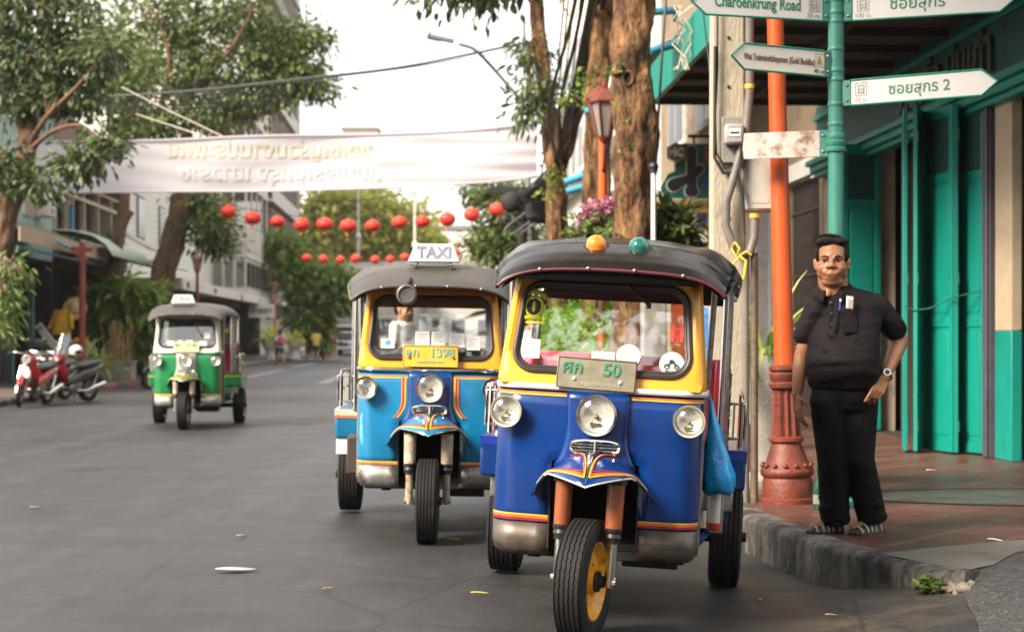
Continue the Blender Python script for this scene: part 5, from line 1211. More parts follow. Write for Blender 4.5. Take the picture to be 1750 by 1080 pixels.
# second left tree, thick trunk behind the banner
Y = 50.6
tree('street_tree', 'broad street tree with thick leaning trunk rising behind the banner', P(262, 680, Y),
     ([P(256, 645, Y), P(262, 560, Y), P(276, 480, Y), P(297, 410, Y), P(312, 350, Y), P(318, 300, Y), P(312, 240, Y)], [.50, .40, .36, .34, .36, .33, .22]),
     [([P(316, 320, Y), P(350, 260, Y), P(400, 200, Y), P(460, 140, Y), P(530, 90, Y)], [.24, .18, .14, .1, .04]), ([P(316, 310, Y), P(320, 200, Y), P(330, 100, Y), P(340, -20, Y)], [.22, .16, .12, .06]), ([P(310, 320, Y), P(260, 220, Y), P(200, 140, Y), P(150, 60, Y)], [.2, .14, .1, .05]),
      ([P(330, 160, Y), P(390, 90, Y - 1), P(430, 20, Y - 1)], [.1, .07, .03]), ([P(260, 220, Y), P(290, 120, Y - 1), P(270, 30, Y - 1)], [.1, .07, .04]), ([P(400, 200, Y), P(470, 190, Y), P(540, 150, Y)], [.1, .07, .03]), ([P(305, 385, Y), P(330, 370, Y), P(350, 400, Y)], [.12, .08, .04])],
     [E(240, 40, 80, 60, Y), E(330, 35, 80, 55, Y), E(410, 25, 70, 45, Y), E(455, 75, 60, 40, Y), E(515, 62, 45, 25, Y, .8), E(535, 150, 32, 16, Y, .5), E(495, 130, 45, 25, Y, .7), E(390, 110, 80, 42, Y), E(300, 120, 80, 50, Y), E(210, 130, 70, 50, Y), E(430, 165, 70, 32, Y, .9), E(350, 190, 80, 32, Y, .8), E(260, 205, 70, 28, Y, .8), E(520, 110, 40, 16, Y, .5), E(330, -60, 160, 60, Y), E(352, 385, 30, 46, Y, 1.0), E(375, 420, 16, 20, Y, .4), E(335, 330, 20, 22, Y, .4)],
     62, 16, (.24, .105), L_MD, M_BARKD, .26, .55)
Y = 46.5
tree('street_tree', 'slim upright street tree with pruned stubs in front of the timber balcony', P(188, 640, Y),
     ([P(186, 640, Y), P(190, 520, Y), P(194, 460, Y), P(204, 400, Y), P(212, 350, Y), P(214, 300, Y), P(212, 220, Y)], [.20, .18, .18, .165, .15, .12, .08]),
     [([P(203, 400, Y), P(218, 372, Y), P(226, 362, Y)], [.12, .1, .07]), ([P(213, 320, Y), P(190, 240, Y), P(180, 160, Y)], [.08, .05, .02]), ([P(212, 240, Y), P(235, 170, Y), P(240, 110, Y)], [.07, .05, .02])],
     [E(190, 160, 45, 40, Y, .6), E(240, 120, 40, 40, Y, .6), E(215, 225, 30, 18, Y, .4)], 60, 14, (.22, .10), L_MD, M_BARKD, .24, .6)
# right-hand trunks
def ivy(name, label, pts, Y, n, sz=(.09, .055), lm=L_LT):
    t = thing(name, label, 'plant', P(pts[0][0], pts[0][1], Y)); b0 = np.array(t.location); Pn = []; D = []
    for (px, py, r) in pts:
        for _ in range(n):
            v = np.array(P(px + random.gauss(0, r), py + random.gauss(0, r * .8), Y + random.gauss(0, .12))); Pn.append(v - b0); D.append((random.gauss(0, .5), -.6, .1))
    leaf_mesh('foliage', Pn, D, sz[0], sz[1], lm, t, .1); 
    m = MB(); m.tube([Vector(P(px, py, Y + .1)) - Vector(b0) for px, py, r in pts], .010, 5); m.build('stem', M_BARKD, t); return t
Y = 19.
tree('street_tree', 'thick orange brown trunk with a ring scar, nearest of the right hand street trees', P(1090, 640, Y),
     ([P(1092, 640, Y), P(1086, 520, Y), P(1084, 400, Y), P(1082, 300, Y), P(1088, 215, Y), P(1078, 120, Y), P(1082, 40, Y), P(1086, -60, Y), P(1095, -200, Y), P(1090, -330, Y)], [.30, .25, .235, .22, .245, .215, .225, .205, .2, .16]),
     [([P(1086, -60, Y), P(1010, -170, Y), P(930, -260, Y + 1)], [.12, .09, .04]), ([P(1090, -150, Y), P(1180, -260, Y), P(1260, -340, Y)], [.12, .08, .04]), ([P(1068, 130, Y), P(1058, 122, Y - .15), P(1054, 118, Y - .25)], [.09, .08, .06])],
     [((1.9, 18.5, 8.3), (2.6, 2.4, 1.5), 1), ((4.0, 16.8, 8.6), (2.3, 2.3, 1.3), .9), ((.2, 20, 8.6), (2.0, 2, 1.2), .8)], 70, 14, (.2, .09), L_DK, M_BARKL, .3, .5)
m = MB(); m.tube([P(1073 + 9 * math.cos(a), 134 + 12 * math.sin(a), Y - .215) for a in [2 * math.pi * i / 20 for i in range(20)]], .018, 6, closed=True)
tr_ = [o for o in bpy.data.objects if o.name.startswith('street_tree') and o.get('label', '').startswith('thick orange')][0]
m.v = [tuple(Vector(v) - tr_.location) for v in m.v]; m.build('ring_scar', M_BARKD, tr_)
Y = 23.
tree('street_tree', 'orange brown trunk behind the red street lantern, with sprouting green leaves', P(1022, 620, Y),
     ([P(1024, 625, Y), P(1022, 500, Y), P(1021, 400, Y), P(1018, 310, Y), P(1022, 230, Y), P(1020, 160, Y), P(1030, 70, Y), P(1038, 0, Y), P(1050, -120, Y), P(1060, -220, Y)], [.25, .22, .20, .18, .17, .16, .15, .14, .12, .1]),
     [([P(1036, 0, Y), P(960, -80, Y), P(880, -110, Y)], [.1, .07, .03]), ([P(1050, -120, Y), P(1120, -200, Y), P(1180, -260, Y)], [.09, .06, .03])],
     [((.6, 23, 8.4), (2.4, 2.2, 1.2), 1), ((3.2, 22.5, 8.8), (2.2, 2.2, 1.3), .9), E(770, -52, 60, 30, 23, .5), E(840, -38, 40, 24, 23, .5)], 65, 14, (.2, .085), L_DK, M_BARKL, .3, .55)
Y = 31.
tree('street_tree', 'narrow forked trunk leaning left beside the banner end', P(958, 620, Y),
     ([P(960, 625, Y), P(956, 500, Y), P(952, 400, Y), P(950, 300, Y), P(940, 220, Y), P(928, 120, Y), P(918, 30, Y), P(910, -60, Y), P(900, -160, Y)], [.24, .21, .2, .18, .16, .14, .13, .12, .09]),
     [([P(948, 320, Y), P(968, 250, Y + .4), P(985, 160, Y + .6), P(1010, 60, Y + .8), P(1030, -80, Y + 1)], [.13, .11, .1, .09, .06]), ([P(915, 0, Y), P(860, -60, Y), P(800, -80, Y)], [.07, .05, .02]), ([P(926, 110, Y), P(905, 80, Y), P(898, 70, Y)], [.04, .03, .015])],
     [E(908, 90, 12, 26, Y, .25), E(915, 150, 14, 40, Y, .4), E(905, 190, 16, 24, Y, .3), E(870, -70, 90, 45, Y, .9), E(960, -70, 90, 50, Y, .8), E(730, -22, 14, 14, Y, .12), E(828, -14, 14, 20, Y, .12)], 65, 12, (.2, .07), L_DK, M_BARKL, .2, .8)
ivy('trunk_sprouts', 'light green leaf sprouts growing on the trunk behind the lantern', [(1000, 140, 16), (1030, 155, 16), (1012, 185, 14), (985, 165, 12), (1040, 200, 10), (960, 175, 9), (1030, 130, 12)], 22.6, 26)
ivy('trunk_sprouts', 'light green sprouts climbing the nearest trunk beside the blue pipes', [(1062, 180, 8), (1074, 250, 7), (1070, 205, 6), (1055, 115, 5)], 18.7, 12, (.06, .04))
ivy('trunk_sprouts', 'pale green sprouts low on the leaning trunk by the cable bundle', [(945, 290, 12), (952, 310, 9), (935, 330, 8)], 30.6, 22, (.11, .07))
Y = 50.
tree('street_tree', 'bright leafy street tree behind the dark transformer pole on the right', P(872, 625, Y),
     ([P(872, 630, Y), P(868, 520, Y), P(872, 430, Y), P(866, 370, Y)], [.22, .18, .14, .08]), [([P(870, 430, Y), P(850, 380, Y), P(830, 340, Y)], [.1, .07, .03]), ([P(868, 400, Y), P(890, 360, Y), P(905, 330, Y)], [.09, .06, .03])],
     [E(850, 340, 45, 28, Y, .9), E(875, 390, 30, 30, Y, .9), E(835, 410, 28, 18, Y, .7), E(858, 430, 36, 16, Y, .7), E(820, 325, 20, 10, Y, .3), E(905, 420, 24, 24, Y, .6)], 60, 14, (.26, .12), L_MD, M_BARKD, .26, .5)
Y = 150.
for k, (lab, els, bx_) in enumerate((('yellow green tree at the far end of the street, left of the pale poles', [(545, 395, 42, 62), (580, 360, 40, 38), (560, 440, 55, 25)], 556), ('rounded yellow green tree at the far street end behind the middle lanterns', [(640, 375, 50, 48), (615, 420, 50, 35), (665, 420, 40, 35)], 640), ('smaller yellow green tree at the far street end beside the pale building', [(700, 395, 34, 42), (715, 430, 40, 26), (685, 440, 30, 22)], 702))):
    tree('far_tree', lab, P(bx_, 600, Y), ([P(bx_, 602, Y), P(bx_, 520, Y), P(bx_ + 3, 450, Y)], [.4, .32, .25]), [([P(bx_, 470, Y), P(bx_ - 20, 420, Y), P(bx_ - 30, 380, Y)], [.2, .15, .06]), ([P(bx_, 460, Y), P(bx_ + 20, 410, Y), P(bx_ + 25, 370, Y)], [.2, .15, .06])],
         [E(a, b_, c, d, Y) for a, b_, c, d in els], 130, 12, (.85, .5), L_YL, M_BARKD, .75, .3, 'trees at the far end of the street', shell=.35)
Y = 93.
tree('street_tree', 'dark green creeper covered tree hanging over the far pavement', P(545, 608, Y), ([P(545, 610, Y), P(543, 540, Y), P(540, 480, Y)], [.25, .2, .15]), [([P(541, 500, Y), P(510, 460, Y), P(490, 440, Y)], [.12, .08, .04]), ([P(541, 490, Y), P(570, 480, Y), P(595, 490, Y)], [.12, .08, .04])],
     [E(485, 420, 26, 20, Y, .7), E(500, 455, 34, 28, Y), E(540, 500, 48, 30, Y), E(580, 500, 30, 28, Y), E(525, 545, 34, 26, Y), E(570, 470, 30, 14, Y, .6), E(545, 575, 14, 16, Y, .4)], 80, 12, (.42, .22), L_LT, M_BARKD, .4, .5)

def bush(name, label, base, ells, per, leaves, lsize, lm, spread, droop=.4, pot=None, group=None, stems=8, flower=None):
    base = Vector(base); T = thing(name, label, 'plant', base, (0, 0, 0), group)
    Pn, D = sprays(ells, per, leaves, spread, .4); leaf_mesh('foliage', np.array(Pn) - np.array(base), D, lsize[0], lsize[1], lm, T, droop)
    m = MB()
    for _ in range(stems):
        c, r, k = random.choice(ells); e = Vector(c) - base + Vector((random.uniform(-.7, .7) * r[0], random.uniform(-.7, .7) * r[1], random.uniform(-.5, .6) * r[2]))
        m.tube([(random.uniform(-.1, .1), random.uniform(-.1, .1), 0), (e.x * .4, e.y * .4, e.z * .6), e], [.016, .012, .006], 5)
    m.build('stem', M_BARKD, T)
    if flower:
        Pn, D = sprays(flower, 22, 6, .05, .7); leaf_mesh('blossom', np.array(Pn) - np.array(base), D, .07, .06, L_PK, T, 0)
    return T
def spiky(name, label, base, n, length, m=L_VAR, w=.035, group=None, zb=0):
    T = thing(name, label, 'plant', base, (0, 0, 0), group); v = MB()
    for i in range(n):
        a = random.uniform(0, 6.283); el = random.uniform(.35, 1.35); L_ = length * random.uniform(.6, 1.1); p = Vector((0.04 * math.cos(a), .04 * math.sin(a), zb)); d = Vector((math.cos(a) * math.cos(el), math.sin(a) * math.cos(el), math.sin(el))); sd = Vector((-math.sin(a), math.cos(a), 0)); rows = []
        for k in range(8):
            t = k / 7; ww = w * (math.sin(math.pi * (.12 + .86 * t)) ** .7) * .5; rows.append([p - sd * ww, p + Vector((0, 0, -ww * .4)), p + sd * ww]); p = p + d * L_ / 7; d = (d + Vector((0, 0, -.26 * (1.2 - .3 * el)))).normalized()
        v.loft(rows, False, False, False)
    v.build('foliage', m, T, smooth=60); return T
def planter(name, label, base, w, h, m, rot=0, round_=False):
    T = thing(name, label, 'planter', base, (0, 0, rot)); q = MB()
    if round_:
        q.lathe([(w * .34, 0), (w * .36, .06), (w * .26, .12), (w * .25, h * .45), (w * .40, h * .62), (w * .50, h * .9), (w * .53, h), (w * .44, h), (w * .42, h * .9)], n=22, caps=False)
    else:
        q.bx(-w / 2, w / 2, -w / 2, w / 2, 0, h * .9); q.bx(-w * .54, w * .54, -w * .54, w * .54, h * .9, h)
    q.build('body', m, T, bevel=.012 if not round_ else 0); q = MB(); r = w * .43
    if round_: q.lathe([(r, h * .9), (.001, h * .9)], n=20)
    else: q.bx(-r, r, -r, r, h - .0, h + .012)
    q.build('soil', mat('soil', (.04, .028, .02), .95), T); return T
# right pavement planting
hb = S(1.9, 26, PZ)
T = bush('clipped_hedge', 'clipped bright green hedge on the right pavement behind the front tuk-tuk', hb, [(S(1.35 + .06 * i, 31 - 1.25 * i, .55 + .75 * j), (.42, .75, .50), 1) for i in range(10) for j in range(2)], 70, 8, (.085, .055), leafmat('hedge_leaf', (.09, .22, .012), (.28, .46, .05), .4), .13, .2, stems=16)
q = MB(); q.loft([[S(1.1, 31.5, PZ) - hb, S(2.1, 31.5, PZ) - hb, S(2.1, 31.5, PZ + .3) - hb, S(1.1, 31.5, PZ + .3) - hb], [S(1.5, 18.6, PZ) - hb, S(2.5, 18.6, PZ) - hb, S(2.5, 18.6, PZ + .3) - hb, S(1.5, 18.6, PZ + .3) - hb]]); q.build('planter_box', M_CONC, T)
bush('flower_shrub', 'pink flowering shrub at the foot of the red street lantern', P(1020, 560, 20.4), [E(1020, 400, 26, 16, 20.4), E(1040, 430, 30, 20, 20.4), E(1008, 440, 22, 24, 20.4)], 60, 8, (.12, .06), L_MD, .12, .3, flower=[E(1015, 362, 12, 8, 20.4), E(1000, 380, 12, 10, 20.4), E(1038, 352, 8, 6, 20.4), E(1050, 356, 6, 6, 20.4)])
bush('leafy_shrub', 'dark glossy shrub under the green hanging shop sign', P(1130, 600, 19.4), [E(1142, 385, 20, 26, 19.4), E(1095, 395, 34, 16, 19.4), E(1140, 440, 40, 30, 19.4), E(1080, 430, 34, 24, 19.4)], 60, 8, (.17, .075), L_MD, .12, .2)
for i, (xr, Y_, h) in enumerate(((1.78, 17.2, 1.98), (1.80, 17.9, 1.90))):
    t = thing('concrete_post', ['tall pale concrete post with a cap seen through the front windscreen', 'yellowish concrete post just behind the capped pale post'][i], 'post', S(xr + .13 * i, Y_, PZ), (0, 0, SA)); q = MB(); q.bx(-.12, .12, -.12, .12, 0, h - .06); q.build('shaft', M_CONC if not i else M_CREAM, t, bevel=.015); q = MB(); q.bx(-.15, .15, -.15, .15, h - .06, h); q.build('cap', M_CONC, t, bevel=.01)
t = thing('white_post', 'slim white flag post with a dark round finial beside the thick trunk', 'post', P(1117, 597, 18.3), (0, 0, 0)); hz = P(1117, 290, 18.3).z - t.location.z
q = MB(); q.cyl((0, 0, 0), (0, 0, hz), .030, .026); q.build('shaft', M_WHITE, t); q = MB(); q.ball((0, 0, hz + .03), .055); q.cyl((0, 0, hz - .03), (0, 0, hz), .045); q.build('finial', M_BLK, t)
PB = P(1314, 800, 12.6); PB.z = PZ
planter('stone_planter', 'tall grey stone planter behind the orange lamp post', PB, .52, .98, M_CONC, 0, True)
spiky('spider_plant', 'striped spiky leaved plant in the tall grey planter', PB + Vector((-.02, 0, .90)), 95, .78)
# left pavement planting
bush('climbing_plant', 'dense hedge of long drooping leaves beside the red post', P(215, 640, 46.5), [E(190, 505, 28, 24, 46.5), E(225, 500, 32, 26, 46.5), E(250, 520, 24, 36, 46.5), E(205, 545, 34, 26, 46.5), E(240, 565, 24, 26, 46.5), E(178, 530, 16, 22, 46.5)], 62, 9, (.42, .13), L_LT, .2, 1.1, flower=[E(205, 480, 24, 8, 46.5, .5), E(250, 490, 10, 8, 46.5, .4)])
for i, (px, py, Y_, n, L_) in enumerate(((140, 628, 41.5, 46, 1.0), (172, 632, 42.6, 50, 1.05), (128, 626, 40.8, 30, .85))):
    spiky('spider_plant', ['spiky striped plant in the middle behind the red motorbikes', 'rightmost spiky striped plant behind the red motorbikes', 'leftmost low spiky plant behind the red motorbikes'][i], P(px, py, Y_), n, L_, w=.06)
t = planter('concrete_planter', 'square beige concrete planter beside the parked white seated motorbike', Vector((P(205, 640, 44.0).x, 44.0, PZ)), .72, .50, M_CONC, SA)
v = MB()
T = thing('dry_stalks', 'dry reed stalks standing in the square beige planter', 'plant', P(205, 632, 44.0))
for _ in range(26): x = random.uniform(-.28, .28); y = random.uniform(-.25, .25); v.tube([(x, y, 0), (x * 1.2 + random.uniform(-.1, .1), y * 1.2, random.uniform(.7, 1.3))], .011, 5)
v.build('stem', mat('dry_reed', (.32, .2, .08), .8, var=.3), T)
Pn = []; D = []
bush('hanging_orchid', 'hanging basket of pink flowers at the far left edge', P(6, 520, 30), [E(8, 500, 16, 40, 30, .6), E(4, 560, 10, 34, 30, .5), E(20, 455, 16, 14, 30, .4)], 50, 8, (.2, .05), L_FR, .13, 1.0, flower=[E(6, 452, 8, 6, 30, .6), E(24, 466, 8, 7, 30, .7), E(2, 490, 5, 6, 30, .4)])
for i, (px, Y_) in enumerate(((462, 86.), (503, 87.5))):
    b_ = Vector((P(px, 605, Y_).x, Y_, PZ)); planter('stone_urn', ['white stone urn left of the walking woman', 'white stone urn right of the walking woman'][i], b_, .95, 1.0, M_OLDW, 0, True)
    spiky('palm_plant', ['big yellow green fern in the left stone urn', 'low yellow green fern in the right stone urn'][i], b_ + Vector((0, 0, .9)), 90, [1.25, .8][i], L_YL, .11)

# unseen tree beside the viewer, its crown widened to shade the front of the scene
tree('street_tree', 'large unseen street tree beside the viewer, crown widened to shade the parked tuk-tuks', (3.1, 2.2, PZ), ([(3.1, 2.2, PZ), (3.0, 2.3, 2), (3.1, 2.4, 4), (2.9, 2.6, 5.8)], [.4, .33, .3, .26]), [([(3.0, 2.5, 5), (1.6, 4, 6.4), (.4, 5.4, 7.2)], [.2, .14, .06]), ([(3.0, 2.5, 5), (3.6, 1.2, 6.6), (3.4, .4, 7.4)], [.2, .14, .06])],
     [((1.0, 4.6, 7.4), (2.6, 3.0, 1.2), .9), ((3.0, .5, 7.8), (2.4, 2.2, 1.2), .7), ((.5, 7.2, 7.3), (2.2, 2.0, .8), 1.1), ((-1.2, 4.5, 8.0), (2.6, 3, 1.1), .8), ((.8, 9.8, 8.2), (2.8, 2.4, 1.0), .8), ((-3.2, .5, 8.4), (2.6, 3, 1.1), .7), ((-1.5, -3, 8.2), (3, 3, 1.1), .7)], 110, 13, (.34, .18), L_DK, M_BARKD, .4, .4)
# ------------------------------------------------------------------ street furniture on the right pavement
M_OR = mat('orange_post_paint', (.56, .085, .014), .42, var=.2, scale=3, dirt=(.22, .035, .014), dcov=.38, dscale=4, stretch=(1, 1, .4))
M_ORD = mat('oxide_red_cast_iron', (.17, .033, .016), .55, var=.3, scale=6, dirt=(.085, .022, .014), dcov=.48, dscale=6, bump=.3, bscale=40)
M_SGREEN = mat('sign_post_green', (.035, .19, .145), .45, var=.25, scale=5, dirt=(.24, .30, .26), dcov=.28, dscale=9, stretch=(1.6, 1.6, .5))
M_SIGNW = mat('sign_white', (.58, .565, .55), .4, var=.05, scale=4, dirt=(.48, .44, .38), dcov=.25, dscale=6)
M_SIGNG = mat('sign_edge_green', (.01, .20, .135), .45, var=.15)
M_SIGNT = mat('sign_text_green', (.008, .16, .10), .5)
M_SIGNB = mat('sign_text_brown', (.15, .055, .025), .5)
M_LANT = mat('lantern_glass', (.22, .19, .165), .25, var=.2)
def lamp_post(name, label, base, h, full=True, arms=True, lean=0., ya=0., mshaft=None):
    T = thing(name, label, 'street lamp', base, (0, lean, ya)); mshaft = mshaft or M_ORD
    q = MB(); q.lathe([(.19, 0), (.19, .03), (.172, .04), (.168, .15), (.158, .17), (.178, .19), (.182, .215), (.172, .235), (.150, .25), (.125, .33), (.105, .385), (.098, .40), (.118, .415), (.118, .435), (.096, .45)], n=24); b_ = q.build('base', M_ORD, T, smooth=45)
    if full:
        q = MB()
        for i in range(14): a = 2 * math.pi * i / 14; q.ball((.165 * math.cos(a), .165 * math.sin(a), .255), .017, 8, 6)
        q.build('stud', M_ORD, b_)
    q = MB(); rings = []
    for z, r in ((.44, .090), (.78, .078)):
        rings.append([((r + .010 * math.cos(i * math.pi)) * math.cos(2 * math.pi * i / 24), (r + .010 * math.cos(i * math.pi)) * math.sin(2 * math.pi * i / 24), z) for i in range(24)])
    q.loft(rings); q.build('fluted_stem', M_ORD, T, smooth=20)
    q = MB(); q.lathe([(.08, .76), (.105, .775), (.108, .80), (.09, .815), (.10, .835), (.104, .865), (.09, .88), (.106, .895), (.106, .915), (.075, .93)], n=24); q.build('collar', M_ORD, T, smooth=45)
    q = MB(); q.cyl((0, 0, .92), (0, 0, h - .5), .069, .052, 20); q.build('shaft', mshaft, T)
    offs_ = [(0, -.22), (0, .22)] if arms else [(0, 0)]
    for (ox, oy) in offs_:
        zt = h - .55 + (.1 if oy > 0 else 0)
        q = MB(); q.tube([(0, 0, zt - .45), (ox * .6, oy * .6, zt - .40), (ox, oy, zt - .22), (ox, oy, zt - .05)], .022, 8); q.ball((ox, oy, zt - .08), (.06, .06, .035), 10, 6); q.build('lamp_arm', M_ORD, T)
        q = MB(); q.lathe([(.07, zt - .04), (.17, zt + .38), (.20, zt + .40), (.19, zt + .42), (.10, zt + .52), (.05, zt + .57), (.02, zt + .60), (.03, zt + .63), (.008, zt + .72)], (ox, oy, 0), n=6, caps=True) if False else None
        q.lathe([(.20, zt + .38), (.205, zt + .40), (.11, zt + .50), (.05, zt + .54), (.028, zt + .56), (.035, zt + .60), (.006, zt + .70)], (ox, oy, 0), n=6); q.lathe([(.085, zt - .06), (.095, zt - .03), (.075, zt - .02)], (ox, oy, 0), n=6)
        for i in range(6):
            a = 2 * math.pi * i / 6; q.tube([(ox + .085 * math.cos(a), oy + .085 * math.sin(a), zt - .03), (ox + .175 * math.cos(a), oy + .175 * math.sin(a), zt + .39)], .012, 6)
        l_ = q.build('lantern', M_ORD, T, smooth=20)
        q = MB(); q.lathe([(.075, zt - .02), (.162, zt + .38)], (ox, oy, 0), n=6, caps=False); q.build('lantern_pane', M_LANT, l_, smooth=0)
    return T
lamp_post('street_lamp', 'orange red cast iron lamp post beside the standing man', (1.862, 11.45, PZ), 4.6, True, True, R(-1.5), 0, M_OR)
lamp_post('street_lamp', 'rust red twin lantern lamp post between the two thick trunks', P(1030, 595, 21.) * Vector((1, 1, 0)) + Vector((0, 0, PZ)), 4.15, False, True, 0, SA, M_OR)
lamp_post('street_lamp', 'orange lamp post far down the left pavement behind the walking woman', S(-8.62, 88.6, PZ), 4.0, False, False, 0, 0, M_OR)
lamp_post('street_lamp', 'brown lamp post whose lantern shows above the green tuk-tuk', S(-8.62, 59.2, PZ), 4.0, False, False, 0, 0)
t = thing('awning_post', 'dark red awning post between the motorbikes and the hanging leaves', 'post', S(-8.75, 40.3, PZ)); q = MB(); q.cyl((0, 0, 0), (0, 0, 3.35), .085, .075); q.build('shaft', mat('dark_red_post', (.20, .035, .022), .55, var=.3), t); q = MB(); q.box((0, 0, 3.2), (.5, .12, .12)); q.box((0, 0, 3.0), (.25, .1, .12), (0, R(30), 0)); q.build('bracket', MATS['dark_red_post'], t)

# concrete utility pole with meters, cabinet and conduits
UP = Vector((1.47, 11.6, PZ)); T = thing('utility_pole', 'square concrete utility pole with meter and conduits behind the royal blue tuk-tuk', 'utility pole', UP)
q = MB(); q.loft([[(-.118, -.10, 0), (.118, -.10, 0), (.118, .10, 0), (-.118, .10, 0)], [(-.098, -.085, 8.5), (.098, -.085, 8.5), (.098, .085, 8.5), (-.098, .085, 8.5)]]); q.build('shaft', mat('pole_concrete', (.40, .35, .27), .85, var=.15, scale=3, bump=.4, bscale=50, dirt=(.22, .19, .15), dcov=.4, dscale=3, stretch=(1, 1, .4)), T, bevel=.015)
def u(px, py, d=0): v = P(px, py, 11.6 - .12 + d); return v - UP
q = MB(); 
for py in (64, 148, 300, 372): v = u(1246, py, -.002); q.cyl((v.x, -.1, v.z), (v.x, -.103, v.z), .011, n=10)
q.build('pole_hole', M_BLK, T)
q = MB(); v = u(1252, 236); q.bx(v.x - .075, v.x + .075, -.135, -.10, v.z - .17, v.z + .14); k = q.build('meter_board', M_CONC, T, bevel=.005); q = MB(); q.bx(v.x - .065, v.x + .065, -.225, -.135, v.z - .055, v.z + .085); k2 = q.build('meter', mat('meter_grey', (.34, .33, .31), .35, var=.2, scale=20), k, bevel=.02)
q = MB(); q.bx(v.x - .04, v.x + .04, -.229, -.226, v.z + .0, v.z + .05); q.build('meter_window', M_PAPER, T); q = MB(); q.bx(v.x - .03, v.x + .03, -.232, -.2295, v.z + .018, v.z + .028); q.build('meter_dial', M_BLK, T)
q = MB(); v = u(1298, 315); q.bx(v.x - .10, v.x + .10, -.13, .06, v.z - .18, v.z + .18); k = q.build('cabinet', mat('cabinet_grey', (.48, .46, .42), .45, var=.08, scale=4, dirt=(.3, .27, .22), dcov=.3, dscale=5), T, bevel=.015); q = MB(); q.bx(v.x - .085, v.x + .085, -.136, -.13, v.z - .165, v.z + .165); q.bx(v.x - .06, v.x + .06, -.139, -.136, v.z - .13, v.z - .09); q.build('cabinet_door', MATS['cabinet_grey'], k, bevel=.004)
M_COND = mat('conduit_grey', (.17, .15, .13), .5, var=.25, scale=6, dirt=(.08, .065, .05), dcov=.4, dscale=6)
q = MB(); q.tube([u(*p) for p in ((1281, -60, -.02), (1281, 80, -.02), (1281, 160, -.02), (1274, 230, -.04), (1258, 290, -.05), (1241, 345, -.06), (1240, 385, -.06), (1252, 420, -.06), (1268, 436, -.06), (1282, 430, -.05), (1289, 405, -.04), (1290, 372, -.04))], .030, 12); k = q.build('conduit', M_COND, T); q = MB(); v = u(1290, 373, -.04); q.cyl((v.x, v.y, v.z), (v.x, v.y, v.z + .03), .036); v = u(1281, 152, -.02); q.cyl((v.x, v.y, v.z), (v.x, v.y, v.z + .03), .034); q.build('conduit_cap', mat('yellow_cap', (.6, .40, .06), .5), k)
q = MB(); v = u(1281, 0, -.02); q.cyl((v.x, v.y, 3.55), (v.x, v.y, 6.5), .032); q.build('riser_pipe', mat('light_pipe', (.40, .38, .35), .45, .3), T)
for (x0, x1, m_) in ((1274, 1274, M_COND), (1289, 1288, mat('rust_pipe', (.12, .085, .055), .7, var=.4, scale=8, dirt=(.2, .17, .13), dcov=.4, dscale=9))):
    a = u(x0, 432, -.03); b_ = u(x1, 577, -.03); q = MB(); q.tube([a, (a.x, a.y, b_.z), (a.x, a.y, 0.0)], .026, 10); q.build('ground_pipe', m_, T)
q = MB(); q.tube([u(*p) for p in ((1226, -40, -.01), (1226, 120, -.01), (1222, 200, -.01), (1224, 262, -.01), (1240, 290, -.04), (1252, 282, -.05), (1262, 300, -.05), (1272, 360, -.06))], .008, 6); q.tube([u(*p) for p in ((1222, 80, -.02), (1221, 270, -.02), (1236, 296, -.04), (1250, 296, -.05))], .012, 6); q.tube([u(*p) for p in ((1266, 250, -.08), (1264, 300, -.08), (1270, 345, -.06), (1272, 400, -.05))], .007, 6); q.build('pole_wire', M_BLK, T)
M_RIB = mat('yellow_ribbon', (.72, .55, .04), .5, var=.15)
q = MB(); q.tube([u(*p) for p in ((1250, 424, -.10), (1258, 438, -.12), (1264, 425, -.12), (1256, 414, -.10))], .008, 6, closed=True); q.tube([u(*p) for p in ((1262, 436, -.12), (1275, 446, -.13), (1272, 470, -.13), (1262, 498, -.12))], .009, 6); q.tube([u(*p) for p in ((1262, 440, -.12), (1252, 452, -.13), (1246, 470, -.12))], .008, 6); q.tube([u(*p) for p in ((1262, 438, -.12), (1276, 430, -.12), (1284, 436, -.12))], .008, 6); q.build('tied_ribbon', M_RIB, T)

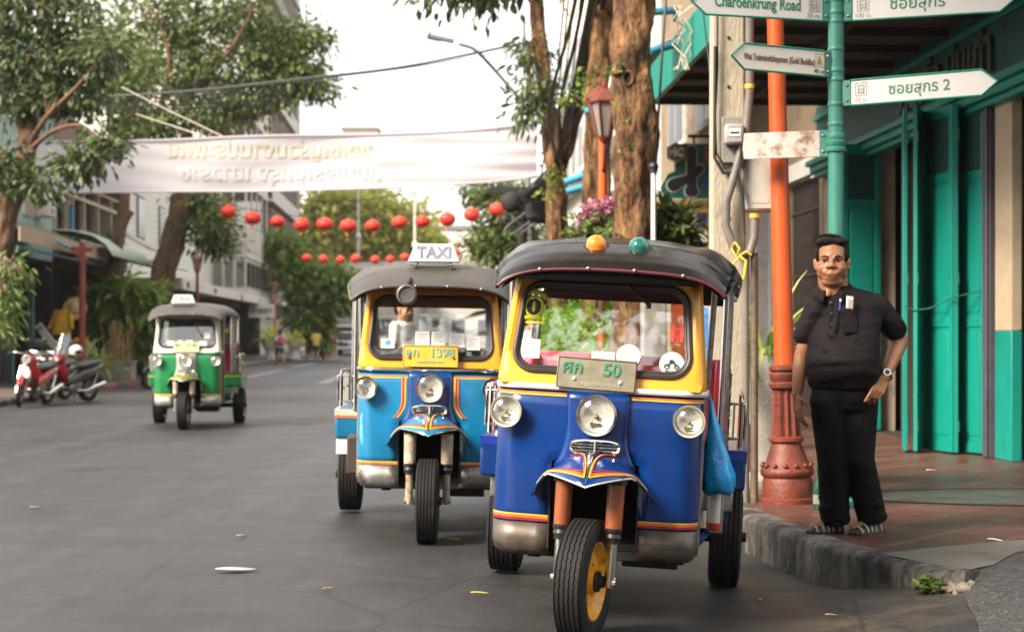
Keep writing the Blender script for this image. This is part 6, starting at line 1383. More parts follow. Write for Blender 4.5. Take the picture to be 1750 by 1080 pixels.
# finger post with street direction boards
SPB = Vector((2.12, 11.1, PZ)); T = thing('direction_signpost', 'green signpost with white finger boards above the standing man', 'signpost', SPB)
q = MB(); q.lathe([(.135, 0), (.135, .05), (.11, .07), (.105, .16), (.075, .24), (.056, .26), (.0515, .30), (.0515, 2.32), (.066, 2.325), (.068, 2.345), (.058, 2.355), (.066, 2.37), (.068, 2.39), (.058, 2.40), (.066, 2.42), (.062, 2.44), (.0515, 2.445), (.0515, 3.62), (.06, 3.63), (.045, 3.70), (.01, 3.74)], n=24); q.build('post', M_SGREEN, T, smooth=40)
for z in (2.49, 2.62, 2.78, 2.84, 2.98, 3.16, 3.22, 3.3): q = MB(); q.lathe([(.054, z), (.056, z + .004), (.056, z + .022), (.054, z + .026)], n=20); q.build('clamp_band', M_SGREEN, T)
def board(side, yaw, z, L_, h, texts, icon=None, m=M_SIGNW, tip=.10, x0=.055, ink=M_SIGNT, small=None, rust=False, rim=M_SIGNG):
    M = Matrix.Translation((0, -.0, z - PZ)) @ Matrix.Rotation(yaw, 4, 'Z'); s = side; hh = h / 2
    pts = [(s * (x0 + .05), -hh), (s * (L_ - tip), -hh), (s * L_, 0), (s * (L_ - tip), hh), (s * (x0 + .05), hh)] if not rust else [(s * (x0 + .05), -hh), (s * (L_ - .01), -hh), (s * L_, -hh * .3), (s * (L_ - .012), hh), (s * (x0 + .05), hh)]
    q = MB(M); q.prism(pts, .022, Matrix.Translation((0, -.011, 0))); b_ = q.build('finger_board', m, T, bevel=.002)
    if not rust:
        q = MB(M); q.tube([(x, -.010, zz) for x, zz in pts], .0075, 6, closed=True); q.build('board_rim', rim, b_)
    q = MB(M); q.bx(s * .048, s * (x0 + .05), -.016, .016, -hh * 1.02, hh * 1.02); k = q.build('bracket', M_SGREEN, T, bevel=.003)
    q = MB(M)
    for zz in (-.6, .6): q.ball((s * .082, -.018, zz * hh), .010, 8, 6)
    q.build('bracket_bolt', M_STEEL, k)
    for (tx, size, x, zz, ink_, bd, *ft) in texts:
        q = MB(M @ Matrix.Translation((x, -.0125, zz))); q.text(tx, size, Matrix(), ext=.001, bold=bd, fit=ft[0] if ft else 0); q.build('lettering', ink_, b_, smooth=0)
    if icon:
        ix, iz, kind, ik = icon; q = MB(M); w = .036
        q.tube([(ix - w, -.0135, iz - w * 1.15), (ix + w, -.0135, iz - w * 1.15), (ix + w, -.0135, iz + w * 1.15), (ix - w, -.0135, iz + w * 1.15)], .0022, 5, closed=True)
        if kind == 'bus':
            q.bx(ix - .022, ix + .022, -.0145, -.012, iz - .004, iz + .004); q.bx(ix - .022, ix - .016, -.0145, -.012, iz - .02, iz + .022); q.bx(ix + .016, ix + .022, -.0145, -.012, iz - .02, iz + .022); q.bx(ix - .022, ix + .022, -.0145, -.012, iz + .022, iz + .028); q.bx(ix - .022, ix + .022, -.0145, -.012, iz - .024, iz - .014); q.bx(ix - .02, ix - .010, -.0145, -.012, iz - .032, iz - .024); q.bx(ix + .010, ix + .02, -.0145, -.012, iz - .032, iz - .024)
        else:
            q.prism([(ix - .022, iz - .026), (ix + .022, iz - .026), (ix + .014, iz - .012), (ix + .010, iz + .006), (ix + .003, iz + .028), (ix - .003, iz + .028), (ix - .010, iz + .006), (ix - .014, iz - .012)], .002, Matrix.Translation((0, -.0145, 0)))
        q.build('pictogram', ik, b_, smooth=0)
G_ = M_SIGNT; GR = mat('sign_text_grey', (.30, .29, .27), .5)
board(-1, R(16), 3.385, 1.02, .165, [('Charoenkrung Road', .105, -.56, .006, G_, .0016, .60), ('50 m.', .044, -.165, -.052, GR, .0003)], (-.165, .018, 'bus', GR))
board(1, R(-19), 3.385, 1.13, .165, [('ซอยสุกร', .105, .52, .008, G_, .0008), ('100 ม.', .042, .175, -.052, GR, .0003)], (.175, .018, 'bus', GR))
board(-1, R(28), 3.02, .84, .165, [('Wat Traimitwitthayaram (Gold Buddha)', .060, -.465, .0, M_SIGNB, .0008, .56), ('40 m.', .040, -.145, -.055, M_SIGNB, .0004)], (-.145, .018, 'temple', mat('temple_gold', (.35, .24, .08), .5)), mat('sign_white_lifted', (.78, .74, .66), .4, var=.05))  # sign white lightened in the colour to offset this board's shade
board(1, R(-32), 2.83, 1.06, .162, [('ซอยสุกร 2', .098, .56, .0, G_, .0012), ('10 ม.', .042, .175, -.052, GR, .0003)], (.175, .018, 'bus', GR))
board(1, R(78), 3.16, .95, .165, [('ซอยสุกร', .09, .5, 0, G_, .0008)], None, mat('sign_grey_back', (.42, .42, .40), .5))
board(-1, R(-18), 2.51, .615, .172, [], None, mat('rusty_white_board', (.47, .43, .39), .6, var=.1, scale=6, dirt=(.20, .075, .035), dcov=.45, dscale=9, bump=.3, bscale=30), rust=True)
t = thing('glass_bottle', 'green glass bottle standing by the foot of the signpost', 'bottle', P(1399, 868, 10.95) * Vector((1, 1, 0)) + Vector((0, 0, PZ))); q = MB(); q.lathe([(.034, 0), (.036, .01), (.036, .13), (.03, .16), (.014, .2), (.013, .25), (.016, .252), (.016, .265), (.001, .265)], n=16); q.build('body', mat('bottle_green', (.012, .07, .03), .1, var=.2, coat=.5), t); q = MB(); q.lathe([(.0368, .04), (.0368, .10)], n=16, caps=False); q.build('bottle_label', M_GREYW, t)

# dark transformer pole and far lamp on the right
T = thing('transformer_pole', 'dark utility pole loaded with cable clutter beside the banner end', 'utility pole', P(893, 600, 36) * Vector((1, 1, 0)) + Vector((0, 0, PZ)))
z1 = P(0, 322, 36).z - PZ; q = MB(); q.cyl((0, 0, 0), (0, 0, z1), .14, .10, 12); q.build('shaft', M_DARK, T)
q = MB(); q.bx(-.75, .35, -.06, .06, z1 - .12, z1 + .02); q.bx(-.5, .5, -.05, .05, z1 - .75, z1 - .65); q.build('crossarm', M_DARK, T, bevel=.01)
q = MB(); q.lathe([(.22, z1 - .65), (.24, z1 - .6), (.24, z1 - .12), (.2, z1 - .06)], (.3, -.2, 0), n=16); q.ball((-.25, -.1, z1 - .3), (.22, .16, .22), 12, 8); q.build('cable_box', M_DARK, T)
q = MB()
for i in range(9): a = i * .7; q.tube([(.25 * math.cos(a + k * .5) * (1 + .1 * k), -.15 + .1 * math.sin(a), z1 - .2 - .12 * k + .1 * math.sin(a * 2)) for k in range(7)], .018, 5)
q.build('coiled_cable', M_BLK, T)
T = thing('road_lamp', 'slim grey road lamp leaning out over the street above the banner', 'street lamp', P(903, 600, 42) * Vector((1, 1, 0)) + Vector((0, 0, PZ))); b0 = T.location
q = MB(); q.cyl((0, 0, 0), P(903, 75, 42) - b0, .09, .06, 12); q.build('shaft', M_GREYW, T)
q = MB(); q.tube([P(*p) - b0 for p in ((905, 205, 42), (890, 172, 42), (850, 125, 41.8), (818, 90, 41.5), (806, 82, 41.4), (785, 76, 41.3))], .045, 8); q.build('lamp_arm', M_GREYW, T)
q = MB(Matrix.Translation(P(755, 67, 41.2) - b0) @ Matrix.Rotation(R(12), 4, 'Y')); q.bx(-.36, .30, -.11, .11, -.045, .05); q.bx(-.36, -.02, -.09, .09, -.07, -.045); q.build('lamp_head', mat('lamp_dark_grey', (.14, .14, .15), .4), T, bevel=.03)
q = MB(); a = P(896, 95, 42) - b0; q.loft([[(a.x - .09, -.1, a.z - .25), (a.x + .09, -.1, a.z - .25), (a.x + .09, .1, a.z - .25), (a.x - .09, .1, a.z - .25)], [(a.x - .03, -.05, a.z + .9), (a.x + .03, -.05, a.z + .9), (a.x + .03, .05, a.z + .9), (a.x - .03, .05, a.z + .9)]]); q.build('pole_head', M_GREYW, T)
# blue pipe brackets by the trunks
M_BPIPE = mat('blue_pipe', (.04, .28, .42), .45, var=.2)
for (x0, y0, x1, y1, Y_) in ((1108, 22, 1155, 18, 19.6), (1112, 88, 1162, 74, 19.6), (1000, 192, 1050, 178, 22.4), (1030, 172, 1052, 164, 22.2), (965, 312, 1000, 300, 28), (968, 328, 1002, 318, 28)):
    a = P(x0, y0, Y_); b_ = P(x1, y1, Y_); t = thing('pipe_bracket', 'light blue pipe bracket for cables fixed beside the right hand trunks', 'bracket', a, group='blue pipe brackets by the trunks'); q = MB(); q.cyl((0, 0, 0), b_ - a, .05 * Y_ / 22, n=10); q.build('pipe', M_BPIPE, t); q = MB(); q.cyl(b_ - a, b_ - a + Vector((.05, .6, .0)), .03); q.build('bracket_arm', M_BPIPE, t)

# ------------------------------------------------------------------ overhead: banner, lanterns, cables
M_BANN = leafmat('banner_cloth', (.66, .62, .655), (.66, .62, .655), .42, .8)
YB = 40.
def bann(u, v):
    px = 10 + 908 * u; top = 238 - 8 * math.sin(math.pi * min(1, u / .9)) * 0 - 30 * u ** 3.2 + 3 * math.sin(u * 9); bot = 331 - 5 * u - 22 * u ** 5
    py = top + (bot - top) * v; p = P(px, py, YB)
    p.y += .03 * math.sin(u * 23 + v * 3) + .05 * math.sin(u * 11 + v * 2) + .07 * v * math.sin(u * 7) + .06 * math.sin((v - u * .8) * 26) * (u > .62) * (u - .62) * 1.2 + .012 * math.sin(v * 18 + 3 * math.sin(u * 10))
    return p
t0 = P(465, 290, YB); T = thing('street_banner', 'long white cloth banner strung across the street, lettering showing through in reverse', 'banner', t0)
q = MB(); q.grid(lambda u_, v_: bann(u_, v_) - t0, 150, 16); q.build('cloth', M_BANN, T, smooth=80)
q = MB()
for v_ in (.015, .985): q.tube([bann(i / 60, v_) - t0 + Vector((0, -.02, 0)) for i in range(61)], .03, 6)
q.build('hem', M_BANN, T)
def on_banner(mb, body, size, px, py, mirror=True):
    n0 = len(mb.v); mb.text(body, size, Matrix.Translation(P(px, py, YB - .0) - t0), ext=.004, mirror=mirror, bold=.012)
    for i in range(n0, len(mb.v)):
        v = Vector(mb.v[i]) + t0; s_ = YB / 2900; uu = (v.x / s_ + 875 - 10) / 908; pyy = 577 - (v.z - EYE) / s_
        top = 238 - 30 * max(0, uu) ** 3.2 + 3 * math.sin(uu * 9); bot = 331 - 5 * uu - 22 * max(0, uu) ** 5; vv = (pyy - top) / (bot - top)
        b_ = bann(uu, vv); mb.v[i] = tuple(Vector((v.x, b_.y - .012 + (v.y - YB), v.z)) - t0)
q = MB(); on_banner(q, 'ขอเชิญร่วมงานประเพณี', .52, 460, 258); q.build('lettering', leafmat('banner_yellow', (.67, .645, .53), (.67, .645, .53), .4, .8), T, smooth=0)
q = MB(); on_banner(q, 'ถนนเจริญกรุง เยาวราช', .52, 480, 297); q.build('lettering', leafmat('banner_faint', (.70, .67, .69), (.70, .67, .69), .4, .8), T, smooth=0)
def cable(label, pts, r, group=None, m=M_BLK, name='overhead_cable'):
    pts = [P(*p) for p in pts]; c = (pts[0] + pts[-1]) / 2; out = []; k = len(pts) - 1
    for i in range(k * 7 + 1):
        t = i / 7; j = min(int(t), k - 1); f = t - j; p0 = pts[max(j - 1, 0)]; p1 = pts[j]; p2 = pts[j + 1]; p3 = pts[min(j + 2, k)]
        out.append(.5 * ((2 * p1) + (p2 - p0) * f + (2 * p0 - 5 * p1 + 4 * p2 - p3) * f * f + (3 * p1 - p0 - 3 * p2 + p3) * f ** 3) - c)
    q = MB(); q.tube(out, r, 6); o = q.build(name, m); o.location = c; return tag(o, label, 'cable', group)
G1 = 'black cables sagging in the bundle beside the right trunks'
for i in range(16):
    j = random.uniform; tx = 1022 + j(-28, 30); bx_ = 898 + j(-12, 22); s_ = j(.2, 1)
    cable('black overhead cable sagging in the thick bundle beside the right hand trunks', [(tx, -60, 22 + j(-1, 1)), (tx - 22 + j(-4, 4), 60, 24), (tx - 48 + j(-12, 10), 170 + 20 * s_, 27), ((tx + bx_) / 2 - 8 + j(-12, 12), 255 + 26 * s_, 31), (bx_, 338 + j(-10, 10), 35.5)], j(.016, .034), G1)
for i, (x0, x1, y1) in enumerate(((975, 935, 260), (985, 945, 230), (968, 925, 300), (995, 962, 215))):
    cable('thin black cable hanging down past the leaning trunk', [(x0, -40, 27), ((x0 + x1) / 2 + 4, y1 * .45, 28), (x1, y1, 30)], .014, 'thin cables hanging past the leaning trunk')
cable('thick dark cable crossing the sky from the left trees to the right poles', [(-40, 178, 46), (150, 168, 45), (330, 156, 44), (520, 135, 43), (700, 113, 42), (905, 72, 41)], .035)
cable('thin cable crossing the sky just under the thick dark one', [(330, 160, 44), (520, 138, 43), (700, 116, 42), (905, 82, 41)], .014)
for i, (a, b_, c, d) in enumerate(((186, 180, 170, 158), (196, 190, 178, 168), (204, 198, 186, 176), (176, 172, 165, 150))):
    cable('thin dark wire strung through the left trees above the banner', [(-40, a, 43), (150, b_, 43), (320, c, 43.5), (500, d, 44)], .016, 'thin wires through the left trees')
M_ROPE = mat('white_rope', (.6, .56, .46), .7)
cable('upper white rope slanting down to the banner top', [(205, 148, 40.6), (290, 190, 40.3), (380, 233, 40)], .012, None, M_ROPE, 'banner_rope'); cable('lower white rope slanting down to the banner top', [(232, 195, 40.6), (290, 214, 40.3), (352, 234, 40)], .012, None, M_ROPE, 'banner_rope')
cable('white rope at the right end of the banner tied to the trunk', [(916, 212, 40), (930, 205, 36), (940, 215, 31.2)], .015, None, M_ROPE, 'banner_rope')
cable('thin black cable running below the right part of the banner', [(600, 345, 41), (720, 328, 41), (860, 312, 41), (925, 300, 38)], .013)
for i, (pts, r) in enumerate((([(1245, -30, 12.5), (1232, 120, 14), (1216, 250, 15), (1212, 420, 15.5)], .010), ([(1195, -30, 16), (1212, 110, 15), (1222, 230, 13)], .008), ([(1140, -30, 18), (1128, 150, 18), (1120, 300, 18.5)], .016))):
    cable(['thin grey wire falling behind the utility pole meter', 'loose thin wire hanging under the teal canopy edge', 'black cable falling along the thick trunk'][i], pts, r)
T = thing('loose_wires', 'tangle of pale loose wires hanging beside the teal canopy edge', 'wires', P(1160, 90, 18.2)); q = MB(); b0 = T.location
for i in range(6): q.tube([P(1165 + random.uniform(-10, 14), 10 + k * 22, 18.2 + random.uniform(-.1, .1)) - b0 + Vector((.05 * math.sin(k * 2 + i), 0, 0)) for k in range(6)], .008, 5)
q.build('wire', mat('pale_wire', (.5, .45, .34), .6), T)

M_LRED = mat('lantern_red', (.62, .030, .016), .5, var=.15, scale=6)
M_GOLD = mat('lantern_gold', (.60, .36, .06), .4, .3)
def lantern():
    T = thing('paper_lantern', 'x', 'lantern')
    q = MB(); rings = []
    for j in range(15):
        t = math.pi * (.11 + .78 * j / 14); rings.append([(.22 * math.sin(t) ** .8 * (1 + .035 * math.cos(12 * a)) * math.cos(a), .22 * math.sin(t) ** .8 * (1 + .035 * math.cos(12 * a)) * math.sin(a), .175 * math.cos(t)) for a in [2 * math.pi * i / 48 for i in range(48)]])
    q.loft(rings); q.build('shade', M_LRED, T, smooth=60)
    q = MB(); q.lathe([(.075, .15), (.085, .165), (.085, .185), (.06, .19)], n=16); q.cyl((0, 0, .19), (0, 0, .30), .008, n=6); q.build('cap', M_GOLD, T)
    q = MB(); q.lathe([(.075, -.15), (.08, -.165), (.08, -.18)], n=16); q.build('base_ring', M_GOLD, T)
    q = MB(); q.lathe([(.012, -.18), (.03, -.21), (.035, -.30)], n=10); q.build('tassel', mat('tassel_orange', (.60, .16, .02), .7), T)
    return T
lan = None
row1 = [(390, 362), (432, 373), (474, 379), (516, 384), (555, 383), (595, 386), (637, 386), (683, 380), (722, 379), (765, 375), (806, 367), (850, 358)]
row2 = [(524, 441), (553, 443), (582, 444), (608, 442), (641, 444), (667, 443), (692, 440), (724, 438), (752, 436), (779, 432), (805, 428), (836, 425)]
for (rw, Y_, nm) in ((row1, 48., 'nearer lantern row'), (row2, 78., 'farther, lower lantern row')):
    for i, (px, py) in enumerate(rw):
        lb = 'red paper lantern, %s from the left in the %s' % (ORD[i], nm)
        if lan is None: lan = lantern(); o = lan; o.location = P(px, py, Y_); o['label'] = lb
        else: o = copy_tree(lan, loc=P(px, py, Y_), rot=(R(random.uniform(-6, 6)), R(random.uniform(-7, 7)), random.random() * 3), label=lb)
        k_ = 1.0 + random.uniform(-.07, .07); o.scale = (k_, k_, k_ * random.uniform(.9, 1.05))
        o['group'] = 'red lanterns strung across the street'
    cable('thin wire carrying the %s' % nm, [(rw[0][0] - 90, rw[0][1] - 50, Y_)] + [(px, py - (14 if Y_ < 60 else 9.5), Y_) for px, py in rw] + [(rw[-1][0] + 45, rw[-1][1] - 36, Y_)], .012, None, M_BLK, 'lantern_wire')
# far poles, signs and second banner
for i, (px, y0, Y_) in enumerate(((612, 325, 120.), (709, 345, 110.))):
    t = thing('street_pole', ['pale slim pole left of the far trees gap', 'pale slim pole right of the far trees'][i], 'pole', P(px, 605, Y_) * Vector((1, 1, 0))); z1 = P(0, y0, Y_).z; q = MB(); q.cyl((0, 0, 0), (0, 0, z1), .12, .08, 10); q.build('shaft', M_OFFW, t); q = MB(); q.ball((0, 0, z1 * .72), (.2, .2, .3), 10, 6); q.build('fitting', M_OFFW, t)
t0 = P(680, 463, 96); T = thing('street_banner', 'second pale banner across the far street below the lower lanterns', 'banner', t0); q = MB(); q.grid(lambda u_, v_: P(525 + 310 * u_, 448 + 31 * v_ + 2 * math.sin(u_ * 6), 96 + .1 * math.sin(u_ * 50 + v_ * 4)) - t0, 60, 6); q.build('cloth', leafmat('banner_pink_white', (.72, .62, .60), (.72, .62, .60), .4, .8), T, smooth=80); q = MB(); q.tube([P(525 + 310 * i / 20, 448 + 2 * math.sin(i / 20 * 6), 96) - t0 for i in range(21)], .04, 6); q.build('hem', M_OFFW, T)
t0 = P(826, 447, 62); T = thing('shop_sign', 'grey lettered sign over a yellow strip beyond the TAXI roof sign', 'sign', t0); q = MB(); s_ = 62 / 2900; q.bx(-38 * s_, 36 * s_, 0, .15, -14 * s_, 14 * s_); q.build('panel', mat('sign_grey_panel', (.42, .40, .37), .5), T, bevel=.02); q = MB(); q.bx(-38 * s_, 36 * s_, -.01, .14, -26 * s_, -14.2 * s_); q.build('lower_strip', mat('sign_strip_yellow', (.62, .33, .03), .5), T); q = MB(Matrix.Translation((0, -.01, -.02))); q.text('อนุบาลสุวิทย์', .34, Matrix(), ext=.004, bold=.006); q.build('sign_lettering', GR, T, smooth=0); q = MB(); q.cyl((.75, .1, -3.4), (.75, .1, .4), .06); q.build('sign_post', M_STEEL, T)
# ------------------------------------------------------------------ people
def skinmat(name, c, **k): return mat(name, c, .48, var=.12, scale=9, bump=.12, bscale=70, **k)
M_SKIN = skinmat('tanned_skin', (.28, .125, .056), rvar=.08)
M_SKIN2 = skinmat('light_brown_skin', (.42, .21, .11))
M_HAIR = mat('black_hair', (.012, .0075, .0055), .55, spec=.2, var=.6, scale=60, bump=.8, bscale=120)
M_SHIRT = mat('black_polo_cotton', (.0078, .0052, .0066), .8, spec=.2, var=.3, scale=6, bump=1.5, bscale=7, stretch=(1, 1, 2.2))
M_TROU = mat('black_trousers', (.0038, .0035, .0042), .8, spec=.17, var=.3, scale=6, bump=1.5, bscale=7, stretch=(1, 1, 1.2))
M_EYEW = mat('eye_white', (.48, .42, .36), .3)
M_LIP = mat('lip', (.30, .10, .06), .5)
def hand(mb, w, d, side, nrm, curls, thumb, s=1.0, point=None):
    """palm and five fingers: w wrist, d towards the knuckles, side towards the thumb, nrm the way the fingers curl"""
    w = Vector(w); d = Vector(d).normalized(); side = (Vector(side) - d * Vector(side).dot(d)).normalized(); nrm = Vector(nrm); nrm = (nrm - d * nrm.dot(d) - side * nrm.dot(side)).normalized()
    lens = [(.045, .027, .021), (.050, .030, .022), (.046, .028, .021), (.036, .021, .018)]
    for i in range(4):
        o = (.030 - .020 * i) * s; kn = w + d * (.092 - .004 * abs(i - 1)) * s + side * o
        mb.cap2(w + d * .018 * s + side * o * .7, .0165 * s, kn, .0125 * s, 10)
        p = kn; dd = d.copy(); ax = side; c = curls[i]
        for k, L_ in enumerate(lens[i]):
            ang = c * (.7 + .35 * k); dd = (Matrix.Rotation(-ang, 3, side) @ dd) if (Matrix.Rotation(-ang, 3, side) @ dd).dot(nrm) > dd.dot(nrm) else (Matrix.Rotation(ang, 3, side) @ dd)
            r0 = (.0108 - .0012 * k) * s; e = p + dd * L_ * s; mb.cap2(p, r0, e, r0 - .0013 * s, 8); p = e
    a = w + d * .022 * s + side * .026 * s; td = (d * .55 + side * .75 + nrm * thumb).normalized(); b_ = a + td * .042 * s; td2 = (d * .9 + side * .25 + nrm * (thumb + .1)).normalized(); c_ = b_ + td2 * .032 * s; e = c_ + (td2 + d * .2).normalized() * .024 * s
    mb.cap2(a, .0165 * s, b_, .0125 * s, 10); mb.cap2(b_, .0122 * s, c_, .0108 * s, 8); mb.cap2(c_, .0106 * s, e, .0088 * s, 8)
def rings_torso(mb, R_, rot=0., n=28, p=.82):
    out = []
    for (z, cx, cy, rx, ry) in R_:
        ring = []
        for i in range(n):
            a = 2 * math.pi * i / n; x = rx * math.copysign(abs(math.cos(a)) ** p, math.cos(a)); y = ry * math.copysign(abs(math.sin(a)) ** p, math.sin(a))
            ring.append((cx + x * math.cos(rot) - y * math.sin(rot), cy + x * math.sin(rot) + y * math.cos(rot), z))
        out.append(ring)
    mb.loft(out)
def head(mb, M):
    m = MB(M)
    m.ball((0, .022, .052), (.083, .100, .098)); m.ball((0, -.010, -.040), (.081, .080, .088)); m.ball((0, -.018, -.088), (.068, .062, .048)); m.ball((0, -.030, .03), (.070, .062, .062))
    for s_ in (-1, 1):
        m.ball((s_ * .043, -.045, -.045), (.037, .040, .040)); m.ball((s_ * .050, -.010, -.070), (.032, .055, .042)); m.ball((s_ * .052, -.058, -.016), (.024, .022, .016))
        m.ball((s_ * .090, .006, -.012), (.012, .024, .037), rot=(0, s_ * .15, s_ * -.35)); m.ball((s_ * .088, .000, -.040), (.010, .014, .014))
        m.ball((s_ * .019, -.094, -.040), (.0125, .013, .010))
        m.cap2((s_ * .020, -.086, .019), .0115, (s_ * .052, -.072, .021), .010, 10)
        m.cap2((s_ * .020, -.083, .0095), .0068, (s_ * .050, -.073, .0075), .0062, 8); m.ball((s_ * .036, -.066, -.016), (.022, .016, .009))
        m.ball((s_ * .030, -.070, -.070), (.022, .022, .026))
    m.ball((0, -.044, -.062), (.058, .046, .050)); m.ball((0, -.050, -.103), (.046, .036, .032)); m.cap2((0, -.082, .012), .0115, (0, -.102, -.034), .0165, 10); m.ball((0, -.106, -.036), (.0165, .012, .012))
    m.cap2((-.026, -.083, -.084), .0075, (0, -.093, -.0775), .0085, 8); m.cap2((.026, -.083, -.084), .0075, (0, -.093, -.0775), .0085, 8); m.cap2((-.020, -.086, -.0955), .0075, (.020, -.086, -.0955), .0075, 8)
    b = len(mb.v); mb.v += m.v; mb.f += [tuple(i + b for i in f) for f in m.f]; mb.m += m.m
def face_bits(T, M, hairm=None):
    for s_ in (-1, 1):
        q = MB(M); q.ball((s_ * .036, -.0745, -.002), (.0155, .011, .0056)); e = q.build('eye', M_EYEW, T); q = MB(M); q.ball((s_ * .036 - .003, -.0835, -.002), (.0068, .0045, .0066)); q.build('iris', M_BLK, e)
        q = MB(M); q.tube([(s_ * .018, -.0995, .020), (s_ * .036, -.0915, .0285), (s_ * .056, -.0775, .0235)], [.0042, .0052, .003], 6); q.build('eyebrow', M_HAIR, T)
        q = MB(M); q.tube([(s_ * .020, -.0895, .0035), (s_ * .036, -.0905, .0065), (s_ * .053, -.0775, .001)], [.0022, .003, .002], 6); q.build('eyelash', M_HAIR, T)
    q = MB(M); q.tube([(-.030, -.0865, -.0915), (-.016, -.0945, -.0875), (0, -.0965, -.0865), (.016, -.0945, -.0875), (.030, -.0865, -.0915)], [.0018, .0028, .003, .0028, .0018], 6); q.build('mouth', M_LIP, T)

MB0 = Vector((1.91, 9.63, PZ)); T = thing('person', 'man in black polo shirt and black trousers standing on the kerb with hand on hip', 'person', MB0)
def L(px, py, dy=0): return Vector(((px - 1450) / 301, dy, (905 - py) / 301))
HM = Matrix.Translation(L(1420, 442, -.03)) @ Matrix.Rotation(R(-13), 4, 'Z') @ Matrix.Rotation(R(-3), 4, 'X') @ Matrix.Diagonal((1.02, .97, .89, 1))
b = MB(); head(b, HM)
hc = L(1421, 438, -.03)
b.cap2(L(1416, 486, -.026), .036, L(1412, 498, -.052), .016); b.cap2(hc + Vector((.004, .035, -.10)), .082, L(1430, 512, .035), .088); b.ball(hc + Vector((-.004, -.02, -.125)), (.062, .055, .035))
b.cap2(L(1432, 512, .03), .09, L(1440, 640, 0), .12); b.cap2(L(1400, 530, .02), .045, L(1495, 525, .03), .045)
# legs and feet under the clothes
for pts in (((-.115, 0, .76), (-.095, -.02, .40), (-.080, .03, .07)), ((.06, 0, .76), (.065, -.03, .42), (.135, .0, .08))):
    b.cap2(pts[0], .085, pts[1], .055); b.cap2(pts[1], .055, pts[2], .038)
b.cap2(L(1440, 640, 0), .12, (-.02, 0, .76), .11)
b.cap2((-.080, .02, .06), .036, (-.20, -.02, .035), .028); b.cap2((.135, 0, .06), .036, (.02, -.07, .035), .028)
# arms
Le = L(1371, 603, .03); Lw = L(1361, 668, -.02); Re = L(1545, 577, .10); Rw = L(1504, 638, -.11)
b.cap2(L(1393, 532, .02), .050, Le, .043); b.cap2(Le, .043, Le.lerp(Lw, .3), .044); b.cap2(Le.lerp(Lw, .3), .044, Lw, .029)
b.cap2(L(1508, 530, .045), .052, Re, .047); b.cap2(Re, .047, Re.lerp(Rw, .3), .047); b.cap2(Re.lerp(Rw, .3), .047, Rw, .030)
hand(b, Lw, (L(1362, 712, -.05) - Lw), (.35, -1, .1), (1, .5, 0), (.30, .34, .40, .45), .35, 1.04)
hand(b, Rw, (L(1480, 676, -.17) - Rw), (-.8, -.2, .25), (-.3, .9, -.3), (.12, .55, .70, .75), .1, 1.04)
b.build('body', M_SKIN, T, remesh=.0045, smit=9)
face_bits(T, HM)
# hair
m = MB(HM); m.ball((0, .035, .098), (.088, .096, .060)); m.ball((0, .085, .045), (.080, .050, .085))
for s_ in (-1, 1): m.ball((s_ * .080, .020, .045), (.015, .048, .052)); m.ball((s_ * .079, -.010, .055), (.013, .024, .034))
m.ball((-.03, -.035, .128), (.058, .050, .030)); m.ball((.035, -.025, .126), (.05, .05, .028)); m.ball((-.062, .0, .115), (.035, .05, .032))
m.ball((-.070, -.025, .120), (.024, .030, .022)); m.ball((.066, .01, .128), (.028, .04, .022)); m.ball((.0, .04, .148), (.05, .05, .016))
hr = m.build('hair', M_HAIR, T, remesh=.007, smit=1)
m = MB(HM)
for i in range(420):
    a = random.uniform(-math.pi, math.pi); rr = random.uniform(.2, 1); x = .080 * rr * math.cos(a); y = .03 + .085 * rr * math.sin(a); z = .098 + .058 * math.sqrt(max(0, 1 - rr * rr)) ; p = Vector((x, y, z)); d = Vector((x * 3 - .25, -.35 + random.uniform(-.3, .2), .32 + random.uniform(-.2, .3))).normalized()
    m.tube([p, p + d * .020, p + d * .036 + Vector((-.008, .0, random.uniform(-.008, .006)))], [.0034, .0026, .0008], 4)
m.build('hair_strands', M_HAIR, hr)
# shirt
m = MB(); TR = R(-16)
rings_torso(m, [(.822, -.022, -.012, .199, .146), (.85, -.026, -.020, .205, .156), (.90, -.036, -.040, .212, .172), (.98, -.044, -.052, .212, .182), (1.06, -.034, -.038, .202, .162), (1.15, -.022, -.012, .198, .145), (1.22, -.012, .008, .198, .132), (1.29, -.014, .022, .190, .118), (1.34, -.030, .028, .160, .104), (1.38, -.055, .03, .122, .094), (1.405, -.075, .03, .098, .088)], TR, p=.92)
m.cap2(L(1398, 524, .02), .080, L(1375, 566, .02), .063); m.cap2(L(1500, 520, .035), .082, L(1534, 556, .07), .069); m.cap2(L(1440, 500, .035), .07, L(1500, 518, .035), .076)
for (a, c, r0) in ((L(1400, 560, -.15), L(1440, 600, -.20), .012), (L(1395, 590, -.17), L(1450, 628, -.19), .013), (L(1470, 545, -.10), L(1440, 590, -.18), .011), (L(1495, 545, -.06), L(1470, 600, -.16), .012), (L(1490, 600, -.09), L(1450, 645, -.16), .012), (L(1390, 630, -.13), L(1430, 648, -.17), .011)):
    m.cap2(a, r0 * .6, c, r0, 8)
sh = m.build('polo_shirt', M_SHIRT, T, remesh=.0085, smit=5)
m = MB()                                     # collar
def col(a, hgt, out): return (-.082 + (.088 + out) * math.cos(a), .020 + (.084 + out) * math.sin(a), 1.392 + hgt + .030 * math.sin(a) + .010 * math.cos(a))
A0 = [R(-90 + 22 + (360 - 44) * i / 30) for i in range(31)]
A0 = [a - R(14) for a in A0]
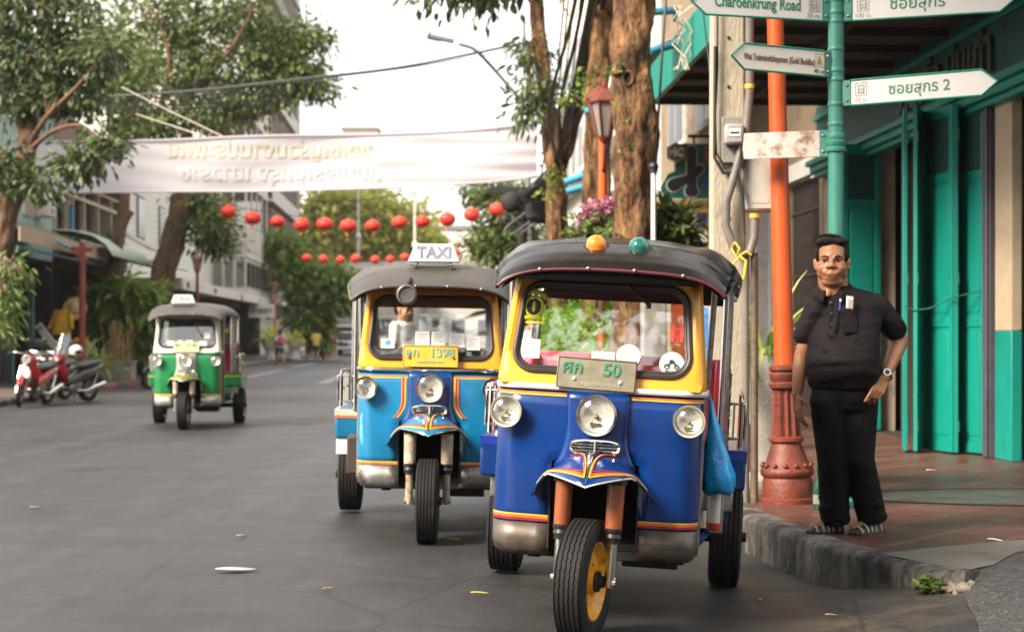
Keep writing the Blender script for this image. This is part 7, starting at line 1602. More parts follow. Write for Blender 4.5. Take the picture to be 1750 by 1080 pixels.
m.loft([[col(a, -.020, .0) for a in A0], [col(a, .012, .003) for a in A0], [col(a, .006, .014) for a in A0], [col(a, -.036 - .030 * (abs(i - 15) / 15) ** 4, .034) for i, a in enumerate(A0)]], False, False, False); m.build('collar', M_SHIRT, sh, solid=.005, smooth=60)
fx = lambda px, py, d=0: L(px, py, d)
m = MB(); m.box(fx(1411, 532, -.158), (.022, .008, .16), (R(-14), R(6), 0)); m.build('placket', M_SHIRT, sh, bevel=.003)
m = MB()
for py in (512, 530, 548): m.ball(fx(1411, py, -.160 - .02 * (py - 512) / 36), (.005, .003, .005), 8, 6)
m.build('shirt_button', mat('button_grey', (.12, .11, .11), .3), sh)
m = MB(); m.box(fx(1441, 548, -.166), (.095, .006, .105), (R(-16), 0, R(10))); m.build('chest_pocket', M_SHIRT, sh, bevel=.004)
m = MB(); m.box(fx(1443, 512, -.150), (.040, .008, .074), (R(-14), R(8), R(10))); o = m.build('pocket_paper', mat('folded_paper', (.60, .58, .50), .6, var=.1), T, bevel=.002); m = MB(); m.box(fx(1444, 514, -.1555), (.026, .003, .050), (R(-14), R(8), R(10))); m.build('printed_patch', mat('printed_grey', (.32, .31, .28), .6), o)
m = MB(); a = fx(1427, 510, -.156); m.cyl(a, fx(1425, 525, -.160), .0055, n=8); o = m.build('pen', mat('pen_blue', (.02, .04, .35), .35), T); m = MB(); m.cyl(a, fx(1427.6, 506, -.155), .0058, n=8); m.build('pen_cap', M_PAPER, o)
# trousers and belt line
m = MB(); rings_torso(m, [(.70, -.028, -.0, .165, .118), (.76, -.028, -.005, .182, .132), (.84, -.026, -.008, .184, .132), (.88, -.026, -.008, .178, .128)], TR)
for (h_, k_, a_) in (((-.112, -.005, .75), (-.098, -.035, .41), (-.072, .015, .055)), ((.058, .0, .75), (.052, -.045, .42), (.138, .0, .065))):
    h_, k_, a_ = map(Vector, (h_, k_, a_)); m.cap2(h_, .112, k_, .085, 18); m.cyl(k_, a_, .086, .083, 18); m.ball(k_, .0865)
    for (t, rr, oy) in ((.60, .089, .01), (.74, .091, -.006), (.86, .093, .008), (.95, .090, -.004), (.25, .089, .008)): c = k_.lerp(a_, t); m.ball(c + Vector((.004 * math.sin(t * 40), oy, 0)), (rr, rr * 1.02, .020), rot=(R(14 * math.sin(t * 31)), R(12 * math.cos(t * 23)), 0))
m.build('trousers', M_TROU, T, remesh=.0095, smit=4)
# watch
d = (Rw - Re).normalized(); wc = Rw - d * .018; a_ = d.cross(Vector((0, 0, 1))).normalized(); b_ = a_.cross(d)
m = MB(); m.tube([wc + a_ * .036 * math.cos(t) + b_ * .036 * math.sin(t) for t in [2 * math.pi * i / 24 for i in range(24)]], .0085, 8, closed=True); o = m.build('wristwatch', M_CHR, T); m = MB(); f_ = (-b_ * -.5 + Vector((0.25, -1, .25))).normalized(); m.cyl(wc + f_ * .032, wc + f_ * .044, .021, n=20); k = m.build('watch_case', M_CHR, o); 
m = MB(); m.cyl(wc + f_ * .0442, wc + f_ * .0455, .016, n=20); m.build('watch_dial', M_BLK, T)
# strapped shoes
M_SHOE = mat('black_shoe', (.016, .014, .014), .5, var=.3); M_STRAP = mat('pale_strap', (.36, .33, .26), .6, var=.2)
for (hx, hy, tx, ty) in ((-.030, .035, -.238, -.035), (.195, .03, -.005, -.105)):
    h_ = Vector((hx, hy, 0)); t_ = Vector((tx, ty, 0)); d = (t_ - h_).normalized(); n_ = Vector((-d.y, d.x, 0)); L_ = (t_ - h_).length; rings = []; sole = []
    prof = [(0, .024, .052), (.06, .034, .062), (.25, .036, .064), (.45, .042, .070), (.62, .049, .062), (.80, .050, .050), (.93, .040, .038), (1.0, .018, .024)]
    for t, w_, hh in prof:
        c = h_ + d * L_ * t; rings.append([c + n_ * w_ * math.cos(a) + Vector((0, 0, .012 + (hh - .012) * max(0, math.sin(a)) if math.sin(a) > 0 else .012)) for a in [2 * math.pi * i / 20 for i in range(20)]])
    m = MB(); m.loft(rings); o = m.build('shoe', M_SHOE, T, smooth=60)
    m = MB(); m.loft([[c_ for c_ in [h_ + d * L_ * t + n_ * (w_ + .004) * s_ + Vector((0, 0, z_)) for (s_, z_) in ((-1, .0), (1, .0), (1, .016), (-1, .016))]] for t, w_, hh in prof]); m.build('sole', M_BLK, o)
    for t in (.16, .36, .50, .66, .84):
        i = min(k for k in range(len(prof)) if prof[k][0] >= t); p0, p1 = prof[i - 1], prof[i]; f = (t - p0[0]) / (p1[0] - p0[0]); w_ = p0[1] + (p1[1] - p0[1]) * f; hh = p0[2] + (p1[2] - p0[2]) * f
        ra = []
        for tt in (t - .028, t + .028):
            c = h_ + d * L_ * tt; ra.append([c + n_ * (w_ + .003) * math.cos(a) + Vector((0, 0, .014 + (hh - .010) * math.sin(a))) for a in [math.pi * i_ / 12 for i_ in range(13)]])
        m = MB(); m.loft(ra, False, False, False); m.build('strap', M_STRAP, o, solid=.003)

def person(label, base, yaw, h, shirt, legs, skin, hairm, stride=.0, short=False, bag=None, longhair=False, arm=(.15, .1), cap=None, hem=.82):
    s = h / 1.7; T = thing('person', label, 'person', base, (0, 0, yaw)); V = lambda x, y, z: Vector((x, y, z)) * s
    HM_ = Matrix.Translation(V(0, -.01, 1.565)) @ Matrix.Scale(s, 4); b = MB(); head(b, HM_)
    b.cap2(V(0, .02, 1.48), .055 * s, V(0, .02, 1.38), .06 * s); rings_torso(b, [(z * s, 0, 0, rx * s, ry * s) for z, rx, ry in ((.80, .15, .10), (.95, .14, .10), (1.2, .16, .105), (1.36, .15, .09), (1.42, .07, .06))])
    hands = []
    for sd in (-1, 1):
        f = stride * sd; k = V(sd * .095, -f * .30 - .02, .47); an = V(sd * .09, -f * .60 + (.12 if f < 0 else 0), .08 + (.10 if f < 0 else 0)); hp = V(sd * .09, 0, .86)
        b.cap2(hp, .085 * s, k, .055 * s); b.cap2(k, .054 * s, an, .038 * s); b.cap2(an - V(0, -.03, .03), .034 * s, an + V(0, -.14, -.045), .026 * s)
        sh_ = V(sd * .185, .01, 1.36); aa = arm[0] * -sd + f * .5; el = V(sd * .225, .02 + f * .22, 1.08); wr = V(sd * .21, -.10 + f * .30 - arm[1], .86 + arm[1] * .8)
        b.cap2(sh_, .05 * s, el, .038 * s); b.cap2(el, .038 * s, wr, .026 * s); hand(b, wr, (wr - el), (0, -1, .1), (-sd, 0, 0), (.3, .32, .35, .4), .2, s)
    b.build('body', skin, T, remesh=.010, smit=2); face_bits(T, HM_)
    m = MB(); rings_torso(m, [(z * s, 0, cy * s, rx * s, ry * s) for z, cy, rx, ry in ((hem, 0, .175, .125), (.95, -.005, .172, .125), (1.1, -.005, .175, .13), (1.25, 0, .185, .128), (1.38, .01, .165, .105), (1.425, .015, .08, .075))])
    for sd in (-1, 1):
        f = stride * sd; m.cap2(V(sd * .175, .01, 1.36), .070 * s, V(sd * .215, .015 + f * .15, 1.17), .060 * s, 10)
    sh_ = m.build('shirt', shirt, T, remesh=.014, smit=4)
    m = MB(); rings_torso(m, [(z * s, 0, 0, rx * s, ry * s) for z, rx, ry in ((.78, .165, .12), (.9, .165, .12), (.98, .15, .11))])
    for sd in (-1, 1):
        f = stride * sd; hp = V(sd * .09, 0, .84); k = V(sd * .095, -f * .30 - .02, .47); an = V(sd * .09, -f * .60 + (.12 if f < 0 else 0), .10 + (.10 if f < 0 else 0))
        if short: m.cap2(hp, .098 * s, hp.lerp(k, .62), .088 * s, 12)
        else: m.cap2(hp, .098 * s, k, .07 * s, 12); m.cap2(k, .07 * s, an, .062 * s, 12)
    m.build('shorts' if short else 'trousers', legs, T, remesh=.014, smit=3)
    m = MB(HM_); m.ball((0, .03, .085), (.092, .098, .068)); m.ball((0, .075, .02), (.085, .058, .09))
    if longhair: m.ball((0, .10, -.03), (.07, .05, .12)); m.ball((0, .14, .06), (.045, .045, .05))
    if not cap: m.build('hair', hairm, T, remesh=.014, smit=1)
    else:
        m.build('hair', hairm, T, remesh=.014, smit=1); m = MB(HM_); m.ball((0, .025, .10), (.098, .105, .062)); m.ball((0, -.10, .075), (.07, .06, .012)); m.build('cap', cap, T)
    for sd in (-1, 1):
        f = stride * sd; an = V(sd * .09, -f * .60 + (.12 if f < 0 else 0), .04 + (.10 if f < 0 else 0)); m = MB(); m.ball(an + V(0, -.06, 0), (.05 * s, .14 * s, .045 * s)); m.build('shoe', M_SHOE, T)
    if bag:
        m = MB(); m.ball(V(0, .20, 1.17), (.17 * s, .10 * s, .23 * s), 18, 12); bo = m.build('backpack', bag, T); m = MB(); m.ball(V(0, .28, 1.10), (.11 * s, .045 * s, .10 * s)); m.build('backpack_pocket', bag, bo); m = MB()
        for sd in (-1, 1): m.tube([V(sd * .10, .13, 1.36), V(sd * .115, .0, 1.45), V(sd * .12, -.125, 1.30), V(sd * .14, .05, 1.02)], .018 * s, 6)
        m.build('backpack_strap', bag, bo)
    return T
def G(px, py, z=0): Y = 2900 * (EYE - z) / (py - 577); return Vector(((px - 875) * Y / 2900, Y, z))
person('woman with pink backpack and dark shorts walking across the far road', G(478, 624), R(205), 1.60, mat('pale_lilac_top', (.52, .47, .52), .8), mat('dark_shorts', (.03, .025, .03), .8), M_SKIN2, M_HAIR, .55, True, mat('pink_backpack', (.42, .07, .12), .6), True)
person('person in bright yellow vest and dark shorts seen from behind by the far kerb', G(540, 617), R(185), 1.72, mat('yellow_vest', (.68, .52, .10), .7), mat('blue_grey_shorts', (.05, .06, .08), .8), M_SKIN2, M_HAIR, .15, True)
person('person in dark navy clothes standing beside the yellow vest', G(553.5, 615), R(150), 1.66, mat('navy_shirt', (.02, .02, .045), .8), mat('navy_trousers', (.015, .015, .03), .8), M_SKIN2, M_HAIR, .1)
person('small child in yellow shirt by the far stone urn', Vector((G(524, 614).x, G(524, 614).y, 0)), R(120), 1.02, mat('yellow_shirt', (.62, .42, .06), .8), mat('blue_shorts', (.06, .12, .25), .8), M_SKIN2, M_HAIR, .1, True)
person('man in white shirt and black cap standing beyond the sky blue tuk-tuk', Vector(((689 - 875) * 21.5 / 2900, 21.5, 0)), R(60), 1.72, mat('white_shirt', (.66, .66, .64), .8), mat('grey_trousers', (.08, .08, .09), .8), M_SKIN2, M_HAIR, .1, False, None, False, (.15, .1), mat('black_cap', (.02, .02, .024), .7))
person('person in bright blue shirt standing on the pavement behind the front tuk-tuk', S(2.35, 16.6, PZ), R(160), 1.68, mat('blue_shirt', (.012, .13, .36), .75), mat('dark_trousers', (.03, .03, .035), .8), M_SKIN2, M_HAIR, .05)
person('person in white shirt sitting low beyond the front windscreen hedge', S(.95, 24.5, .0), R(100), 1.60, mat('white_blouse', (.62, .60, .60), .8), mat('brown_trousers', (.09, .06, .05), .8), M_SKIN2, M_HAIR, .1)
bpy.data.objects[[o.name for o in bpy.data.objects if o.get('label', '').startswith('person in white shirt sitting')][0]]['label'] = 'person in white blouse standing in the road by the clipped hedge'
# ------------------------------------------------------------------ parked motorbikes, far vehicles, clutter
M_RED = mat('red_bike_paint', (.36, .012, .016), .22, var=.15, scale=6, coat=.6)
M_BSIL = mat('silver_bike_paint', (.46, .45, .43), .3, .4, var=.1)
M_SEATB = mat('black_seat_vinyl', (.02, .019, .02), .45, var=.2)
M_ALU = mat('engine_aluminium', (.30, .29, .28), .4, .8, var=.3, scale=20)
def motorbike(label, loc, yaw, body, accent, scooter=True, screen=False, lean=R(7)):
    T = thing('motorbike', label, 'motorbike', loc, (0, lean, yaw), 'motorbikes parked at the left kerb')
    wheel(T, 'front_wheel', (0, 0, .28), .28, .085, M_ALU, R(16), False); wheel(T, 'rear_wheel', (0, 1.24, .28), .28, .10, M_ALU, 0, False)
    M = Matrix.Rotation(R(16), 4, 'Z')
    q = MB(M)
    for s in (-1, 1): q.tube([(s * .075, 0, .28), (s * .075, .10, .58), (s * .06, .17, .78)], .022, 8)
    q.tube([(0, .15, .72), (0, .24, 1.0)], .025, 8); q.build('fork', M_CHR, T)
    q = MB(M); q.grid(lambda u, v: (.065 * (2 * u - 1) * (1 - .25 * abs(2 * v - 1)), .02 + .335 * math.sin(R(-62 + 150 * v)), .28 + .335 * math.cos(R(-62 + 150 * v)) - .03 * (2 * u - 1) ** 2), 8, 14); q.build('front_mudguard', body, T, solid=.008, smooth=60)
    q = MB(M); q.tube([(-.34, .34, .99), (-.20, .27, 1.03), (0, .24, 1.01), (.20, .27, 1.03), (.34, .34, .99)], .014, 8); h = q.build('handlebar', M_CHR, T)
    for s in (-1, 1):
        q = MB(M); q.cyl((s * .24, .285, 1.02), (s * .36, .35, .985), .019, n=10); q.build('grip', M_SEATB, h)
        q = MB(M); q.tube([(s * .20, .27, 1.03), (s * .25, .26, 1.15), (s * .29, .27, 1.22)], .006, 6); q.ball((s * .30, .27, 1.25), (.062, .018, .042), 14, 8); q.build('mirror', M_BLK, T)
    # front shell
    q = MB(M) if False else MB()
    q.loft([[(x * w_, y0 + .10 * abs(x) ** 2, z) for x in (-1, -.8, -.45, 0, .45, .8, 1)] for (z, w_, y0) in ((.36, .13, .34), (.50, .19, .27), (.66, .22, .20), (.80, .17, .16), (.92, .13, .17), (1.03, .10, .21))], False, False, False)
    q.build('leg_shield', body, T, solid=.02, smooth=60)
    q = MB(); q.loft([[(x * w_, y, z) for x in (-1, -.5, .5, 1)] for (z, w_, y) in ((.45, .10, .17), (.60, .12, .125), (.72, .10, .11))], False, False, False); q.build('front_panel', accent, T, solid=.012)
    if scooter:
        q = MB(M); q.lathe([(.03, .30), (.08, .26), (.098, .18), (.10, .10)], (0, 0, .93), 'y', 24, False); q.build('headlamp_shell', body, T); lamp(T, 'headlight', (-.0, .085, .93), .088, M_CHR, .05)
    else:
        q = MB(); q.loft([[(x * w_, y0 + .13 * abs(x) ** 1.6, z) for x in (-1, -.6, 0, .6, 1)] for (z, w_, y0) in ((.80, .07, .06), (.88, .16, .07), (.98, .17, .12), (1.06, .13, .19))], False, False, False); q.build('headlamp_cowl', body, T, solid=.015, smooth=60)
        for s in (-1, 1): q = MB(); q.ball((s * .075, .085, .90), (.06, .03, .032)); q.build('headlight', M_REFL, T)
    if screen:
        q = MB(); q.loft([[(x * w_, y0 + .12 * x * x, z) for x in (-1, -.5, 0, .5, 1)] for (z, w_, y0) in ((1.02, .17, .12), (1.18, .18, .18), (1.36, .15, .25), (1.44, .09, .28))], False, False, False); q.build('windshield', glassmat('smoked_screen', (.62, .60, .58), .16, .08), T, smooth=60)
    # body, seat, tail
    q = MB(); rings = []
    for (y, w_, z0, z1) in ((.30, .06, .40, .60), (.50, .10, .33, .50), (.72, .13, .36, .58), (.95, .16, .42, .72), (1.20, .15, .50, .76), (1.45, .10, .62, .78), (1.62, .04, .70, .78)):
        rings.append([(w_ * math.cos(a), y, (z0 + z1) / 2 + (z1 - z0) / 2 * math.sin(a)) for a in [2 * math.pi * i / 14 for i in range(14)]])
    q.loft(rings); q.build('body_cover', body if scooter else accent, T, smooth=60)
    q = MB(); rings = []
    for (y, w_, z0, z1) in ((.66, .05, .70, .74), (.74, .11, .70, .80), (.95, .14, .72, .82), (1.15, .14, .75, .86), (1.40, .11, .79, .88), (1.52, .05, .81, .86)):
        rings.append([(w_ * math.copysign(abs(math.cos(a)) ** .7, math.cos(a)), y, (z0 + z1) / 2 + (z1 - z0) / 2 * math.sin(a)) for a in [2 * math.pi * i / 14 for i in range(14)]])
    q.loft(rings); q.build('seat', M_SEATB, T, smooth=60)
    q = MB(); q.box((0, .78, .32), (.20, .34, .22)); q.cyl((-.12, .62, .30), (.12, .62, .30), .085, n=14); q.build('engine', M_ALU, T, bevel=.03)
    q = MB(); q.tube([(.14, .70, .26), (.16, 1.0, .25), (.17, 1.20, .32), (.17, 1.55, .40)], [.022, .03, .055, .05], 12); q.build('exhaust', M_CHR, T)
    q = MB(); q.grid(lambda u, v: (.075 * (2 * u - 1), 1.24 + .34 * math.sin(R(-15 + 105 * v)), .28 + .34 * math.cos(R(-15 + 105 * v)) - .02 * (2 * u - 1) ** 2), 6, 10); q.build('rear_mudguard', M_BLK, T, solid=.008, smooth=60)
    q = MB(); q.ball((0, 1.63, .74), (.07, .03, .04)); q.build('tail_lamp', M_RSTR, T)
    q = MB()
    for s in (-1, 1): q.tube([(s * .09, 1.24, .28), (s * .11, 1.30, .45), (s * .11, 1.34, .62)], .028, 8)
    q.build('shock_absorber', M_CHR, T); q = MB(); q.bx(-.11, .11, .42, .78, .26, .31); q.build('footboard', M_BLK, T, bevel=.01)
    q = MB(); q.tube([(.10, .66, .22), (.21, .62, .02)], .011, 6); q.build('side_stand', M_BLK, T)
    T.scale = (.92, .92, .92); return T
motorbike('red retro scooter with round headlamp parked nearest at the left kerb', Vector((-8.78, 30.2, .01)), R(-8), M_RED, M_WHITE, True)
motorbike('red and charcoal motorbike with clear screen parked behind the retro scooter', Vector((-8.72, 31.8, .01)), R(-26), M_RED, mat('charcoal_bike_paint', (.05, .045, .045), .35, coat=.3), False, True)
motorbike('dark motorbike with black seat half hidden between the two red motorbikes', Vector((-9.2, 32.6, .01)), R(-15), mat('dark_bike_paint', (.03, .02, .024), .3, coat=.4), M_BLK, False, False)
motorbike('dark blue motorbike with yellow panel half hidden behind the green tuk-tuk', Vector((-8.85, 41.2, .01)), R(-40), mat('navy_bike', (.015, .035, .11), .3, coat=.4), mat('yellow_bike_panel', (.65, .42, .02), .4), True, False)
t = thing('helmet', 'white motorcycle helmet resting on the seat of the red and charcoal motorbike', 'helmet', Vector((-8.72, 31.8, .01)) + Vector((math.sin(R(26)) * .82, math.cos(R(26)) * .82, .93)), (0, 0, .7)); q = MB(); q.ball((0, 0, .04), (.125, .15, .125), 20, 14); q.build('shell', M_WHITE, t); q = MB(); q.ball((0, -.05, .03), (.10, .118, .06), 16, 10); q.build('visor', M_BLK, t)

# far pickup and box truck
PT = thing('pickup_truck', 'white pickup truck facing down the far road, left of the sky blue tuk-tuk', 'truck', Vector(((585 - 875) * 118 / 2900, 118, 0)), (0, 0, R(-4)))
MWH = mat('white_car_paint', (.66, .65, .63), .25, var=.05, coat=.4)
q = MB(); q.bx(-.88, .88, .1, 1.35, .55, 1.0); q.bx(-.88, .88, 1.35, 4.6, .55, 1.02); q.build('body', MWH, PT, bevel=.09, seg=3)
q = MB(); q.loft([[(-.80, 1.15, 1.0), (.80, 1.15, 1.0), (.80, 3.2, 1.02), (-.80, 3.2, 1.02)], [(-.66, 1.9, 1.66), (.66, 1.9, 1.66), (.66, 3.0, 1.68), (-.66, 3.0, 1.68)]]); q.build('cab', MWH, PT, bevel=.06, seg=3)
q = MB(); q.poly([(-.72, 1.185, 1.06), (.72, 1.185, 1.06), (.60, 1.81, 1.60), (-.60, 1.81, 1.60)]); q.build('windscreen', M_WIN, PT)
q = MB(); q.bx(-.36, .36, .08, .12, .66, .86); q.build('grille', M_BLK, PT, bevel=.02)
for s in (-1, 1): q = MB(); q.ball((s * .66, .14, .80), (.19, .08, .10)); q.build('headlight', M_REFL, PT)
q = MB(); q.bx(-.88, .88, .02, .12, .40, .60); q.build('bumper', MWH, PT, bevel=.04)
for s in (-1, 1):
    for y in (.85, 3.8): wheel(PT, 'wheel', (s * .78, y, .36), .36, .22, M_ALU, 0, False)
    q = MB(); q.ball((s * .96, 1.45, 1.12), (.09, .06, .11)); q.build('mirror', MWH, PT)
BT = thing('box_truck', 'tall pale canvas topped truck parked right behind the white pickup', 'truck', Vector(((586 - 875) * 125.5 / 2900, 125.5, 0)), (0, 0, R(-3)))
q = MB(); q.bx(-1.15, 1.15, 1.2, 6.5, 1.0, 3.35); q.build('cargo_box', mat('canvas_grey', (.36, .34, .29), .8, var=.2, scale=2), BT, bevel=.15, seg=3); q = MB(); q.bx(-1.0, 1.0, -.6, 1.2, .6, 2.2); q.build('cab', M_OFFW, BT, bevel=.12, seg=3); q = MB(); q.bx(-.85, .85, -.62, -.605, 1.4, 2.0); q.build('windscreen', M_WIN, BT)
for s in (-1, 1):
    for y in (.2, 4.8): wheel(BT, 'wheel', (s * .95, y, .45), .45, .26, M_ALU, 0, False)
# red and white striped posts by the far pavement
for i, px in enumerate((563, 572)):
    t = thing('striped_post', ['red banner post by the far pickup, left of its pair', 'red and white banner post nearest the far pickup'][i], 'post', P(px, 606, 104) * Vector((1, 1, 0)) + Vector((0, 0, PZ))); q = MB(); q.bx(-.16, .16, -.05, .05, 0, 2.9); q.build('panel', [mat('banner_red', (.5, .05, .03), .6), M_OFFW][i], t); q = MB(); q.bx(-.03 + .0, .09, -.058, -.052, .05, 2.85); q.build('stripe', mat('banner_red', (.5, .05, .03), .6), t); q = MB(); q.cyl((0, .08, 0), (0, .08, 3.1), .03); q.build('pole', M_STEEL, t)
# goods in the dark shop on the left
t = thing('straw_hat', 'straw hat hanging in the dark shop front above the motorbikes', 'hat', P(128, 527, 43.5), (R(70), 0, 0)); q = MB(); q.lathe([(.30, -.02), (.31, 0), (.17, .01), (.155, .10), (.11, .13), (.001, .135)], n=24); q.build('brim_and_top', mat('straw', (.50, .36, .17), .8, var=.2, scale=30, bump=.4), t); q = MB(); q.lathe([(.165, .02), (.160, .05)], n=24, caps=False); q.build('hat_band', M_INT, t)
t = thing('yellow_jacket', 'bright yellow jacket hanging left of the straw hat', 'jacket', P(106, 545, 43.4)); t.scale = (.68, .68, .72); q = MB(); rings_torso(q, [(-.55, -.05, 0, .36, .10), (-.3, 0, 0, .33, .12), (0, .03, 0, .30, .12), (.22, .05, 0, .26, .10), (.34, .06, 0, .12, .07)], .3); q.build('jacket_body', mat('yellow_cloth', (.62, .36, .015), .8, var=.25, scale=4, bump=.5, bscale=8), t); 
for s in (-1, 1): q = MB(); q.cap2((.05 + s * .26, 0, .22), .10, (s * .42 - .05, -.04, -.30), .08, 10); q.build('sleeve', MATS['yellow_cloth'], t)
t = thing('market_table', 'dark goods table standing in the shop front behind the motorbikes', 'table', P(100, 632, 43.0) * Vector((1, 1, 0)) + Vector((0, 0, PZ)), (0, 0, SA)); q = MB(); q.bx(-.8, .8, -.4, .4, .72, .78); q.build('table_top', M_INT, t, bevel=.01)
for sx in (-1, 1):
    for sy in (-1, 1): q = MB(); q.bx(sx * .72 - .03, sx * .72 + .03, sy * .34 - .03, sy * .34 + .03, 0, .72); q.build('leg', M_INT, t)
b0 = t.location
for i, (lb, nm, cat, dx, c, r) in enumerate((('orange sack lying on the dark goods table', 'sack', 'sack', .55, (.55, .22, .03), (.26, .2, .18)), ('dull grey bundle on the left of the dark goods table', 'bundle', 'bundle', -.55, (.16, .16, .17), (.30, .22, .17)), ('pale cloth roll in the middle of the dark goods table', 'cloth_roll', 'cloth', .0, (.40, .36, .30), (.18, .25, .13)))):
    t = thing(nm, lb, cat, b0 + Vector((dx, -.05, .78 + r[2] * .9))); q = MB(); q.ball((0, 0, 0), r, 18, 12); q.ball((.08, 0, r[2] * .4), tuple(v * .6 for v in r), 14, 10); q.build('body', mat(nm + '_cloth', c, .85, var=.3, scale=7, bump=.8, bscale=9), t, remesh=.03, smit=2); q = MB(); q.tube([(-r[0] * .6, -r[1] * .8, r[2] * .3), (0, -r[1] * 1.02, r[2] * .2), (r[0] * .6, -r[1] * .8, r[2] * .3)], .012, 5); q.build('tie', M_INT, t)
t = thing('leaning_board', 'pale board leaning at a slant in front of the dark shop', 'board', P(92, 590, 42.3), (0, R(-38), 0)); q = MB(); q.bx(-.09, .09, -.03, .03, -.65, .65); q.build('board', M_OLDW, t); q = MB(); q.bx(-.085, .085, -.045, -.03, .5, .58); q.build('batten', M_GREYW, t)
# weeds, broken stone and litter at the kerb
t = thing('weed', 'small green weed growing at the broken end of the kerb', 'plant', Vector((1.985, 8.05, gz(1.98, 8.05)))); Pn = []; D = []
for _ in range(70): a = random.random() * 6.28; Pn.append((random.gauss(0, .035), random.gauss(0, .03), random.uniform(.0, .06))); D.append((math.cos(a), math.sin(a), .4))
leaf_mesh('foliage', Pn, D, .055, .045, L_MD, t, .1, .3); q = MB()
for _ in range(8): q.tube([(0, 0, 0), (random.gauss(0, .03), random.gauss(0, .03), .05)], .003, 5)
q.build('stem', L_LT, t)
t = thing('broken_stone', 'crumbled pale concrete lump at the end of the kerb', 'stone', Vector((2.11, 8.04, .055))); q = MB()
for _ in range(34): q.ball((random.gauss(0, .045), random.gauss(0, .035), random.uniform(-.04, .02)), (random.uniform(.012, .04), random.uniform(.012, .035), random.uniform(.01, .025)), 8, 6, rot=(random.random() * 3, random.random() * 3, 0))
q.build('lump', mat('pale_rubble', (.20, .17, .13), .9, var=.35, scale=14, bump=1, bscale=40), t, remesh=.008); q = MB(); q.ball((.03, -.08, -.03), (.018, .014, .012), 8, 6); q.build('chip', M_OLDW, t)
def litter(lab, px, py, L_, w_, m, rot, cat='leaf', nm='fallen_leaf'):
    g_ = G(px, py); g_.z = gz(g_.x, g_.y) + .012; v = MB(); rows = []
    for k in range(7):
        s_ = k / 6; ww = w_ * math.sin(math.pi * (.06 + .9 * s_)) * .5; z = .004 * math.sin(s_ * 3 + 1) ; rows.append([(s_ * L_ - L_ / 2, -ww, z + .004), (s_ * L_ - L_ / 2, 0, z), (s_ * L_ - L_ / 2, ww, z + .006)])
    v.loft(rows, False, False, False); o = v.build(nm, m, None, solid=.0015); o.location = g_; o.rotation_euler = (0, 0, rot); return tag(o, lab, cat)
M_DRY = mat('dry_leaf', (.42, .30, .13), .7, var=.3, scale=30); M_YLF = mat('yellow_leaf', (.55, .40, .06), .6, var=.2)
litter('white crumpled paper scrap lying on the road left of the tuk-tuks', 404, 977, .22, .10, mat('grubby_paper', (.42, .41, .40), .8, var=.2, scale=15), .15, 'paper', 'paper_scrap')
for (px, py, L_, w_, m, r, lab) in ((820, 1018, .085, .018, M_YLF, .1, 'yellowish fallen leaf on the road left of the front wheel'), (413, 919, .09, .03, M_DRY, 1.0, 'brown fallen leaf on the road above the paper scrap'), (60, 870, .08, .03, M_DRY, .6, 'dry leaf on the far left of the road'), (775, 925, .08, .02, M_YLF, .2, 'thin yellow leaf in the shadow of the sky blue tuk-tuk'), (560, 1010, .06, .025, M_DRY, 2.6, 'small dry leaf between the paper scrap and the tuk-tuks'), (1420, 1040, .06, .025, M_DRY, .4, 'dry leaf on the dusty gutter by the kerb'), (1300, 1010, .07, .02, M_YLF, 1.4, 'yellow leaf on the dusty gutter near the front tuk-tuk')): litter(lab, px, py, L_, w_, m, r)
def plitter(lab, px, py, L_, w_, m, rot, cat, nm):
    o = litter(lab, px, py, L_, w_, m, rot, cat, nm); Y = 2900 * (EYE - PZ) / (py - 577); o.location = ((px - 875) * Y / 2900, Y, PZ + .01)
plitter('small pale scrap lying on the red tiles in front of the green doors', 1592, 806, .10, .04, M_PAPER, .3, 'paper', 'paper_scrap')
plitter('thin white scrap at the edge of the tiles near the lane', 1700, 926, .08, .015, M_PAPER, -.5, 'paper', 'paper_scrap')

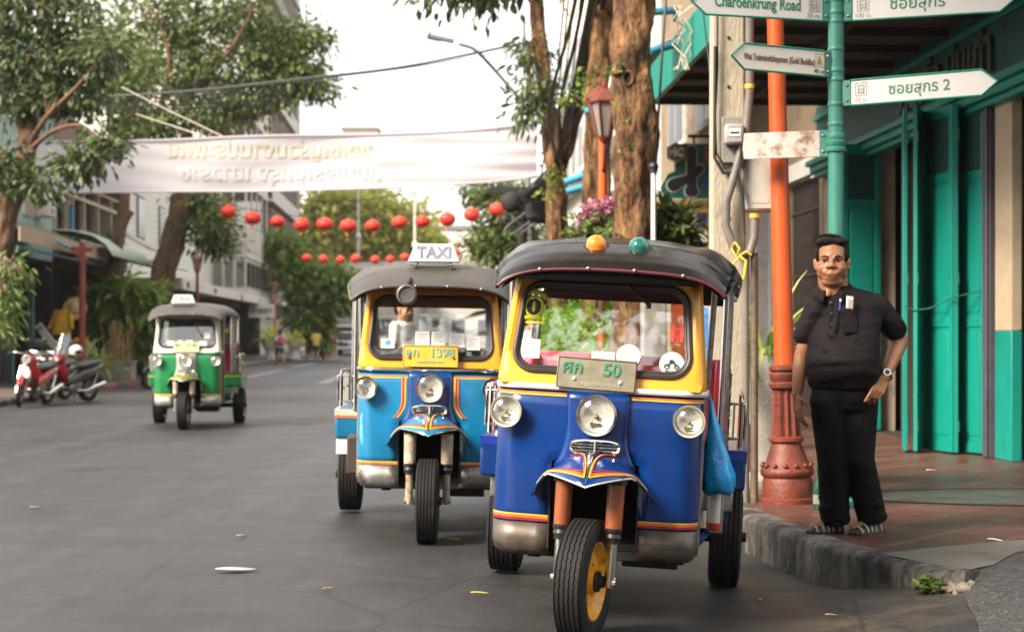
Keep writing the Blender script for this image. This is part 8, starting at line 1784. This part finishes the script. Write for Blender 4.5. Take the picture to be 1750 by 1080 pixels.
# buildings of the same street behind the viewer: they shade the scene and show in glass and paint
for (nm, lab, xr, Y0, Y1, H, s, m) in (('shophouse', 'grey shophouse terrace on the right side behind the viewer', 5.2, -34, 5.5, 11, 1, M_BEIGE),):
    pass
bb = [('low teal shophouse terrace on the left side beside and behind the viewer', (-11.9, -32), (26, 7.5), M_TPL), ('grey shophouse terrace on the right side behind the viewer', (8.5, -34), (34, 8), M_BEIGE)]
for i, (lab, (x, y), (ln, H), m) in enumerate(bb):
    t = thing('shophouse', lab, 'shophouse', (x, y, 0)); sgn = -1 if x < 0 else 1
    q = MB(); q.bx(0, sgn * 8, 0, ln, 0, H); q.build('wall', m, t); q = MB(); q.bx(-sgn * .04, -sgn * .004, .3, ln - .3, .2, 3.2); q.build('shopfront', M_SHOPD, t); q = MB(); q.bx(-sgn * 1.8, -sgn * .002, 0, ln, 3.4, 3.6); q.build('awning', M_GREYW, t)
    for f in range(int((H - 3.6) / 3.2)):
        for k in range(int(ln / 3)): q = MB(); q.bx(-sgn * .05, -sgn * .004, .6 + 3 * k, 2.3 + 3 * k, 4.4 + 3.2 * f, 6.1 + 3.2 * f); q.build('window', M_WIN, t)
t = thing('shophouse', 'long shophouse block closing the street behind the viewer', 'shophouse', (-4, -44, 0)); q = MB(); q.bx(-22, 22, -8, 0, 0, 13); q.build('wall', M_CONW, t); q = MB(); q.bx(-22, 22, .004, .05, .2, 3.2); q.build('shopfront', M_SHOPD, t)
for f in range(3):
    for k in range(14): q = MB(); q.bx(-21 + 3 * k, -19.2 + 3 * k, .004, .05, 4.4 + 3.0 * f, 6.1 + 3.0 * f); q.build('window', M_WIN, t)
# ------------------------------------------------------------------ hazy air
hz_ = MB(); hz_.bx(-120, 120, -62, 330, -1.6, 60)
hm = bpy.data.materials.new('hazy_air'); hm.use_nodes = True; hn = hm.node_tree.nodes; hm.node_tree.links.clear()
pv_ = hn.new('ShaderNodeVolumePrincipled'); pv_.inputs['Density'].default_value = .00028; pv_.inputs['Color'].default_value = (.95, .93, .90, 1); pv_.inputs['Anisotropy'].default_value = .3
hm.node_tree.links.new(pv_.outputs[0], hn['Material Output'].inputs['Volume'])
tag(hz_.build('haze', hm, smooth=0), 'thin pale haze filling the street', kind='stuff')
